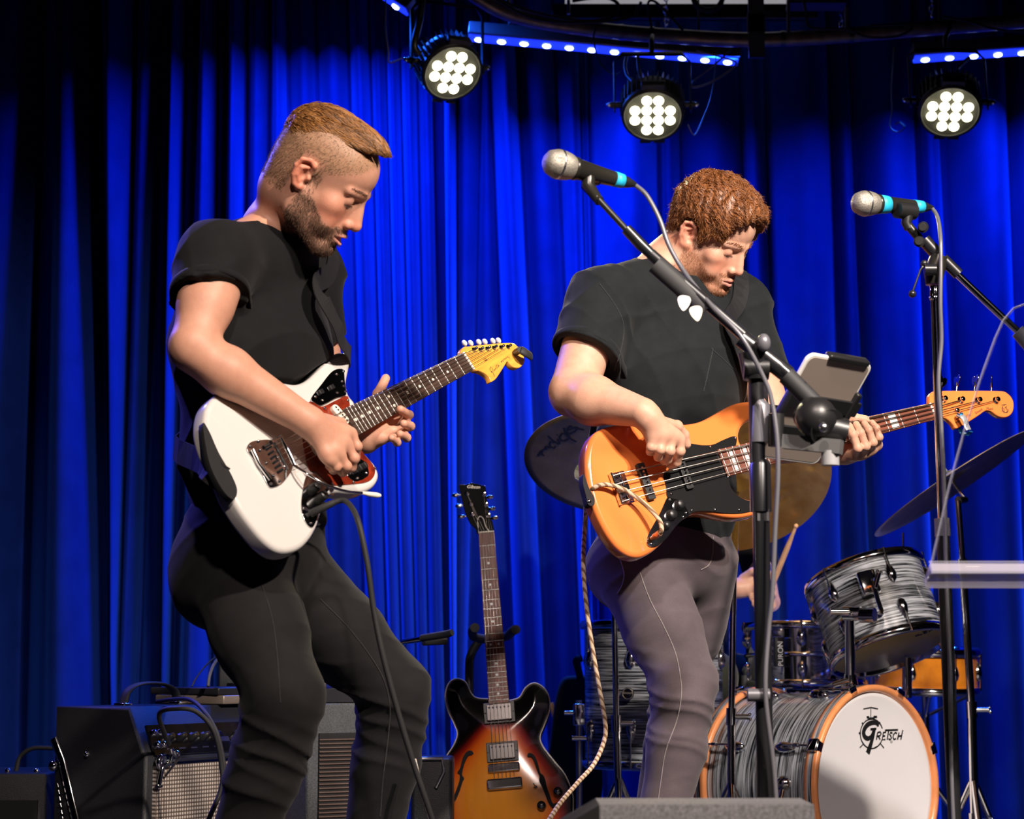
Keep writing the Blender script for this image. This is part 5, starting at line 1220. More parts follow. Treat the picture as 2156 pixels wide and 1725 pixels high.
# ===== sunburst semi-hollow on its stand
def burst_mat(cx, cy):
    m = bpy.data.materials.new('sunburst_lacquer'); nt, b = nodes(m); L = nt.links
    a = nt.nodes.new('ShaderNodeVertexColor'); a.layer_name = 'tint'
    tc = nt.nodes.new('ShaderNodeTexCoord'); n = nt.nodes.new('ShaderNodeTexNoise'); n.inputs['Scale'].default_value = 25; n.inputs['Detail'].default_value = 5
    mp = nt.nodes.new('ShaderNodeMapping'); mp.inputs['Scale'].default_value = (.4, 3, 1); L.new(tc.outputs['Object'], mp.inputs[0]); L.new(mp.outputs[0], n.inputs['Vector'])
    mx = nt.nodes.new('ShaderNodeMix'); mx.data_type = 'RGBA'; mx.blend_type = 'MULTIPLY'; mx.inputs[0].default_value = .18
    L.new(a.outputs[0], mx.inputs[6]); L.new(n.outputs[0], mx.inputs[7]); L.new(mx.outputs[2], b.inputs['Base Color'])
    b.inputs['Roughness'].default_value = .14; b.inputs['Coat Weight'].default_value = 1; b.inputs['Coat Roughness'].default_value = .03
    return m
def sunburst():
    G = G3; t = thing('semi_hollow_guitar', 'sunburst semi-hollow guitar with f-holes standing on a black stand', 'guitar', G.M)
    zb = -.022; O = (820, 1300); s = 4.06
    pts = [(590, 525), (530, 540), (490, 600), (476, 690), (500, 800), (555, 920), (580, 1000), (545, 1100), (455, 1230), (372, 1350), (328, 1500), (325, 1620), (350, 1760), (430, 1950), (600, 2120), (830, 2210), (960, 2222), (1100, 2205), (1320, 2110), (1480, 1940), (1560, 1760), (1570, 1600), (1562, 1500), (1500, 1345), (1400, 1220), (1310, 1100), (1288, 1020), (1320, 930), (1366, 800), (1366, 690), (1320, 605), (1240, 562), (1165, 600), (1115, 680), (1060, 705), (1000, 712), (860, 700), (750, 690), (700, 650), (655, 560)]
    out = np.array(tr(G, pts, zb, O, s, 4))
    # carved top as a grid of rings shrinking to the middle: colour and arch follow the distance to the rim
    c0 = np.array(G.uv(O[0] + 960 / s, O[1] + 1480 / s, zb)); N = len(out)
    ar = 0.5 * np.sum(out[:, 0] * np.roll(out[:, 1], -1) - np.roll(out[:, 0], -1) * out[:, 1])
    if ar < 0: out = out[::-1].copy()
    mb = MB(); mb.extrude(out, zb - .044, zb + .0005, .003, steps=2); mb.obj('rim', M_blackgloss, t, False)
    gx = np.linspace(out[:, 0].min(), out[:, 0].max(), 130); gy = np.linspace(out[:, 1].min(), out[:, 1].max(), 110)
    def dist(P):
        A_ = out[None]; B_ = np.roll(out, -1, 0)[None]; AB = B_ - A_; t_ = np.clip(((P[:, None] - A_) * AB).sum(-1) / (AB ** 2).sum(-1), 0, 1)
        return np.sqrt((((P[:, None] - A_ - AB * t_[..., None])) ** 2).sum(-1)).min(1)
    def inside(P):
        x, y = P[:, 0:1], P[:, 1:2]; x1, y1 = out[:, 0], out[:, 1]; x2, y2 = np.roll(x1, -1), np.roll(y1, -1)
        c = ((y1 > y) != (y2 > y)) & (x < (x2 - x1) * (y - y1) / (y2 - y1 + 1e-12) + x1); return c.sum(1) % 2 == 1
    # rings: offset outlines blended to grid -> simple: triangulated fan of grid cells fully inside plus rim strip
    XY = np.stack(np.meshgrid(gx, gy, indexing='ij'), -1).reshape(-1, 2); ins = inside(XY); D = dist(XY); D = np.where(ins, D, 0)
    Wd, Ht = len(gx), len(gy)
    # pull outside neighbours onto the rim so the sheet ends on it
    XYp = XY.copy(); outm = ~ins
    idx = np.where(outm)[0]; near = {}
    A_ = out; 
    for i in idx:
        if dist(XY[i:i + 1])[0] < .006:
            d2 = ((A_ - XY[i]) ** 2).sum(1); XYp[i] = A_[d2.argmin()]; near[i] = 1
    def zt(D_): return zb + .014 * (1 - np.exp(-(D_ / .045) ** 1.5)) 
    okv = ins.copy(); okv[list(near.keys())] = True
    q = []
    for i in range(Wd - 1):
        for j in range(Ht - 1):
            f = (i * Ht + j, (i + 1) * Ht + j, (i + 1) * Ht + j + 1, i * Ht + j + 1)
            if all(okv[k] for k in f) and any(ins[k] for k in f): q.append(f)
    Vt = np.stack([XYp[:, 0], XYp[:, 1], zt(D)], 1)
    # sunburst stain: black rim, red, orange, amber
    bridge_pull = D / .125 - .55 * np.exp(-(((XY[:, 0] - .17) / .05) ** 2)) - np.clip((XY[:, 0] - .05) / .19, 0, 1) * .55
    k = np.clip(bridge_pull, 0, 1); cs = np.array([(0.004, 0.003, 0.003), (0.030, 0.003, 0.003), (0.34, 0.018, 0.008), (0.92, 0.15, 0.008), (1.0, 0.31, 0.012), (1.0, 0.37, 0.014)]); st = np.array([0, .10, .24, .42, .66, 1.0])
    cols = np.stack([np.interp(k, st, cs[:, c]) for c in range(3)], 1)
    used = sorted(set(i for f in q for i in f)); mp = {o_: i for i, o_ in enumerate(used)}
    me = np_mesh('top', Vt[used], np.array([[mp[i] for i in f] for f in q]), cols[used]); mobj('top', me, t, burst_mat(0, 0), False)
    P = lambda x, y, h=0.0: G.l(O[0] + x / s, O[1] + y / s, zb + h)
    MB().tube([(p[0], p[1], zb + .0005) for p in out], .0016, 6, closed=True).obj('binding', M_cream, t, False)
    # f holes
    L_ = [(700, 1180), (718, 1165), (705, 1145), (675, 1143), (645, 1170), (622, 1220), (605, 1290), (580, 1330), (600, 1345), (598, 1400), (575, 1470), (545, 1540), (515, 1580), (500, 1560), (480, 1550), (466, 1580), (482, 1608), (520, 1605), (560, 1575), (600, 1490), (625, 1410), (640, 1380), (622, 1350), (628, 1300), (650, 1230), (675, 1185)]
    R_ = [(1185, 1195), (1178, 1180), (1192, 1163), (1222, 1168), (1250, 1200), (1275, 1270), (1290, 1330), (1318, 1355), (1335, 1400), (1345, 1450), (1370, 1520), (1390, 1580), (1405, 1595), (1430, 1586), (1444, 1600), (1430, 1630), (1395, 1632), (1360, 1590), (1325, 1500), (1300, 1440), (1280, 1400), (1282, 1360), (1262, 1310), (1240, 1240), (1215, 1195)]
    for F_ in (L_, R_):
        o_ = [P(x, y, .012) for x, y in F_]; MB().extrude(crom([(p.x, p.y) for p in o_], 3), zb + .004, zb + .0148, 0).obj('f_hole', M_blackmatte, t, False)
    def boxp(name, x0, y0, x1, y1, h, m, z0=.012, bev=.0015):
        a, b = P(x0, y0, z0), P(x1, y1, z0); c = (a + b) / 2
        return MB().box((c.x, c.y, zb + z0 + h / 2), (abs(a.x - b.x), abs(a.y - b.y), h), bev=bev).obj(name, m, t, False), c, abs(a.y - b.y), abs(a.x - b.x)
    M_nickd = mat('aged_nickel_cover', (0.32, 0.31, 0.31), .16, 1.0)
    for (y0, y1, xa, xb) in ((740, 895, 800, 1080), (1080, 1225, 825, 1108)):
        ring, c, w_, h_ = boxp('pickup_ring', xa, y0, xb, y1, .006, M_blackplast)
        cov = MB().box((c.x, c.y, zb + .021), (h_ * .78, w_ * .80, .010), bev=.002).obj('pickup_cover', M_nickd, ring, False)
        for i in range(6): screw_ = MB().ball((c.x + h_ * .22, c.y + w_ * (-.31 + .124 * i), zb + .0262), (.0026, .0026, .0014), 8, 6).obj('pole_screw', M_chrome, ring, False)
        for e in (-1, 1): MB().ball((c.x, c.y + e * w_ * .45, zb + .0185), (.002, .002, .001), 8, 6).obj('ring_screw', M_chrome, ring, False)
    bg, c, w_, h_ = boxp('bridge', 838, 1262, 1118, 1312, .010, M_chrome, .014, .004)
    for i in range(6): MB().box((c.x, c.y + w_ * (-.33 + .13 * i), zb + .026), (.012, .0055, .006), bev=.001).obj('saddle', M_chrome, bg, False)
    boxp('stop_tailpiece', 828, 1392, 1145, 1460, .013, M_chrome, .014, .006)
    for x, y in ((1440, 1495), (1300, 1615)):
        u = P(x, y, .012); kb = MB().lathe([(0, .016), (.010, .016), (.0112, .014), (.0125, .002), (.013, 0)], 24, Matrix.Translation((u.x, u.y, zb + .012))).obj('knob', M_blackgloss, t, False)
        MB().lathe([(0, .0165), (.0075, .0165), (.0078, .0155)], 20, Matrix.Translation((u.x, u.y, zb + .012))).obj('knob_cap', M_nickd, kb, False)
    u = P(1250, 1455, .012); MB().cyl((u.x, u.y, zb + .010), (u.x, u.y, zb + .020), .006, .004, 12).cyl((u.x, u.y, zb + .018), (u.x + .006, u.y + .004, zb + .032), .0018, n=6).obj('toggle_switch', M_chrome, t, False)
    Lg = (N3 - B3).length; x0 = P(935, 740, .02).x
    neck(t, Lg, x0, .055, .043, 22, .004, M_rosewood2, M_blackgloss, .020, [3, 5, 7, 9, 12, 15, 17, 19, 21], None, M_pearl, .0034)
    # headstock
    z2 = -.004; O2 = (820, 980); s2 = 2.316
    hs = tr(G, [(432, 335), (420, 310), (395, 285), (372, 240), (358, 190), (345, 130), (338, 100), (345, 92), (370, 94), (385, 88), (402, 84), (430, 90), (455, 97), (468, 102), (470, 120), (478, 180), (490, 240), (506, 290), (503, 335)], z2, O2, s2, 3)
    MB().extrude(hs, z2 - .014, z2, .0015, steps=2).obj('headstock', M_blackgloss, t, False)
    Lp = [(378, 138), (396, 188), (404, 238)]; Rp = [(460, 142), (470, 192), (482, 245)]; Lk = [(322, 146), (338, 198), (350, 250)]; Rk = [(490, 155), (500, 212), (512, 257)]
    for pp, kk in ((Lp, Lk), (Rp, Rk)):
        for (x, y), (kx, ky) in zip(pp, kk):
            u = G.l(O2[0] + x / s2, O2[1] + y / s2, z2); k = G.l(O2[0] + kx / s2, O2[1] + ky / s2, z2 - .014)
            MB().lathe([(0, .010), (.003, .010), (.003, .003), (.0068, .002), (.0068, 0)], 14, Matrix.Translation((u.x, u.y, z2))).obj('tuning_post', M_chrome, t, False)
            MB().cyl((u.x, u.y, z2 - .016), (k.x, k.y, k.z), .0024, n=6).obj('tuner_shaft', M_chrome, t, False)
            MB().ball((k.x, k.y, k.z), (.0065, .010, .004), 12, 8).obj('tuning_button', M_chrome, t, False)
    ps = [Lp[2], Lp[1], Lp[0], Rp[0], Rp[1], Rp[2]]
    for i in range(6):
        yb = .026 - i * .0104; yn = .0175 - i * .007; u = G.l(O2[0] + ps[i][0] / s2, O2[1] + ps[i][1] / s2, z2 + .006)
        MB().tube([(-.035, yb, .002), (0, yb, .010), (Lg + .002, yn, .0075), (u.x, u.y, u.z)], .0009 - .00009 * i, 5).obj('string', M_string, t, False)
    rc = crom([G.uv(O2[0] + x / s2, O2[1] + y / s2, z2) for x, y in ((436, 332), (432, 300), (430, 265), (442, 250), (458, 262), (470, 300), (494, 330))], 6, False)
    MB().tube([(p[0], p[1], z2 + .0012) for p in rc], .0013, 6).obj('rod_cover', M_white, t, False)
    a, b = G.uv(O2[0] + 378 / s2, O2[1] + 104 / s2, z2), G.uv(O2[0] + 442 / s2, O2[1] + 108 / s2, z2)
    text_mesh('Gibson', .0135, frame(((a[0] + b[0]) / 2, (a[1] + b[1]) / 2, z2 + .0004), (b[0] - a[0], b[1] - a[1], 0), z=(0, 0, 1)), M_silverink, 'headstock_lettering', t, .0002, .25, .95, world=False)
    # stand
    return t
T3 = sunburst()
def guitar_stand(label, base, top, yoke, grp=None):
    t = thing('guitar_stand', label, 'guitar stand', (base[0], base[1], 0)); return t
gs = thing('guitar_stand', 'black tubular guitar stand cradling the sunburst guitar neck', 'guitar stand', (0.0, 5.55, 0))
a = at(1008, 1345, 5.60); 
MB().tube(crom([at(988, 1900, 5.52), at(990, 1600, 5.55), at(988, 1420, 5.58), at(992, 1378, 5.58), at(1008, 1350, 5.58)], 8, False), .0125, 12).obj('upright', M_blackmetal, gs)
MB().tube(crom([at(1000, 1322, 5.33), at(994, 1330, 5.40), at(1000, 1342, 5.46), at(1030, 1346, 5.52), at(1066, 1340, 5.46), at(1078, 1330, 5.38), at(1086, 1326, 5.32)], 6, False), .0125, 12).obj('yoke', M_rubber, gs)
for dx in (-.22, .22): MB().tube([at(988, 1860, 5.52), (dx - .1, 5.25, .012)], .011, 10).obj('leg', M_blackmetal, gs)
MB().tube([at(988, 1860, 5.52), (-.1, 5.85, .012)], .011, 10).obj('leg', M_blackmetal, gs)
for dx in (-.11, .11): MB().tube([at(988, 1800, 5.50), at(1050 + dx * 600, 1850, 5.36), at(1050 + dx * 600, 1850, 5.24)], .010, 10).obj('cradle_arm', M_rubber, gs)
gs = thing('guitar_stand', 'empty black guitar stand with padded yoke behind the black jeans', 'guitar stand', (-.32, 5.2, 0))
MB().tube([at(952, 1332, 5.05), at(940, 1336, 5.06), at(888, 1344, 5.12)], [.0085, .010, .009], 12).obj('yoke_arm', M_rubber, gs)
MB().tube([at(938, 1350, 5.22), at(892, 1352, 5.18)], .010, 12).obj('yoke_arm', M_rubber, gs)
MB().tube([at(890, 1346, 5.15), at(850, 1352, 5.2), at(840, 1400, 5.25), at(838, 1860, 5.35)], .008, 12).obj('upright', M_chrome, gs)
for e in ((-.20, -.2), (.16, -.15), (0, .25)): q = at(838, 1830, 5.35); MB().tube([q, (q.x + e[0], q.y + e[1], .012)], .010, 8).obj('leg', M_blackmetal, gs)
# ------------------------------------------------------------------ drum kit
def oyster(name, a, b_, sc=(3, 3, 90), lo=.40, hi=.62, ns=2.2):
    m = bpy.data.materials.new(name); nt, b = nodes(m); L = nt.links
    tc = nt.nodes.new('ShaderNodeTexCoord'); mp = nt.nodes.new('ShaderNodeMapping'); mp.inputs['Scale'].default_value = sc; L.new(tc.outputs['Object'], mp.inputs[0])
    n = nt.nodes.new('ShaderNodeTexNoise'); n.inputs['Scale'].default_value = ns; n.inputs['Detail'].default_value = 5; n.inputs['Distortion'].default_value = .7; L.new(mp.outputs[0], n.inputs['Vector'])
    r = nt.nodes.new('ShaderNodeValToRGB'); L.new(n.outputs[0], r.inputs[0]); r.color_ramp.elements[0].position = lo; r.color_ramp.elements[1].position = hi
    r.color_ramp.elements[0].color = (*a, 1); r.color_ramp.elements[1].color = (*b_, 1)
    L.new(r.outputs[0], b.inputs['Base Color']); b.inputs['Roughness'].default_value = .22; b.inputs['Coat Weight'].default_value = .8
    return m
M_oyster = oyster('black_oyster_wrap', (0.008, 0.009, 0.012), (0.34, 0.36, 0.40))
M_hoopwood = mat('copper_maple_hoop', (0.72, 0.27, 0.10), .3, var=.1, coat=.6)
M_head = mat('white_drum_head', (0.66, 0.65, 0.67), .45)
M_headamb = mat('khaki_drum_head', (0.52, 0.42, 0.20), .35)  # even khaki yellow tone for the lower tom heads
M_inkd = mat('black_print', (0.006, 0.006, 0.007), .5)
def lug_mesh(L=.06, w=.016, d=.016):
    mb = MB()
    prof = [(-L / 2, .15), (-L * .35, .8), (-L * .1, 1.0), (L * .2, .75), (L / 2, .2)]
    K = 12; vs = []
    for z, f in prof:
        for k in range(K):
            a = PI * k / (K - 1); vs.append((f * d * math.sin(a) * (1 + .08 * (k % 2)), f * w * math.cos(a), z))
    mb.add(vs, [(i * K + k, i * K + k + 1, (i + 1) * K + k + 1, (i + 1) * K + k) for i in range(len(prof) - 1) for k in range(K - 1)], True)
    me = mb.mesh('lug'); me.materials.append(M_chrome); return me
LUG = lug_mesh()
def rod_mesh(L):
    me = MB().cyl((0, 0, 0), (0, 0, L), .0028, n=8).cyl((0, 0, L), (0, 0, L + .010), .0042, n=8).mesh('tension_rod'); me.materials.append(M_chrome); return me
def hoop_prof(R, z, h=.022, up=1): return [(R - .006, z), (R + .010, z), (R + .012, z + up * h * .5), (R + .010, z + up * h), (R + .004, z + up * (h + .002)), (R + .002, z + up * h * .9), (R - .006, z + up * .004)]
def drum(t, R, D, mshell, nl, topm, botm, a0=.3, two=True, lugf=.2):
    """axis along local z: top at 0, bottom at -D"""
    MB().lathe([(R, -.004), (R, -D + .004)], 64).lathe([(R - .006, -.004), (R - .006, -D + .004)], 64).obj('shell', mshell, t, False)
    MB().lathe(hoop_prof(R, -.010, .022, 1), 64).obj('hoop', M_chrome, t, False)
    MB().lathe(hoop_prof(R, -D + .010, .022, -1), 64).obj('hoop', M_chrome, t, False)
    MB().lathe([(0, .001), (R, .001), (R, -.006)], 64).obj('batter_head', topm, t, False)
    MB().lathe([(0, -D - .001), (R, -D - .001), (R, -D + .006)], 64).obj('resonant_head', botm, t, False)
    rod = rod_mesh(D * lugf + .012)
    for i in range(nl):
        a = a0 + 2 * PI * i / nl
        for e in ((1, -1) if two else (0,)):
            z = -D / 2 + e * D * (.5 - lugf - .04) if two else -D / 2
            M_ = Matrix.Rotation(a, 4, 'Z') @ Matrix.Translation((R, 0, z)) @ (Matrix.Identity(4) if e >= 0 else Matrix.Rotation(PI, 4, 'X'))
            o = mobj('lug', LUG, t, None, False); o.matrix_basis = M_
            if e >= 0 or True:
                rr = mobj('tension_rod', rod, t, None, False); rr.matrix_basis = Matrix.Rotation(a, 4, 'Z') @ Matrix.Translation((R + .010, 0, z)) @ (Matrix.Identity(4) if e >= 0 else Matrix.Rotation(PI, 4, 'X'))
            if e == 0:
                rr = mobj('tension_rod', rod, t, None, False); rr.matrix_basis = Matrix.Rotation(a, 4, 'Z') @ Matrix.Translation((R + .010, 0, z)) @ Matrix.Rotation(PI, 4, 'X')
def wing(mb, c, ax, r=.012): 
    c = V(c); ax = V(ax).normalized(); mb.cyl(c - ax * r * 2.2, c + ax * r * 2.2, r * .8, n=10); s_ = ax.orthogonal().normalized()
    mb.ball(c + ax * r * 2.6 + s_ * r * .9, r * .55, 8, 6).ball(c + ax * r * 2.6 - s_ * r * .9, r * .55, 8, 6)
# ---- bass drum
def bass_drum():
    n = Vector((.675, -.737, .02)).normalized(); c = at(1846, 1657, 5.30); M_ = zframe(c, n, n.cross(Vector((0, 0, 1))) * -1)
    t = thing('bass_drum', 'bass drum in black oyster wrap with white front head and copper hoops', 'drum', M_)
    R, D = .245, .40
    MB().lathe([(R, -.02), (R, -D + .02)], 96).obj('shell', M_oyster, t, False)
    for z0 in (-.030, -D - .008):
        h = MB().lathe([(R + .004, z0), (R + .019, z0 + .001), (R + .020, z0 + .012)], 96).lathe([(R + .020, z0 + .026), (R + .020, z0 + .034), (R + .017, z0 + .038), (R + .006, z0 + .038), (R + .002, z0 + .030), (R - .002, z0 + .012)], 96).obj('hoop', M_hoopwood, t, False)
        MB().lathe([(R + .0205, z0 + .012), (R + .0205, z0 + .026)], 96).obj('hoop_inlay', M_oyster, h, False)
    MB().lathe([(0, -.004), (R - .012, -.004), (R - .004, -.002), (R + .002, -.010)], 96).obj('front_head', M_head, t, False)
    MB().lathe([(0, -D + .004), (R, -D + .004)], 64).obj('batter_head', M_head, t, False)
    claw = MB().box((0, 0, 0), (.012, .034, .030), bev=.003).box((-.010, 0, .013), (.022, .028, .006), bev=.002).mesh('claw'); claw.materials.append(M_chrome)
    blug = MB().ball((0, 0, 0), (.020, .015, .034), 14, 10).mesh('lug'); blug.materials.append(M_chrome)
    rod = MB().cyl((0, 0, -.045), (0, 0, .045), .0032, n=8).cyl((0, 0, -.012), (0, 0, .002), .006, n=8).mesh('tension_rod'); rod.materials.append(M_chrome)
    for i in range(8):
        a = PI / 2 + .35 + 2 * PI * i / 8; Z = Matrix.Rotation(a, 4, 'Z')
        mobj('claw', claw, t, None, False).matrix_basis = Z @ Matrix.Translation((R + .026, 0, -.008))
        mobj('tension_rod', rod, t, None, False).matrix_basis = Z @ Matrix.Translation((R + .024, 0, -.060))
        mobj('lug', blug, t, None, False).matrix_basis = Z @ Matrix.Translation((R + .006, 0, -.115))
        mobj('claw', claw, t, None, False).matrix_basis = Z @ Matrix.Translation((R + .026, 0, -D + .008)) @ Matrix.Rotation(PI, 4, 'X')
        mobj('tension_rod', rod, t, None, False).matrix_basis = Z @ Matrix.Translation((R + .024, 0, -D + .060))
        mobj('lug', blug, t, None, False).matrix_basis = Z @ Matrix.Translation((R + .006, 0, -D + .115))
    # printed mark on the front head
    G = Plane(M_); o = (1500, 1100); s = 2.76; z = -.003
    uv = lambda x, y: G.uv(o[0] + x / s, o[1] + y / s, z)
    mb = MB(); I = Matrix.Identity(4); ln = lambda p, w_, ws=None: ribbon(mb, [uv(*q) for q in p], w_, I, z + .0005, ws)
    ring = [(925 + 66 * math.cos(a), 1229 + 86 * math.sin(a)) for a in np.linspace(-.35, -5.55, 60)]
    ln(ring, .0035); ln([(940, 1312), (962, 1300), (978, 1280), (986, 1262)], .0035)
    ln([(877, 1085), (900, 1081), (920, 1076), (940, 1080), (962, 1085)], .003); ln([(920, 1078), (920, 1136)], .0024); ln([(896, 1133), (910, 1133)], .006); ln([(936, 1131), (956, 1131)], .006); ln([(905, 1138), (945, 1136)], .003)
    ln([(866, 1300), (856, 1310)], .003); ln([(880, 1285), (858, 1308)], .003); ln([(975, 1285), (996, 1312)], .003); ln([(868, 1165), (876, 1175)], .005); ln([(974, 1162), (966, 1172)], .005); ln([(850, 1225), (862, 1227)], .005)
    gpts = crom([(961, 1188), (958, 1172), (938, 1164), (908, 1172), (886, 1196), (878, 1226), (888, 1250), (908, 1256), (926, 1238), (936, 1206)], 5, False)
    ln(gpts, .01, [.007 + .007 * math.sin(PI * i / (len(gpts) - 1)) for i in range(len(gpts))])
    gs_ = crom([(944, 1198), (934, 1240), (920, 1290), (902, 1342)], 5, False); ln(gs_, .014, [.008 + .009 * i / (len(gs_) - 1) for i in range(len(gs_))])
    ln([(918, 1204), (952, 1200)], .006)
    letters = {'R': [[(952, 1264), (960, 1222), (974, 1218), (980, 1228), (974, 1240), (958, 1244)], [(964, 1243), (974, 1264)]],
               'E': [[(1004, 1262), (986, 1264), (993, 1222), (1008, 1220)], [(990, 1243), (1003, 1241)]], 'T': [[(1003, 1209), (1078, 1206)], [(1024, 1209), (1015, 1264)]],
               'S': [[(1046, 1226), (1036, 1222), (1029, 1232), (1036, 1242), (1040, 1254), (1032, 1264), (1022, 1258)]],
               'C': [[(1072, 1228), (1062, 1222), (1052, 1234), (1049, 1250), (1054, 1262), (1066, 1258)]], 'H': [[(1084, 1222), (1075, 1264)], [(1106, 1208), (1094, 1264)], [(1079, 1244), (1099, 1240)]]}
    for L_ in letters.values():
        for st in L_: ln(st, .0046)
    ln([(1040 + 5 * math.cos(a), 1276 + 6 * math.sin(a)) for a in np.linspace(0, 6.28, 12)], .0012)
    mb.obj('head_print', M_inkd, t, False)
    # spur and tom post bracket
    for (px, py) in ((1652, 1650),):
        p = at(px, py, 5.22); mbb = MB(); mbb.ball(p, (.026, .026, .022), 14, 10); mbb.cyl(p, (p.x - .10, p.y - .16, .0), .010, n=10); mbb.obj('spur', M_chrome, t)
    return t, M_
TBD, MBD = bass_drum()
# ---- tom post and rack tom
tp = at(1790, 1450, 5.32)
post = thing('tom_holder', 'chrome tom holder rising from the bass drum to the rack tom', 'tom holder', tp)
MB().tube([at(1790, 1478, 5.34), at(1789, 1290, 5.30)], .0135, 16).obj('post', M_chrome, post)
MB().tube([at(1790, 1478, 5.34), at(1790, 1446, 5.335), at(1790, 1420, 5.33)], [.030, .022, .016], 16).obj('base_flange', M_chrome, post)
mb = MB(); wing(mb, at(1770, 1438, 5.32), (1, 0, .3), .010); mb.obj('wing_nut', M_chrome, post)
MB().tube([at(1776, 1292, 5.26), at(1812, 1292, 5.24)], .019, 16).obj('ratchet', M_chrome, post)
MB().tube([at(1812, 1296, 5.24), at(1842, 1296, 5.22)], .020, 18).obj('ratchet', M_chrome, post)
MB().tube(crom([at(1842, 1296, 5.25), at(1852, 1298, 5.27), at(1856, 1288, 5.29), at(1848, 1262, 5.31), at(1840, 1235, 5.33)], 5, False), .0065, 12).obj('l_rod', M_chrome, post)
mb = MB(); wing(mb, at(1768, 1288, 5.24), (1, 0, 0), .011); mb.obj('wing_nut', M_chrome, post)
MB().tube([at(1912, 1470, 5.55), at(1912, 1385, 5.55)], .010, 12).obj('second_post', M_chrome, post)
tc_, bc_ = at(1820, 1216, 5.54), at(1873, 1369, 5.47); ax = (tc_ - bc_).normalized()
rt = thing('rack_tom', 'tilted rack tom in silver black oyster wrap above the bass drum', 'drum', zframe(tc_, ax, (1, 0, 0)))
drum(rt, .160, (tc_ - bc_).length, M_oyster, 6, M_head, M_headamb, -.35, True, .22)
G = Plane(zframe(bc_, -ax, (1, 0, 0)))
mb = MB(); o = (1680, 1130); s = 5.227
for st in ([(1295, 1090), (1310, 1100)], [(1320, 1080), (1335, 1092)], [(1350, 1075), (1362, 1085)], [(1385, 1060), (1410, 1048), (1420, 1058), (1400, 1070), (1385, 1062)], [(1370, 1052), (1420, 1040)], [(1440, 1040), (1452, 1050)], [(1465, 1022), (1476, 1034)]):
    ribbon(mb, [G.uv(o[0] + x / s, o[1] + y / s, .002) for x, y in st], .006, G.M, .0022)
mb.obj('head_print', M_inkd, rt)
p = at(1828, 1228, 5.352)
MB().box((0, 0, 0), (.050, .030, .066), zframe(p, ax, (1, 0, 0)), bev=.006).obj('mount_bracket', M_chrome, rt)
mb = MB(); wing(mb, at(1846, 1222, 5.325), (.3, 0, 1), .009); mb.obj('wing_nut', M_chrome, rt)
# ---- snare
sc_ = at(1692, 1322, 5.95); sn = thing('snare_drum', 'polished chrome snare drum behind the bass drum', 'drum', zframe(sc_, (0.0, .03, 1), (1, 0, 0)))
drum(sn, .172, .165, M_chrome, 10, M_head, M_head, -1.75, True, .16)
MB().lathe([(.1725, -.076), (.178, -.080), (.178, -.086), (.1725, -.090)], 64).obj('shell_bead', M_chrome, sn, False)
p = at(1640, 1372, 5.76); q_ = Matrix.Translation(p)
MB().box((0, 0, 0), (.030, .018, .085), q_, bev=.004).obj('strainer', M_blackplast, sn)
text_mesh('ON', .022, Matrix.Translation(p + Vector((.004, -.0096, .012))) @ Matrix.Rotation(PI / 2, 4, 'X') @ Matrix.Rotation(PI / 2, 4, 'Z'), M_white, 'strainer_lettering', sn, .0002)
text_mesh('PUR', .020, Matrix.Translation(p + Vector((.004, -.0096, -.024))) @ Matrix.Rotation(PI / 2, 4, 'X') @ Matrix.Rotation(PI / 2, 4, 'Z'), M_white, 'strainer_lettering', sn, .0002)
ss = thing('snare_stand', 'chrome snare stand with rubber tipped basket arms under the snare', 'drum stand', (sc_.x, sc_.y, 0))
MB().cyl((sc_.x, sc_.y, .20), (sc_.x, sc_.y, .50), .012, n=12).obj('tube', M_chrome, ss)
for i in range(3):
    a = -.9 + 2 * PI * i / 3; r_ = .182; MB().tube([(sc_.x, sc_.y, .49), (sc_.x + r_ * math.cos(a), sc_.y + r_ * math.sin(a), sc_.z - .19), (sc_.x + r_ * math.cos(a), sc_.y + r_ * math.sin(a), sc_.z - .175)], .006, 8).obj('basket_arm', M_chrome, ss)
    MB().cyl((sc_.x + r_ * math.cos(a), sc_.y + r_ * math.sin(a), sc_.z - .195), (sc_.x + r_ * math.cos(a), sc_.y + r_ * math.sin(a), sc_.z - .14), .012, n=12).obj('rubber_tip', M_rubber, ss)
    a += 1.25
    MB().cyl((sc_.x, sc_.y, .30), (sc_.x + .24 * math.cos(a), sc_.y + .24 * math.sin(a), .01), .009, n=8).obj('leg', M_chrome, ss)
# ---- floor tom
fc = at(1375, 1318, 5.72); ft = thing('floor_tom', 'deep floor tom in dark oyster wrap behind the bassist', 'drum', zframe(fc, (0, 0, 1), (1, 0, 0)))
drum(ft, .196, .385, M_oyster, 8, M_head, M_headamb, -1.96, True, .20)
Gf = Plane(zframe(at(1320, 1460, 5.525), (0, -1, 0), (1, 0, 0))); c0 = at(1322, 1461, 5.522)
Mb = zframe(c0, (-.28, -.96, 0), (1, -.28, 0))
bd = MB().extrude(circ(.017, 24), -.003, .002, .001, Mb).obj('badge', M_blackgloss, ft)
text_mesh('Gretsch', .0085, Mb @ Matrix.Translation((0, .002, .0022)), M_silverink, 'badge_lettering', bd, .0002, .2)
MB().tube([Mb @ Vector((.0145 * math.cos(a), .0145 * math.sin(a), .0022)) for a in np.linspace(0, 2 * PI, 24, endpoint=False)], .0006, 5, closed=True).obj('badge_ring', M_silverink, bd)
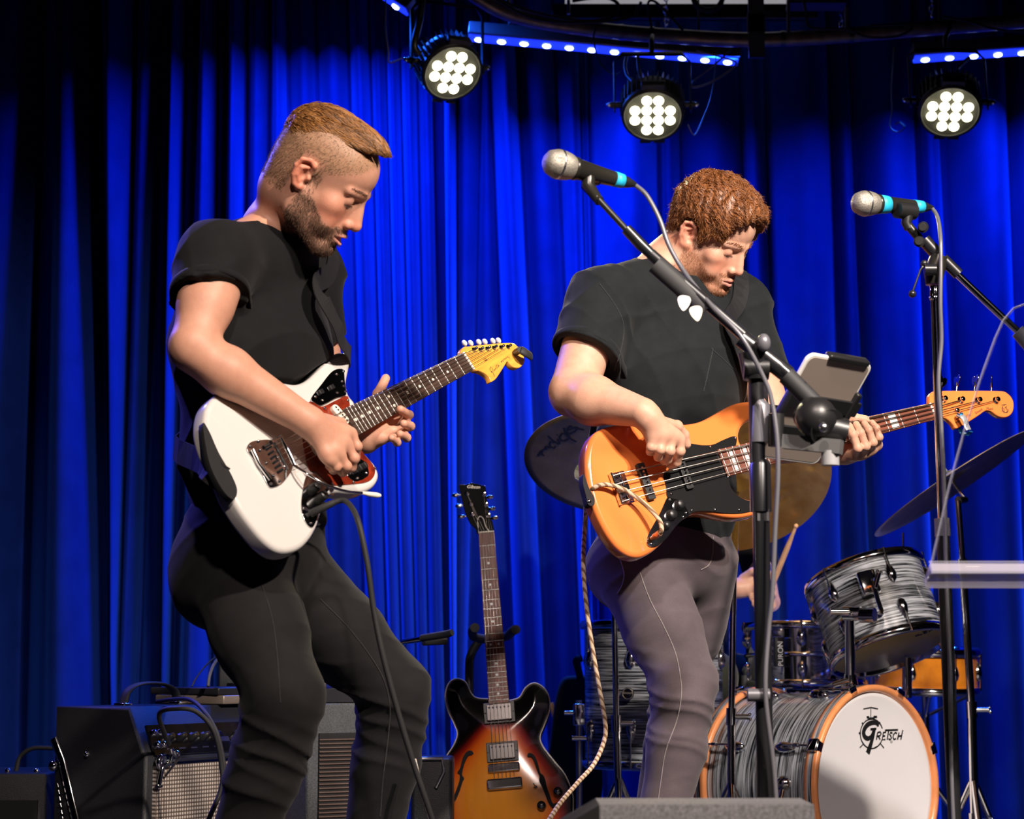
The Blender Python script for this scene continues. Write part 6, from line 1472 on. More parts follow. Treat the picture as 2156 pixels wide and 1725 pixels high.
for px, Y in ((1219, 5.66), (1462, 5.56), (1400, 5.95)):
    a = at(px, 1490, Y); MB().cyl((a.x, a.y, .0), (a.x, a.y, a.z + .02), .009, n=12).obj('leg', M_steel, ft)
    MB().box((0, 0, 0), (.034, .034, .06), Matrix.Translation((a.x, a.y, a.z - .02)), bev=.005).obj('leg_bracket', M_chrome, ft)
    mb = MB(); wing(mb, (a.x - .024, a.y - .004, a.z - .015), (1, 0, 0), .008); mb.obj('wing_nut', M_chrome, ft); mb = MB(); wing(mb, (a.x, a.y - .01, a.z - .085), (1, 0, 0), .009); mb.obj('wing_nut', M_chrome, ft)
# ---- amber drum on its stand at the back
ac = at(1945, 1372, 6.25); am = thing('side_snare', 'amber burl snare drum tucked behind the rack tom', 'drum', zframe(ac, (0.02, -.05, 1), (1, 0, 0)))
M_burl = mat('amber_burl', (0.62, 0.20, 0.015), .2, col2=(0.24, 0.06, 0.008), vscale=9, coat=.9)
drum(am, .165, .115, M_burl, 8, M_head, M_head, -1.2, False, .3)
ast = thing('drum_stand', 'chrome stand under the amber burl snare', 'drum stand', (ac.x, ac.y, 0))
MB().cyl((ac.x, ac.y, .2), (ac.x, ac.y, ac.z - .12), .012, n=10).obj('tube', M_chrome, ast)
for i in range(3):
    a = .4 + 2 * PI * i / 3; MB().tube([(ac.x, ac.y, ac.z - .20), (ac.x + .17 * math.cos(a), ac.y + .17 * math.sin(a), ac.z - .135)], .006, 8).obj('basket_arm', M_chrome, ast)
    MB().cyl((ac.x, ac.y, .3), (ac.x + .25 * math.cos(a), ac.y + .25 * math.sin(a), .01), .009, n=8).obj('leg', M_chrome, ast)
# ---- throne
th = thing('drum_throne', 'round black drum throne beneath the seated drummer', 'stool', (hipd[0], hipd[1], 0))
MB().lathe([(0, .47), (.15, .47), (.165, .455), (.165, .415), (.15, .40), (0, .40)], 32, Matrix.Translation((hipd[0], hipd[1], 0))).obj('seat', M_blackmatte, th)
MB().cyl((hipd[0], hipd[1], .12), (hipd[0], hipd[1], .41), .016, n=12).obj('post', M_chrome, th)
for i in range(3): a = 2 * PI * i / 3 + .5; MB().cyl((hipd[0], hipd[1], .26), (hipd[0] + .26 * math.cos(a), hipd[1] + .26 * math.sin(a), .01), .011, n=8).obj('leg', M_chrome, th)
# ---- cymbals
def bronze(name, c1, c2, rough, dimples=0.0, dscale=26):
    m = bpy.data.materials.new(name); nt, b = nodes(m); L = nt.links
    tc = nt.nodes.new('ShaderNodeTexCoord'); n = nt.nodes.new('ShaderNodeTexNoise'); n.inputs['Scale'].default_value = 14; n.inputs['Detail'].default_value = 6; L.new(tc.outputs['Object'], n.inputs['Vector'])
    r = nt.nodes.new('ShaderNodeValToRGB'); L.new(n.outputs[0], r.inputs[0]); r.color_ramp.elements[0].position = .35; r.color_ramp.elements[1].position = .65
    r.color_ramp.elements[0].color = (*c1, 1); r.color_ramp.elements[1].color = (*c2, 1); L.new(r.outputs[0], b.inputs['Base Color'])
    b.inputs['Metallic'].default_value = .85; b.inputs['Roughness'].default_value = rough
    wv = nt.nodes.new('ShaderNodeTexWave'); wv.wave_type = 'RINGS'; wv.rings_direction = 'Z'; wv.inputs['Scale'].default_value = 160; L.new(tc.outputs['Object'], wv.inputs['Vector'])
    bp = nt.nodes.new('ShaderNodeBump'); bp.inputs['Strength'].default_value = .10; bp.inputs['Distance'].default_value = .002; L.new(wv.outputs[0], bp.inputs['Height'])
    last = bp
    n4 = nt.nodes.new('ShaderNodeTexNoise'); n4.inputs['Scale'].default_value = 30; L.new(tc.outputs['Object'], n4.inputs['Vector'])
    bp3 = nt.nodes.new('ShaderNodeBump'); bp3.inputs['Strength'].default_value = .35; bp3.inputs['Distance'].default_value = .004; L.new(n4.outputs[0], bp3.inputs['Height']); L.new(bp.outputs[0], bp3.inputs['Normal']); last = bp3
    L.new(last.outputs[0], b.inputs['Normal']); return m
def cymbal(label, c, n_up, R, m, dim=0, bow=.10):
    t = thing('cymbal', label, 'cymbal', zframe(c, n_up, (1, 0, 0)))
    prof = [(0.006, .022), (.02, .021), (.045, .014), (.055, .006)] + [(r, .004 - bow * (r - .055) ** 2 * 3.4) for r in np.linspace(.065, R, 9)]
    low = [(r, z - .0022) for r, z in prof][::-1]
    if dim:
        # hammered plate: bow with shallow dents
        K = 120; rr = [p[0] for p in prof[:4]] + list(np.linspace(.062, R, 46)); zz = np.interp(rr, [p[0] for p in prof], [p[1] for p in prof]); rng = np.random.RandomState(3)
        dents = [(rng.uniform(.08, R - .02), rng.uniform(0, 2 * PI)) for _ in range(dim)]
        vs = []
        for sgn, off in ((1, 0.0), (-1, -.0022)):
            for r, z in zip(rr, zz):
                for k in range(K):
                    a = 2 * PI * k / K; x, y = r * math.cos(a), r * math.sin(a); d_ = 0
                    for dr_, da in dents:
                        q2 = (x - dr_ * math.cos(da)) ** 2 + (y - dr_ * math.sin(da)) ** 2
                        if q2 < .0006: d_ += .0028 * math.exp(-q2 / .00006)
                    vs.append((x, y, z + off + d_))
        n_ = len(rr); fs = []
        for b_ in (0, n_ * K):
            for i in range(n_ - 1):
                for k in range(K):
                    f = (b_ + i * K + k, b_ + i * K + (k + 1) % K, b_ + (i + 1) * K + (k + 1) % K, b_ + (i + 1) * K + k); fs.append(f if b_ else f[::-1])
        MB().add(vs, fs, True).obj('plate', m, t, False)
    else: MB().lathe(prof + low, 96).obj('plate', m, t, False)
    MB().lathe([(0, .045), (.006, .045), (.006, .026), (.016, .026), (.016, .020), (0, .020)], 14).obj('felt_and_nut', M_rubber, t, False)
    return t
M_brz1 = bronze('brown_bronze', (0.24, 0.17, 0.085), (0.32, 0.235, 0.125), .45); M_brz2 = bronze('golden_bronze', (0.40, 0.21, 0.035), (0.55, 0.31, 0.065), .33)
cl = at(1276, 972, 5.50); nl_ = Vector((.12, .53, .84)).normalized()
cy1 = cymbal('bronze cymbal lettered in black script underneath, half hidden behind the orange bass body', cl, nl_, .228, M_brz1)
Gc = Plane(zframe(cl, -nl_, (1, 0, 0))); o = (1080, 680); s = 2.63
mb = MB()
for st in ([(395, 590), (330, 575), (318, 565), (300, 590), (355, 572), (340, 600), (290, 620)], [(300, 600), (318, 640), (352, 660)], [(283, 575), (300, 625), (345, 655)], [(292, 612), (270, 610), (262, 640), (285, 650), (310, 640)], [(255, 622), (270, 655)], [(248, 640), (258, 668), (225, 650), (205, 630), (195, 618)], [(243, 612), (248, 618)], [(232, 660), (208, 655), (205, 675), (225, 690), (236, 680)], [(205, 690), (185, 678), (178, 700)], [(190, 690), (165, 700), (150, 712), (140, 730)], [(165, 700), (160, 720), (175, 730)]):
    ribbon(mb, crom([Gc.uv(o[0] + x / s, o[1] + y / s, 0) for x, y in st], 4, False), .0065, Matrix.Identity(4), 0)
def under(x, y): r = math.hypot(x, y); return .0022 + .0009 - (.004 - .34 * max(0, r - .055) ** 2)
mb.v = [tuple(Gc.M @ Vector((x, y, under(x, y)))) for x, y, z in mb.v]
mb.obj('printed_script', M_inkd, cy1)
crr = at(1545, 1008, 5.62); nr = Vector((-.06, .67, .74)).normalized()
cy2 = cymbal('large golden hammered cymbal behind the tablet stand and bass horn', crr, nr, .275, M_brz2, 90)
cc3 = at(2004, 1012, 5.45); n3 = Vector((-.52, .15, .84)).normalized()
cy3 = cymbal('dark crash cymbal seen edge-on above the rack tom', cc3, n3, .258, M_brz1)
def cym_stand(label, pts, top_n, c, base):
    t = thing('cymbal_stand', label, 'cymbal stand', (base[0], base[1], 0))
    MB().tube([c - top_n * .05, c + top_n * .05], .004, 8).obj('tilter_rod', M_chrome, t)
    MB().tube([c - top_n * .045, pts[0]], [.009, .012], 12).obj('tilter', M_chrome, t)
    for i in range(len(pts) - 1):
        MB().tube([pts[i], pts[i + 1]], .0085 + .0022 * i, 14).obj('tube', M_chrome, t)
        a, b = pts[i], pts[i + 1]; d = (b - a).normalized(); r_ = .0135 + .002 * i
        mb = MB().tube([b - d * .022, b + d * .022], r_, 14); mb.obj('collar', M_chrome, t)
        mb = MB(); wing(mb, b + Vector((.024, -.004, 0)), (1, 0, 0), .009); mb.obj('wing_nut', M_chrome, t)
    p = pts[-1]
    for i in range(3): a = .5 + 2 * PI * i / 3; MB().tube([(p.x, p.y, .34), (p.x + .16 * math.cos(a), p.y + .16 * math.sin(a), .012)], .009, 8).obj('leg', M_chrome, t)
    MB().cyl((p.x, p.y, .06), (p.x, p.y, p.z), .013, n=12).obj('base_tube', M_chrome, t)
    return t
cym_stand('chrome cymbal stand in front of the dark floor tom', [at(1293, 1250, 5.44), at(1298, 1524, 5.44), at(1303, 1700, 5.44)], nl_, cl - nl_ * .02, at(1300, 1700, 5.44))
cym_stand('chrome cymbal stand between grey jeans and bass drum', [at(1545, 1185, 5.24), at(1540, 1510, 5.20), at(1540, 1720, 5.20)], nr, crr - nr * .02, at(1540, 1700, 5.20))
cym_stand('chrome cymbal stand carrying the dark crash cymbal', [at(2017, 1055, 5.42), at(2027, 1195, 5.42), at(2046, 1495, 5.42), at(2052, 1730, 5.42)], n3, cc3 - n3 * .02, at(2050, 1700, 5.42))
MB_ = MB().tube([at(1902, 1160, 5.5), at(1902, 1120, 5.5)], .003, 6)
tag(MB().tube([at(1901, 1122, 5.80), at(1903, 1300, 5.80), at(1905, 1560, 5.80), at(1906, 1840, 5.80)], [.0035, .0035, .009, .009], 8).obj('hi_hat_rod', M_chrome), 'thin chrome rod poking up behind the rack tom', 'rod')
# ---- stick bag
sb = thing('stick_bag', 'black stick bag holding wooden drumsticks beside the dark floor tom', 'bag', at(1205, 1640, 5.97))
a = at(1210, 1545, 5.98)
MB().extrude(crom([(x, y) for x, y in ((-.075, -.20), (-.07, .0), (-.045, .145), (.0, .170), (.06, .15), (.07, 0), (.07, -.20))], 6), -.03, .03, .012, zframe(a, (0, -1, 0), (1, 0, 0))).obj('pouch', M_blackmatte, sb)
MB().tube(crom([at(1228, 1480, 5.975), at(1220, 1420, 5.94), at(1213, 1392, 5.86), at(1224, 1386, 5.80)], 5, False), .006, 6, flat=(2, .6, (0, -1, 0))).obj('hanging_strap', M_blackmatte, sb)
for x0, y0, x1, y1, lb in ((1160, 1480, 1182, 1560, 0), (1181, 1466, 1190, 1520, 1)):
    d = tag(MB().tube([at(x0, y0, 5.98), at(x1, y1, 5.98), at(x1 + (x1 - x0), y1 + (y1 - y0), 5.98)], .0075, 10).obj('drumstick', M_hickory), ('wooden drumstick leaning out of the black stick bag', 'short wooden drumstick butt upright in the black stick bag')[lb], 'drumstick')
# ------------------------------------------------------------------ microphones and stands
def mesh_grille(name, col):
    m = bpy.data.materials.new(name); nt, b = nodes(m); L = nt.links
    tc = nt.nodes.new('ShaderNodeTexCoord'); ck = nt.nodes.new('ShaderNodeTexVoronoi'); ck.inputs['Scale'].default_value = 800; L.new(tc.outputs['Object'], ck.inputs['Vector'])
    r = nt.nodes.new('ShaderNodeValToRGB'); L.new(ck.outputs['Distance'], r.inputs[0]); r.color_ramp.elements[0].position = .2; r.color_ramp.elements[1].position = .6
    r.color_ramp.elements[0].color = (*[c * .35 for c in col], 1); r.color_ramp.elements[1].color = (*col, 1); L.new(r.outputs[0], b.inputs['Base Color'])
    b.inputs['Metallic'].default_value = .6; b.inputs['Roughness'].default_value = .45
    bp = nt.nodes.new('ShaderNodeBump'); bp.inputs['Strength'].default_value = .6; bp.inputs['Distance'].default_value = .001; L.new(ck.outputs['Distance'], bp.inputs['Height']); L.new(bp.outputs[0], b.inputs['Normal'])
    return m
M_grille = mesh_grille('steel_mesh', (0.46, 0.43, 0.37)); M_micbody = mat('olive_black_enamel', (0.035, 0.033, 0.028), .28, .5)
M_bluetape = mat('turquoise_tape', (0.02, 0.46, 0.72), .5)
def microphone(label, tip, tail, r, tapes, ring=None):
    t = thing('microphone', label, 'microphone', tip); d = (tail - tip); Ln = d.length; M_ = zframe(tip, d, (0, 0, 1))
    MB().lathe([(0, 0), (r * .5, r * .10), (r * .8, r * .35), (r * .98, r * .85), (r * 1.0, r * 1.05)], 28, M_).lathe([(r, r * 1.15), (r * .98, r * 1.5), (r * .9, r * 1.9), (r * .76, r * 2.2)], 28, M_).obj('grille', M_grille, t)
    MB().lathe([(r * 1.0, r * 1.04), (r * 1.03, r * 1.06), (r * 1.03, r * 1.16), (r * 1.0, r * 1.18)], 28, M_).obj('grille_band', ring or M_steel, t)
    MB().lathe([(r * .70, r * 2.15), (r * .80, r * 2.2), (r * .80, r * 2.45), (r * .72, r * 2.5), (r * .50, Ln * .88), (r * .50, Ln * .90), (r * .40, Ln * .90)], 24, M_).obj('handle', M_micbody, t)
    MB().lathe([(r * .40, Ln * .88), (r * .42, Ln * .92), (r * .40, Ln * 1.02), (r * .2, Ln * 1.12), (r * .13, Ln * 1.14)], 16, M_).obj('connector', M_blackplast, t)
    for a, b in tapes:
        ra = r * (.72 - .22 * (a * Ln - r * 2.5) / (Ln * .88 - r * 2.5)) if a < .9 else r * .46; rb = r * (.72 - .22 * (b * Ln - r * 2.5) / (Ln * .88 - r * 2.5)) if b < .9 else r * .46
        MB().lathe([(ra * .98, a * Ln), (ra * 1.05, a * Ln), (rb * 1.05, b * Ln), (rb * .98, b * Ln)], 24, M_).obj('tape_band', M_bluetape, t)
    return t
Ym = 3.45
mic1 = microphone('olive black microphone with grey mesh ball and one turquoise tape band', at(1146, 338, 3.42), at(1316, 383, 3.50), .0265, ((.86, .97),))
mic2 = microphone('black microphone with two turquoise tape bands by the crash cymbal', at(1797, 427, 3.72), at(1944, 436, 3.80), .0245, ((.345, .48), (.86, .985)))
def clip(t, p, q, n): 
    MB().tube([p, p + (q - p) * .4], [.017, .016], 14).obj('mic_clip', M_blackplast, t)
s1 = thing('microphone_stand', 'black boom microphone stand with tablet holder crossing in front of the bassist', 'microphone stand', at(1610, 2150, 3.42))
B = lambda x, y, Y=3.42: at(x, y, Y)
MB().tube([B(1222, 356, 3.46), B(1262, 372, 3.48)], .0175, 16).obj('mic_clip', M_micbody, s1)
MB().tube([B(1240, 366, 3.46), B(1238, 392, 3.46), B(1250, 408, 3.45), B(1262, 424, 3.44)], [.012, .0125, .010, .009], 12).obj('clip_neck', M_micbody, s1)
MB().tube([B(1256, 415, 3.44), B(1330, 496, 3.43)], .0058, 12).obj('boom_tip', M_micbody, s1)
MB().tube([B(1318, 482, 3.43), B(1350, 516, 3.43), B(1376, 540, 3.43)], [.010, .0105, .009], 12).obj('boom_clutch', M_blackmetal, s1)
MB().tube([B(1370, 535, 3.43), B(1690, 815, 3.40)], .0105, 14).obj('boom_tube', M_blackmetal, s1)
MB().tube([B(1380, 556, 3.42), B(1488, 652, 3.42)], 1, 8, flat=(.018, .010, (0, -1, 0))).obj('pick_holder', M_rubber, s1)
MB().tube([B(1560, 712, 3.41), B(1660, 790, 3.41)], .016, 14).obj('boom_sleeve', M_blackmetal, s1)
MB().tube([B(1655, 790, 3.405), B(1745, 880, 3.40)], .0165, 14).obj('boom_sleeve', M_rubber, s1)
MB().ball(B(1608, 722, 3.38), (.012, .012, .016), 14, 10).obj('boom_knob', M_greytube, s1)
MB().tube([B(1590, 745, 3.42), B(1592, 800, 3.42)], [.030, .022], 16).obj('pivot_block', M_blackmetal, s1)
MB().tube([B(1565, 775, 3.41), B(1618, 775, 3.41)], .018, 14).obj('pivot_knob', M_blackplast, s1)
MB().tube([B(1592, 800), B(1595, 975)], .0135, 16).obj('upper_tube', M_blackmetal, s1)
MB().tube([B(1592, 848), B(1600, 855), B(1600, 932)], [.014, .0175, .0175], 18).obj('tablet_clamp', M_greytube, s1)
MB().tube([B(1598, 970), B(1600, 978), B(1602, 1078)], [.014, .0185, .0185], 18).obj('clutch', M_blackmetal, s1)
MB().tube([B(1602, 1070), B(1612, 1700), B(1614, 1990)], .0145, 18).obj('lower_tube', M_blackmetal, s1)
bp_ = B(1614, 1990)
for i in range(3): a = PI / 2 + 2 * PI * i / 3; MB().tube([bp_, (bp_.x + .28 * math.cos(a), bp_.y + .3 * math.sin(a), .012)], .010, 8).obj('leg', M_blackmetal, s1)
MB().box((0, 0, 0), (.020, .012, .020), Matrix.Translation(B(1606, 1085, 3.412))).obj('sticker', M_steel, s1)
MB().tube([B(1574, 1464, 3.40), B(1620, 1464, 3.40)], .011, 10).obj('cable_hook', M_greytube, s1)
# tablet arm
MB().tube([B(1634, 872, 3.40), B(1634, 940, 3.40)], .014, 12).obj('arm_clamp', M_blackplast, s1)
a, b = B(1650, 930, 3.40), B(1772, 942, 3.36); MB().tube([a, b], 1, 4, flat=(.017, .017, (0, 0, 1)), smooth=False).obj('tablet_arm', mat('dark_grey_bar', (0.10, 0.10, 0.10), .5), s1)
MB().tube([B(1748, 950, 3.37), B(1748, 980, 3.37)], .0155, 18).obj('arm_knob', mat('grey_knob', (0.30, 0.30, 0.31), .5), s1)
MB().tube([B(1700, 868, 3.40), B(1742, 900, 3.36)], [.030, .034], 20).ball(B(1718, 880, 3.37), .036, 18, 12).obj('ball_joint', M_blackplast, s1)
MB().tube([B(1738, 900, 3.38), B(1782, 910, 3.38)], [.024, .022], 16).obj('joint_lever', M_blackplast, s1)
MB().ball(B(1734, 900, 3.325), .0085, 12, 8).obj('joint_bolt', M_steel, s1)
for i, (x, y) in enumerate(((1440, 638), (1466, 660))):
    M_ = frame(B(x, y, 3.40), (1, 0, .15 if i else -.1), z=(0, -1, .1))
    tag(MB().extrude(crom([(-.0115, .006), (-.008, .012), (0, .0135), (.008, .012), (.0115, .006), (.009, -.004), (.0035, -.0125), (0, -.0145), (-.0035, -.0125), (-.009, -.004)], 4), -.0006, .0006, .0003, M_, 1).obj('guitar_pick', M_cream if i else M_white), ('white guitar pick tucked into the boom holder', 'cream guitar pick tucked into the boom holder')[i], 'guitar pick')
# tablet
tl, tr_, bl = B(1703, 742, 3.46), B(1838, 766, 3.55), B(1571, 958, 3.565); u = tr_ - tl; v_ = bl - tl; ctr = tl + (u + v_) / 2
v_ = v_ - u.normalized() * v_.dot(u.normalized())
Mt = frame(tl + (u + v_) / 2, u, y=-v_); w_, h_ = u.length, v_.length
tb = thing('tablet', 'white tablet gripped in a black holder on the boom stand', 'tablet', Mt)
M_tan = mat('tan_reflection_back', (0.44, 0.36, 0.31), .35, .4)  # warm tan reflection put into the base colour of the tablet back
side = -1 if (Mt.to_3x3().col[2]).dot(Vector((0, 0, H)) - Mt.translation) < 0 else 1
MB().extrude(roundrect(w_, h_, .016, 5), -.004, .004, .0025).obj('body', M_white, tb, False)
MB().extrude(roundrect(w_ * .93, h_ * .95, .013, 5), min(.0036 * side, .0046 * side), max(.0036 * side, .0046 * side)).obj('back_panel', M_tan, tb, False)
z = .0085 * side
for y, w2 in ((h_ * .08, .030), (-h_ * .20, .020)): MB().box((w_ * .08, y, z), (w_ * 1.05, w2, .006), bev=.002).obj('holder_bar', M_blackplast, tb, False)
for x in (-w_ * .47, w_ * .49): MB().box((x, -.01, z * .6), (.012, h_ * .55, .018), bev=.003).obj('holder_grip', M_blackplast, tb, False)
MB().box((w_ * .1, h_ * .5, 0), (w_ * .62, .012, .018), bev=.004).obj('top_grip', M_blackplast, tb, False)
cable('microphone_cable', 'grey microphone lead drooping along the boom past the red hair', [B(1338, 390, 3.51), B(1362, 412, 3.5), B(1388, 460, 3.49), B(1410, 520, 3.48), B(1446, 580, 3.46), B(1500, 646, 3.40), B(1560, 708, 3.37), B(1610, 800, 3.376), B(1626, 850, 3.378), B(1636, 920, 3.375), B(1638, 1000, 3.375), B(1632, 1120, 3.38), B(1626, 1250, 3.385), B(1618, 1330, 3.39), B(1612, 1464, 3.383), B(1632, 1650, 3.385), B(1640, 1900, 3.375), B(1630, 2196, 3.30)], .0042, M_greytube)
# ---- second stand
s2 = thing('microphone_stand', 'chrome and black boom microphone stand beside the clear music stand', 'microphone stand', at(2000, 2110, 3.76))
C = lambda x, y, Y=3.76: at(x, y, Y)
MB().tube([C(1888, 442, 3.75), C(1924, 446, 3.77)], .0165, 14).obj('mic_clip', M_blackplast, s2)
MB().tube([C(1912, 450), C(1908, 470), C(1914, 482)], [.011, .010, .009], 12).obj('clip_neck', M_blackplast, s2)
MB().tube([C(1910, 472), C(1935, 502)], .0085, 12).obj('boom_head', M_micbody, s2)
MB().tube([C(1930, 497), C(2150, 706)], .0068, 14).obj('boom_tube', M_chrome, s2)
MB().tube([C(1945, 505), C(1972, 535)], .0130, 14).obj('boom_clutch', M_blackmetal, s2)
MB().tube([C(1985, 545), C(2018, 578)], .0115, 14).obj('boom_collar', M_blackmetal, s2)
MB().tube([C(2142, 698), C(2190, 744)], [.014, .020], 16).obj('counterweight', M_greytube, s2)
for x, y in ((1944, 478), (1936, 508)):
    MB().tube([C(x, y, 3.765), C(x - 1, y + 1, 3.735)], .0105, 16).obj('thumb_screw', M_blackplast, s2); MB().tube([C(x - 1, y, 3.735), C(x - 1.5, y, 3.731)], .0072, 14).obj('screw_face', M_steel, s2)
MB().tube([C(1978, 540), C(1966, 575), C(1966, 600)], [.018, .020, .016], 14).obj('pivot_block', M_micbody, s2)
MB().tube([C(1946, 568, 3.73), C(1970, 568, 3.73)], .011, 14).obj('pivot_knob', M_blackmetal, s2)
MB().tube([C(1945, 560, 3.73), C(1938, 568, 3.73), C(1921, 616, 3.73)], .0022, 8).ball(C(1921, 619, 3.73), .0075, 12, 8).ball(C(1946, 555, 3.73), .0068, 12, 8).obj('wing_lever', M_blackmetal, s2)
MB().tube([C(1968, 602), C(1968, 624), C(1968, 626), C(1968, 632)], [.010, .010, .012, .010], 14).obj('collar', M_chrome, s2)
MB().tube([C(1968, 628), C(1984, 1120)], .0082, 14).obj('upper_tube', M_chrome, s2)
MB().tube([C(1983, 1092), C(1985, 1130)], [.0145, .0150], 16).obj('clutch', M_greytube, s2)
MB().tube([C(1985, 1125), C(2010, 1725), C(2022, 1985)], .0125, 16).obj('lower_tube', M_blackmetal, s2)
bp_ = C(2022, 1985)
for i in range(3): a = .2 + 2 * PI * i / 3; MB().tube([bp_, (bp_.x + .3 * math.cos(a), bp_.y + .3 * math.sin(a), .012)], .010, 8).obj('leg', M_blackmetal, s2)
cable('microphone_cable', 'grey microphone lead running down the chrome stand pole', [C(1962, 438, 3.81), C(1974, 458, 3.79), C(1980, 500, 3.742), C(1981, 560, 3.732), C(1980, 640, 3.73), C(1982, 720, 3.735), C(1976, 800, 3.735), C(1982, 900, 3.735), C(1988, 1020, 3.735), C(1992, 1200, 3.73), C(2000, 1400, 3.73), C(2006, 1700, 3.73), C(2030, 1990, 3.72), C(2110, 2122, 3.66)], .0040, M_greytube)
# ---- clear acrylic music stand
def acrylic():
    m = bpy.data.materials.new('clear_acrylic'); nt, b = nodes(m)
    b.inputs['Base Color'].default_value = (0.93, 0.95, 1.0, 1); b.inputs['Transmission Weight'].default_value = 1; b.inputs['IOR'].default_value = 1.12; b.inputs['Roughness'].default_value = .02
    return m
M_acr = acrylic(); M_acredge = mat('polished_acrylic_edge', (0.40, 0.40, 0.48), .3, alpha=.13)
ms = thing('music_stand', 'clear acrylic music stand with a polished lower lip', 'music stand', at(2300, 2200, 3.5))
Gm = Plane(frame(at(2060, 1000, 3.52), (1, .05, 0), y=(0, .62, 1)))
pn = [(1954, 1222), (1975, 1130), (2000, 1020), (2030, 910), (2064, 800), (2096, 712), (2112, 676), (2134, 650), (2160, 640), (2300, 640), (2560, 640), (2600, 660), (2640, 800), (2700, 1222)]
o_ = [Gm.uv(*p) for p in pn]
MB().extrude(o_, -.003, .003, .001, Gm.M, 1).obj('panel', M_acr, ms)
MB().tube([Gm.w(*p) for p in pn[:10]], .0034, 6).obj('panel_edge', M_acredge, ms)
a, b = Gm.l(1946, 1228), Gm.l(2710, 1228)
MB().box(((a.x + b.x) / 2, a.y, .022), (b.x - a.x, .020, .050), Gm.M, bev=.004).obj('lip', mat('frosted_lip', (0.42, 0.40, 0.48), .25, alpha=.5), ms)
MB().tube([Gm.M @ Vector((a.x, a.y + .011, .047)), Gm.M @ Vector((b.x, b.y + .011, .047))], .0022, 6).tube([Gm.M @ Vector((a.x, a.y - .011, .047)), Gm.M @ Vector((b.x, b.y - .011, .047))], .0022, 6).obj('lip_edge', M_acredge, ms)
p = Gm.w(2330, 1100, -.02); MB().cyl((p.x, p.y, .02), (p.x, p.y, p.z), .013, n=14).obj('post', M_chrome, ms)
MB().lathe([(0, .022), (.14, .018), (.15, .008), (.15, 0), (0, 0)], 32, Matrix.Translation((p.x, p.y, 0))).obj('base', M_blackmetal, ms)
# ---- floor wedge
wd = thing('stage_monitor', 'black and grey wedge monitor at the front edge of the stage', 'stage monitor', (.28, 2.6, 0))
def wedge():
    Y0 = 2.95; zt_ = at(1300, 1683, Y0).z; x0 = at(1255, 1690, Y0).x; x1 = at(1688, 1690, Y0).x
    prof = [(0, 0), (0, .16), (.20, zt_), (.34, zt_), (.42, 0)]      # y, z side outline; sloping baffle faces the players
    M_carp = mat('grey_carpet', (0.20, 0.20, 0.215), .95, bump=.8, bscale=420, var=.3, vscale=220)
    n = len(prof); vs = [(x0, Y0 + .22 - y, z) for y, z in prof] + [(x1, Y0 + .22 - y, z) for y, z in prof]
    fs = [tuple(range(n)), tuple(range(2 * n - 1, n - 1, -1))] + [(i, n + i, n + (i + 1) % n, (i + 1) % n) for i in range(n)]
    MB().add(vs, fs, False).obj('cabinet', M_carp, wd)
    ex = at(1182, 1725, Y0).x
    vs = [(x0, Y0 + .22 - y, z) for y, z in prof] + [(ex + .02 * (1 - z / .4) , Y0 + .20 - y * .92, max(0, z - .03)) for y, z in prof]
    MB().add(vs, [tuple(range(n)), tuple(range(2 * n - 1, n - 1, -1))] + [(i, n + i, n + (i + 1) % n, (i + 1) % n) for i in range(n)], False).obj('end_panel', M_blackmatte, wd)
    MB().box(((x0 + x1) / 2, Y0 + .135, .30), ((x1 - x0) * .9, .012, .22), Matrix.Identity(4)).obj('grille', M_blackmatte, wd)
wedge()
# ------------------------------------------------------------------ amplifiers and gear at the back
M_tolex = mat('black_tolex', (0.012, 0.013, 0.017), .5, bump=.6, bscale=500)
M_tolexg = mat('charcoal_tolex', (0.045, 0.05, 0.058), .6, bump=.6, bscale=500, var=.4, vscale=300)
def weave(name, c1, c2, sc):
    m = bpy.data.materials.new(name); nt, b = nodes(m); L = nt.links
    tc = nt.nodes.new('ShaderNodeTexCoord')
    def wv(d):
        w_ = nt.nodes.new('ShaderNodeTexWave'); w_.bands_direction = d; w_.inputs['Scale'].default_value = sc; w_.inputs['Distortion'].default_value = .25; w_.inputs['Detail Scale'].default_value = .4; L.new(tc.outputs['Object'], w_.inputs['Vector']); return w_
    a, c = wv('X'), wv('Z'); mu = nt.nodes.new('ShaderNodeMath'); mu.operation = 'MULTIPLY'; L.new(a.outputs[1], mu.inputs[0]); L.new(c.outputs[1], mu.inputs[1])
    r = nt.nodes.new('ShaderNodeValToRGB'); L.new(mu.outputs[0], r.inputs[0]); r.color_ramp.elements[0].position = .05; r.color_ramp.elements[1].position = .45
    r.color_ramp.elements[0].color = (*c1, 1); r.color_ramp.elements[1].color = (*c2, 1); L.new(r.outputs[0], b.inputs['Base Color']); b.inputs['Roughness'].default_value = .6
    bp = nt.nodes.new('ShaderNodeBump'); bp.inputs['Strength'].default_value = .5; bp.inputs['Distance'].default_value = .002; L.new(mu.outputs[0], bp.inputs['Height']); L.new(bp.outputs[0], b.inputs['Normal'])
    return m
M_silvercloth = weave('silver_grille_cloth', (0.10, 0.075, 0.062), (0.58, 0.50, 0.45), 34)
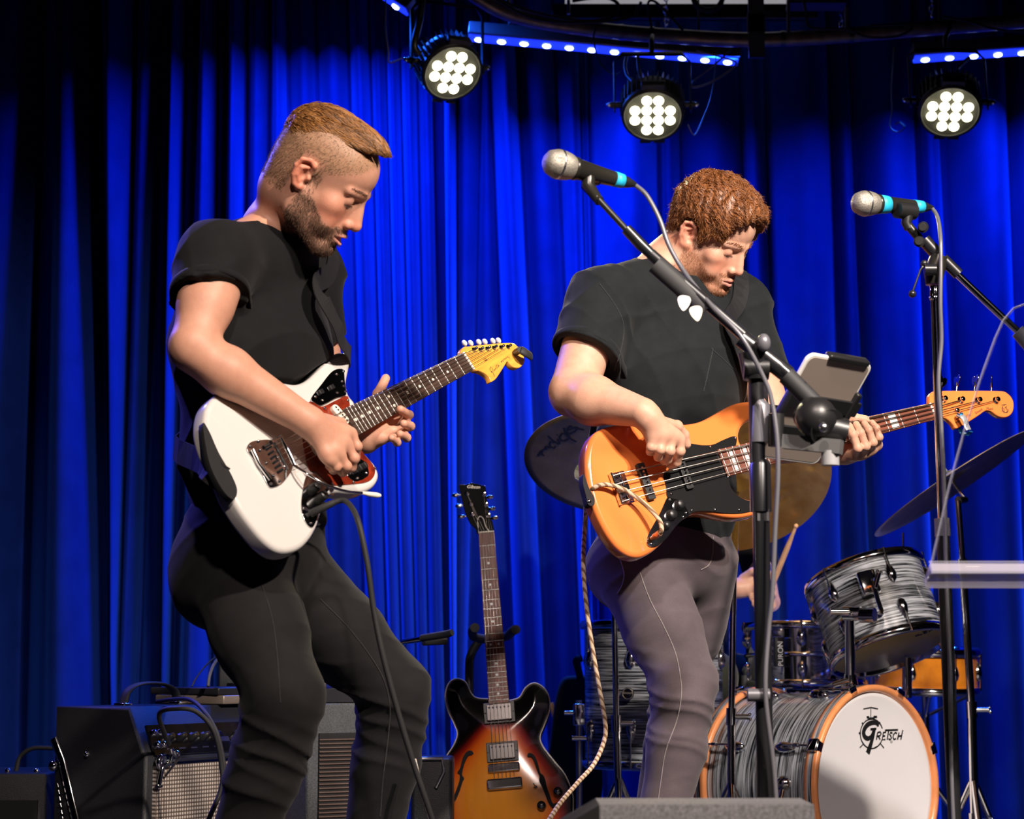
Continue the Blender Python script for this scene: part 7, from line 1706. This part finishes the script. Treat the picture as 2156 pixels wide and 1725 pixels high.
def combo():
    c = at(310, 1490, 4.70); yaw = math.radians(60)
    fx = Vector((math.cos(yaw), math.sin(yaw), 0)); nn = Vector((math.sin(yaw), -math.cos(yaw), 0))
    M_ = Matrix(((fx.x, -nn.x, 0, c.x), (fx.y, -nn.y, 0, c.y), (0, 0, 1, 0), (0, 0, 0, 1)))     # local x along the front, y into the cabinet, z up
    t = thing('guitar_amplifier', 'black combo amplifier with silver woven grille behind the guitarist', 'amplifier', M_)
    W, D, Hh = .66, .285, c.z
    MB().extrude([(0, 0), (.04, 0), (Hh - .11, .0), (Hh - .10, .010), (Hh, .055), (Hh, D), (0, D)], 0, W, .008, Matrix(((0, 0, 1, 0), (0, 1, 0, 0), (1, 0, 0, 0), (0, 0, 0, 1))), 3).obj('cabinet', M_tolex, t, False)
    MB().box((W / 2, -.004, (Hh - .13) / 2 + .01), (W - .05, .012, Hh - .16)).obj('grille', M_silvercloth, t, False)
    for z in (Hh - .125, .03): MB().box((W / 2, -.010, z), (W - .046, .006, .006)).obj('grille_trim', M_steel, t, False)
    Mp = Matrix.Translation((0, .0, Hh - .112)) @ Matrix.Rotation(-.42, 4, 'X')
    MB().box((W / 2, -.004, .036), (W - .05, .006, .075), Mp).obj('control_panel', M_blackgloss, t, False)
    kn = MB().lathe([(0, .022), (.006, .022), (.0075, .010), (.011, .006), (.0115, 0)], 16, Matrix.Rotation(PI / 2, 4, 'X')).mesh('knob'); kn.materials.append(M_blackplast)
    cap = MB().lathe([(0, .0225), (.0055, .0225)], 12, Matrix.Rotation(PI / 2, 4, 'X')).mesh('knob_cap'); cap.materials.append(M_chrome)
    for i in range(13):
        if i in (5,): continue
        o = mobj('knob', kn, t, None, False); o.matrix_basis = Mp @ Matrix.Translation((.085 + i * .044, -.007, .038))
        mobj('knob_cap', cap, o, None, False)
        MB().box((.085 + i * .044, -.0075, .012), (.022, .001, .0032), Mp).obj('control_lettering', M_steel, t, False)
    for i in range(4): MB().lathe([(0, .010), (.007, .010), (.009, .004), (.009, 0)], 12, Mp @ Matrix.Translation((.040 + (i % 2) * .022, -.007, .022 + (i // 2) * .03)) @ Matrix.Rotation(PI / 2, 4, 'X')).obj('input_jack', M_chrome, t, False)
    MB().box((.30, -.0075, .030), (.030, .001, .012), Mp).obj('control_lettering', M_steel, t, False)
    # script badge
    G = Plane(M_ @ Matrix.Translation((0, -.012, 0)) @ Matrix.Rotation(PI / 2, 4, 'X'))
    o_ = (0, 1250); s = 3.632; mb = MB()
    for st, w_ in (([(1205, 1330), (1195, 1290), (1215, 1245), (1222, 1290), (1200, 1335)], .012), ([(1200, 1470), (1212, 1400), (1228, 1330), (1250, 1310), (1290, 1300)], .012), ([(1235, 1345), (1265, 1295), (1285, 1305)], .010), ([(1290, 1185), (1300, 1230), (1290, 1280)], .010), ([(1315, 1200), (1330, 1240), (1340, 1215), (1352, 1235)], .010), ([(1185, 1478), (1215, 1470)], .012), ([(1245, 1400), (1300, 1330), (1360, 1250)], .006)):
        pts = [G.l(o_[0] + x / s, o_[1] + y / s, 0) for x, y in st]
        mb.tube(crom([G.M @ Vector((p.x, p.y, .006)) for p in pts], 4, False), w_ * .5, 8)
    mb.obj('script_badge', M_chrome, t)
    # strap handle on top
    MB().tube(crom([(.10, .16, Hh), (.115, .16, Hh + .035), (.16, .16, Hh + .052), (.24, .16, Hh + .052), (.29, .16, Hh + .035), (.305, .16, Hh)], 6, False), 1, 8, flat=(.014, .004, (0, 0, 1))).obj('handle', M_rubber, t, False)
    for x in (.10, .305): MB().box((x, .16, Hh + .003), (.03, .034, .008), bev=.002).obj('handle_cap', M_chrome, t, False)
    # tilt leg and bolt on the end panel
    pe = [(72, 1558), (104, 1556), (128, 1600), (160, 1725), (185, 1840)]
    Ge = Plane(frame(M_ @ Vector((0, D, 0)), -(-nn) * 1.0, z=-fx))
    q = [Ge.w(x, y, .012) for x, y in ((112, 1556), (130, 1602), (158, 1725), (176, 1830))]
    MB().tube(q, 1, 8, flat=(.011, .004, tuple(-fx))).obj('tilt_leg', M_chrome, t)
    MB().ball(Ge.w(113, 1613, .008), .013, 14, 10).obj('leg_bolt', M_chrome, t)
    MB().ball(Ge.w(183, 1589, .001), .0075, 14, 10).obj('end_bolt', M_chrome, t)
    for i in range(7): MB().tube([Ge.w(121 + i * 2, 1650 + i * 14, .004), Ge.w(123 + i * 2, 1658 + i * 14, .004)], .0022, 6).obj('vent_mark', M_steel, t)
    return t, M_, Hh
TA, MA, HA = combo()
j = MA @ Vector((.045, -.03, HA - .085))
cable('patch_cable', 'black patch lead arching out of the amplifier input jack', [j, at(335, 1505, 4.5), at(375, 1492, 4.45), at(415, 1500, 4.45), at(450, 1540, 4.46), at(466, 1610, 4.48), at(466, 1660, 4.48), at(440, 1725, 4.46), at(415, 1800, 4.45), at(400, 1960, 4.45)], .0055, M_rubber)
cable('patch_cable', 'black power lead trailing across the amplifier top and down the grille', [at(330, 1478, 4.9), at(365, 1473, 4.8), at(400, 1474, 4.64), at(428, 1496, 4.54), at(455, 1540, 4.505), at(470, 1600, 4.505), at(474, 1660, 4.505), at(482, 1700, 4.5), at(490, 1800, 4.55), at(495, 1930, 4.6)], .0048, M_rubber)
# flat gear on the amplifier
M_lap = mat('dark_laptop_shell', (0.02, 0.02, 0.024), .3)
def slab(name, label, cat, c, sx, sy, sz, yaw, m, bev=.004):
    o = MB().box((0, 0, sz / 2), (sx, sy, sz), Matrix.Translation(c) @ Matrix.Rotation(yaw, 4, 'Z'), bev=bev).obj(name, m); return tag(o, label, cat)
ztop = HA
lp = MA @ Vector((.50, .145, 0)); slab('pedal_board', 'tan edged flat case lying on the combo amplifier top', 'case', Vector((lp.x, lp.y, ztop + .001)), .34, .22, .022, math.radians(60), mat('tan_metal', (0.30, 0.24, 0.20), .4, .5))
slab('laptop', 'thin black closed laptop on the tan edged case', 'laptop', Vector((lp.x - .01, lp.y, ztop + .024)), .33, .23, .018, math.radians(57), M_lap)
sf = at(505, 1452, 5.6)
bx = thing('speaker_box', 'dark speaker box with a small round socket behind the amplifiers', 'speaker', (sf.x, sf.y, 0))
MB().box((sf.x + .02, sf.y + .1, (sf.z + .07) / 2), (.16, .2, sf.z + .07), bev=.006).obj('cabinet', M_tolex, bx)
MB().box((sf.x - .01, sf.y - .002, sf.z + .0), (.05, .006, .035)).obj('socket_plate', M_blackgloss, bx); MB().ball((sf.x - .006, sf.y - .006, sf.z), .005, 10, 8).obj('socket', M_chrome, bx)
cable('patch_cable', 'thin blue-lit lead arching over the black laptop', [at(404, 1446, 4.98), at(415, 1425, 5.0), at(440, 1395, 5.05), at(470, 1375, 5.1), at(500, 1370, 5.2), at(540, 1390, 5.3)], .0022, M_rubber)
cable('patch_cable', 'thick grey lead looping up behind the black laptop', [at(438, 1446, 5.0), at(442, 1420, 5.02), at(455, 1392, 5.05), at(480, 1372, 5.1), at(520, 1366, 5.2), at(550, 1390, 5.3)], .0042, M_greytube)
# second cabinet with ribbed brown grille
c2_ = at(655, 1482, 4.80)
ca = thing('guitar_amplifier', 'charcoal cabinet with ribbed brown grille between the black jeans', 'amplifier', (c2_.x, c2_.y, 0))
yaw = math.radians(30); M_ = Matrix.Translation((c2_.x, c2_.y, 0)) @ Matrix.Rotation(yaw, 4, 'Z'); hz = c2_.z
MB().box((.12, .13, hz / 2), (.26, .26, hz), M_, bev=.008).obj('cabinet', M_tolexg, ca)
M_rib = mat('brown_rib', (0.085, 0.052, 0.042), .5); MB().box((.125, -.002, hz / 2 - .02), (.21, .006, hz - .10), M_).obj('grille_board', M_blackmatte, ca)
rib = MB().tube([(-.105, 0, 0), (.105, 0, 0)], .0026, 5).mesh('grille_rib'); rib.materials.append(M_rib)
for i in range(int((hz - .11) / .0095)):
    o = mobj('grille_rib', rib, ca, None, True); o.matrix_basis = M_ @ Matrix.Translation((.125, -.006, .035 + i * .0095))
mx = thing('mixer', 'small mixer with rows of jacks on the ribbed cabinet', 'mixer', (c2_.x + .1, c2_.y + .1, hz))
Mm = M_ @ Matrix.Translation((.13, .12, hz + .001))
MB().extrude([(-.10, 0), (.10, 0), (.10, .055), (-.10, .030)], -.09, .09, .002, Mm @ Matrix.Rotation(PI / 2, 4, 'X')).obj('housing', M_lap, mx)
for i in range(8): MB().cyl((-.08 + i * .022, -.085, .038 + i * .0026), (-.08 + i * .022, -.085, .052 + i * .0026), .006, n=10, M=Mm).obj('knob', M_steel, mx)
MB().tube([Mm @ Vector((-.06, -.05, .07)), Mm @ Vector((.01, -.06, .066))], .006, 10).obj('plug', M_chrome, mx)
# case and small combo
kb = at(892, 1598, 4.95); kk = thing('gear_case', 'blue-rimmed black gear case behind the sunburst guitar', 'case', (kb.x, kb.y, 0))
MB().box((kb.x + .02, kb.y + .1, kb.z / 2), (.10, .2, kb.z), bev=.010).obj('shell', M_tolex, kk)
MB().tube([(kb.x - .025, kb.y - .002, kb.z), (kb.x + .045, kb.y - .002, kb.z), (kb.x + .05, kb.y - .002, kb.z - .03), (kb.x + .03, kb.y - .002, kb.z - .07)], .005, 8).obj('edge_trim', M_steel, kk)
sa = at(30, 1628, 4.9); s3 = thing('guitar_amplifier', 'small black practice amplifier by the left drape', 'amplifier', (sa.x, sa.y, 0))
MB().box((sa.x - .05, sa.y + .14, sa.z / 2), (.26, .28, sa.z), bev=.008).obj('cabinet', M_tolex, s3)
MB().box((sa.x - .05, sa.y - .003, sa.z / 2 - .02), (.22, .008, sa.z - .09)).obj('grille', M_blackmatte, s3)
MB().tube(crom([(sa.x - .02, sa.y + .1, sa.z), (sa.x - .01, sa.y + .1, sa.z + .035), (sa.x + .02, sa.y + .1, sa.z + .055), (sa.x + .07, sa.y + .1, sa.z + .055)], 5, False), .006, 8).obj('handle', M_rubber, s3)
for dx in (-.02, .05): MB().ball((sa.x + dx, sa.y + .02, sa.z + .003), .008, 10, 8).obj('corner_cap', M_chrome, s3)
# ------------------------------------------------------------------ overhead rig
M_pipe = mat('scuffed_black_pipe', (0.15, 0.12, 0.115), .36, .4, var=.3, vscale=30)
M_brk = mat('grey_bracket', (0.13, 0.13, 0.14), .4, .6)
M_ledlens = mat('blue_led', (.2, .3, 1), .3, emit=(0.35, 0.45, 1.0), estr=16)
M_ledbody = mat('blue_lit_strip_lens', (0.03, 0.06, 0.5), .3, emit=(0.01, 0.03, 0.9), estr=1.6)
YP = 6.35
pipe = thing('lighting_pipe', 'curved black lighting pipe spanning above the stage', 'pipe', at(1500, 90, YP))
pp = [at(905, -75, 6.1), at(985, -20, 6.15), at(1050, 20, 6.2), at(1120, 42, 6.25), at(1220, 58, 6.3), at(1330, 70, YP), at(1440, 78, YP), at(1560, 84, YP), at(1660, 82, YP), at(1760, 76, YP), at(1880, 66, YP), at(2000, 56, YP), at(2156, 44, YP), at(2330, 26, YP)]
MB().tube(crom(pp, 8, False), .0245, 18).obj('tube', M_pipe, pipe)
for x, y in ((1595, 83), (1648, 82), (1792, 74), (1995, 57), (1372, 73), (1308, 68)):
    MB().tube([at(x - 5, y, YP), at(x + 5, y, YP)], .0265, 16).obj('clamp_band', M_blackmetal, pipe)
def hang(px, y0, y1, w, Y=YP):
    a = at(px, y0, Y - .03); b = at(px, y1, Y - .03); c = (a + b) / 2; MB().box(c, (w, .012, abs(a.z - b.z))).obj('hanger_plate', M_brk, pipe)
hang(1592, -40, 122, .052); hang(1592, 30, 68, .058)
for px, y0, y1 in ((1660, 0, 75), (1782, 14, 62), (1197, 0, 30), (1070, -20, 30)): MB().tube([at(px, y0, YP - .02), at(px, y1, YP - .02)], .006, 8).obj('drop_rod', M_brk, pipe)
# chains
def chain(label, px, y0, y1, Y):
    t = thing('chain', label, 'chain', at(px, y0, Y)); n = max(2, int((y1 - y0) / 11)); L = None
    for i in range(n):
        c = at(px + 1.5 * math.sin(i * 2), y0 + (y1 - y0) * (i + .5) / n, Y); M_ = Matrix.Translation(c) @ Matrix.Rotation(PI / 2 * (i % 2), 4, 'Z')
        MB().tube([(.006 * math.cos(a), 0, .011 * math.sin(a)) for a in np.linspace(0, 2 * PI, 12, endpoint=False)], .0024, 6, closed=True, M=M_).obj('link', M_chrome, t)
chain('short steel chain hanging above the middle par lamp', 1402, -10, 66, YP + .05); chain('short steel chain beside the grey junction box', 1772, 20, 58, YP + .05); chain('short steel chain above the lamp over the crash cymbal', 1962, -10, 36, YP + .05)
# projection screen edge, junction box, dark valance
sc1 = thing('projection_screen', 'raised projection screen whose pale lower edge shows above the pipe', 'screen', at(1400, 0, 6.75))
a, b = at(1190, 12, 6.75), at(1690, 14, 6.75)
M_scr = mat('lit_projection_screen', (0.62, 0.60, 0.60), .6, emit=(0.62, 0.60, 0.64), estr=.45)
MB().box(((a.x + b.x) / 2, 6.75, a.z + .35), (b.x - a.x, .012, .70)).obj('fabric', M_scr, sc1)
MB().box(((a.x + b.x) / 2, 6.75, a.z - .025), (b.x - a.x + .1, .04, .055), bev=.008).obj('bottom_bar', M_blackmetal, sc1)
jb = at(1718, 2, 6.5); bxj = thing('junction_box', 'grey metal junction box on the overhead pipe', 'box', jb)
MB().box((jb.x, jb.y, jb.z + .05), (.19, .08, .13), bev=.004).obj('housing', M_brk, bxj); MB().box((jb.x, jb.y, jb.z - .018), (.195, .084, .006)).obj('flange', M_brk, bxj)
fan = at(1490, -6, 6.6)
tag(MB().tube([fan + Vector((.05 * math.cos(a), -.01, .05 * math.sin(a))) for a in np.linspace(0, 2 * PI, 30, endpoint=False)], .010, 8, closed=True).obj('hose_ring', M_blackmatte), 'ribbed black hose ring in front of the pale screen', 'hose')
# LED bars
def led_bar(label, p0, p1, leds, light, lname='blue_bar_light'):
    t = thing('led_bar', label, 'light bar', (p0 + p1) / 2, group=None); d = (p1 - p0); L = d.length; M_ = frame((p0 + p1) / 2, d, z=(0, -.25, -1))
    MB().box((0, 0, -.024), (L, .060, .046), M_, bev=.004).obj('housing', M_brk, t)
    MB().box((0, 0, .002), (L * .99, .040, .008), M_, bev=.002).obj('lens_strip', M_ledbody, t)
    me = MB().ball((0, 0, 0), (.0145, .010, .006), 14, 8).mesh('led'); me.materials.append(M_ledlens)
    for i in range(leds):
        o = mobj('led', me, t, None, True); o.matrix_basis = M_ @ Matrix.Translation((-L / 2 + L * (i + .5) / leds, 0, .008))
    for x in (-L * .35, L * .35):
        q = M_ @ Vector((x, 0, -.04)); MB().cyl(q, (q.x, q.y, 3.72), .004, n=6).obj('hanger_rod', M_blackmetal, t)
    if light:
        ar = area(lname, (M_ @ Vector((0, 0, .03))), (0, 0, 0), L, .05, light, BLUE)
        ar.rotation_euler = (Vector((0, .22, -1))).to_track_quat('-Z', 'Y').to_euler(); ar.data.spread = math.radians(150)
    return t
YL = 6.62
led_bar('blue LED bar running behind the left and middle par lamps', at(985, 78, YL), at(1556, 130, YL), 12, 64)
led_bar('blue LED bar behind the par lamp over the crash cymbal', at(1922, 124, YL), at(2330, 96, YL), 8, 45)
led_bar('blue LED bar tilted down at the drape left of the lamps', at(640, -120, YL), at(858, 26, YL - .15), 5, 90, 'blue_bar_light_offscreen')
# PAR lamps
M_can = mat('par_can_black', (0.016, 0.016, 0.015), .42, bump=.1)
M_lens = mat('warm_led_lens', (1, .95, .7), .3, emit=(1.0, 0.93, 0.60), estr=7)
M_lensring = mat('lens_plate', (0.004, 0.004, 0.003), .7)
def par(label, cpx, cpy, Y, R, aim, energy, roll=0.0, yoke_top=None):
    c = at(cpx, cpy, Y); n = Vector(aim).normalized(); M_ = zframe(c, n, Vector((1, 0, roll)))
    t = thing('par_lamp', label, 'stage lamp', M_)
    MB().lathe([(R * .93, .004), (R, .006), (R, -.01), (R * .98, -.02), (R * .96, -.055), (R * .85, -.095), (R * .5, -.12), (0, -.125)], 48).obj('housing', M_can, t, False)
    fin = MB().box((R * .94, 0, -.058), (.022, .0035, .075)).mesh('fin'); fin.materials.append(M_can)
    for i in range(36): mobj('fin', fin, t, None, False).matrix_basis = Matrix.Rotation(2 * PI * i / 36, 4, 'Z')
    MB().lathe([(0, -.002), (R * .90, -.002), (R * .93, .004)], 40).obj('front_plate', M_lensring, t, False)
    MB().tube([(R * .93 * math.cos(a), R * .93 * math.sin(a), .005) for a in np.linspace(0, 2 * PI, 48, endpoint=False)], .004, 8, closed=True).obj('retaining_ring', M_can, t, False)
    le = MB().ball((0, 0, 0), (R * .165, R * .165, .010), 18, 10).mesh('led_lens'); le.materials.append(M_lens)
    g_ = R * .375
    for row, cnt in ((1.5, 2), (.5, 4), (-.5, 4), (-1.5, 2)):
        for k in range(cnt): mobj('led_lens', le, t, None, False).matrix_basis = Matrix.Translation(((k - (cnt - 1) / 2) * g_, row * g_, .004))
    MB().box((0, R * 1.0, -.012), (.075, .03, .03), bev=.004).obj('latch', M_can, t, False)
    for e in (-1, 1): MB().box((e * .022, -R * 1.06, -.004), (.034, .010, .004)).obj('frame_tab', M_lensring, t, False)
    # yoke in world space: two arms up to the pipe clamp
    xw = M_.to_3x3().col[0]
    tp_ = Vector((c.x, c.y + .03, c.z + R * 1.75)) if yoke_top is None else yoke_top
    back = c - n * .055
    l_, r_ = back - xw * (R + .022), back + xw * (R + .022)
    pts = [l_ - (tp_ - back) * .12, l_, l_ + (tp_ - back) * .80, l_ + (tp_ - back) * .95 + xw * .025, r_ + (tp_ - back) * .95 - xw * .025, r_ + (tp_ - back) * .80, r_, r_ - (tp_ - back) * .12]
    MB().tube(pts, 1, 8, flat=(.0035, .012, tuple(n))).obj('yoke', M_can, t)
    for p, e in ((l_, -1), (r_, 1)):
        MB().tube([p - xw * e * .03, p + xw * e * .014], .010, 12).obj('pivot_bolt', M_can, t); MB().ball(p + xw * e * .018, .008, 10, 8).obj('knob', M_chrome, t)
    pk_ = at(cpx, {952: -45, 1374: 73, 2000: 57}[cpx], YP if cpx > 1000 else 6.15)
    MB().tube([tp_, tp_ + Vector((0, 0, .03)), pk_], .008, 10).obj('clamp', M_brk, t)
    sp = spot('par_beam', c + n * .03, c + n * 2, energy, (1.0, .86, .42), 55, .7, R * .6)
    return t
par('lit par lamp tilted sideways above the guitarist', 952, 152, 6.05, .098, (.30, -.66, -.68), 130, -.35, at(942, 2, 6.12))
par('lit par lamp hung between the two microphones', 1374, 242, 6.10, .098, (-.05, -.64, -.77), 120, .06, at(1372, 108, 6.16))
par('lit par lamp hung above the crash cymbal', 2000, 234, 6.10, .098, (-.10, -.64, -.76), 100, .05, at(1990, 100, 6.16))
# cables of the rig
R_ = .0042
cable('rig_cable', 'bundled black cable looping along the bend of the pipe', [at(1010, -20, 6.05), at(1080, 12, 6.1), at(1150, 32, 6.15), at(1230, 44, 6.2), at(1290, 36, 6.22), at(1302, 10, 6.22), at(1270, -6, 6.22), at(1205, 2, 6.22)], .0055, M_blackmatte)
cable('rig_cable', 'black cable draped under the bundled loop on the pipe', [at(1030, -10, 6.035), at(1110, 34, 6.07), at(1180, 46, 6.12), at(1262, 46, 6.17), at(1330, 34, 6.22), at(1350, 4, 6.22)], .0050, M_blackmatte)
cable('rig_cable', 'black cable arching beside the chain over the middle lamp', [at(1372, 60, 6.28), at(1364, 10, 6.28), at(1376, 2, 6.28), at(1400, 22, 6.28), at(1438, 64, 6.28)], R_, M_blackmatte)
cable('rig_cable', 'thin cable dangling below the pipe left of the middle lamp', [at(1258, 54, 6.28), at(1250, 80, 6.28), at(1262, 130, 6.28), at(1290, 156, 6.26), at(1308, 152, 6.2)], .0030, M_blackmatte)
cable('rig_cable', 'folded grey cable tail sticking out right of the middle lamp', [at(1540, 104, 6.3), at(1500, 140, 6.28), at(1460, 172, 6.27), at(1462, 184, 6.27), at(1500, 172, 6.27), at(1540, 146, 6.27), at(1548, 130, 6.27), at(1510, 118, 6.27), at(1466, 106, 6.27)], .0034, M_greytube)
cable('safety_cable', 'thin safety wire hanging down beside the middle par lamp', [at(1508, 110, 6.3), at(1500, 190, 6.28), at(1480, 250, 6.2), at(1462, 284, 6.15), at(1448, 262, 6.12)], .0018, M_greytube)
cable('safety_cable', 'thin wire loop with hook left of the lamp over the crash cymbal', [at(1882, 100, 6.28), at(1876, 180, 6.25), at(1878, 230, 6.25), at(1874, 266, 6.25), at(1890, 278, 6.25), at(1904, 268, 6.25), at(1894, 258, 6.25), at(1884, 262, 6.25)], .0022, M_greytube)
cable('safety_cable', 'thin wire with blue-lit clip left of the sideways par lamp', [at(812, -10, 6.1), at(812, 60, 6.08), at(818, 110, 6.06), at(820, 132, 6.05), at(850, 122, 6.04), at(862, 128, 6.04)], .0026, M_greytube)
cable('power_cord', 'thick cord strapped beside the sideways par lamp', [at(892, -20, 6.0), at(884, 40, 6.0), at(874, 84, 5.98), at(874, 104, 5.98), at(884, 114, 5.99)], .011, M_blackplast)
cable('power_cord', 'curved cord entering the middle par lamp beside its yoke', [at(1322, 112, 6.22), at(1316, 135, 6.2), at(1320, 158, 6.18), at(1332, 172, 6.15)], .0055, M_greytube)
cable('power_cord', 'short cord rising straight from the middle par lamp', [at(1343, 112, 6.22), at(1344, 140, 6.2), at(1350, 166, 6.16)], .0055, M_greytube)
cable('power_cord', 'cord slanting into the lamp over the crash cymbal', [at(2040, 122, 6.3), at(2020, 140, 6.25), at(2006, 158, 6.2)], .0065, M_greytube)
cable('rig_cable', 'black cable sagging along the right run of the pipe', [at(1690, -10, 6.28), at(1698, 30, 6.28), at(1708, 58, 6.28), at(1780, 62, 6.27), at(1830, 78, 6.26), at(1890, 76, 6.26), at(1920, 60, 6.27), at(1900, 52, 6.27), at(1830, 54, 6.27)], R_, M_blackmatte)
cable('rig_cable', 'black cable leaving the pipe to the upper right corner', [at(1985, 34, 6.3), at(2040, 46, 6.28), at(2100, 62, 6.28), at(2160, 66, 6.28), at(2240, 60, 6.28)], R_, M_blackmatte)
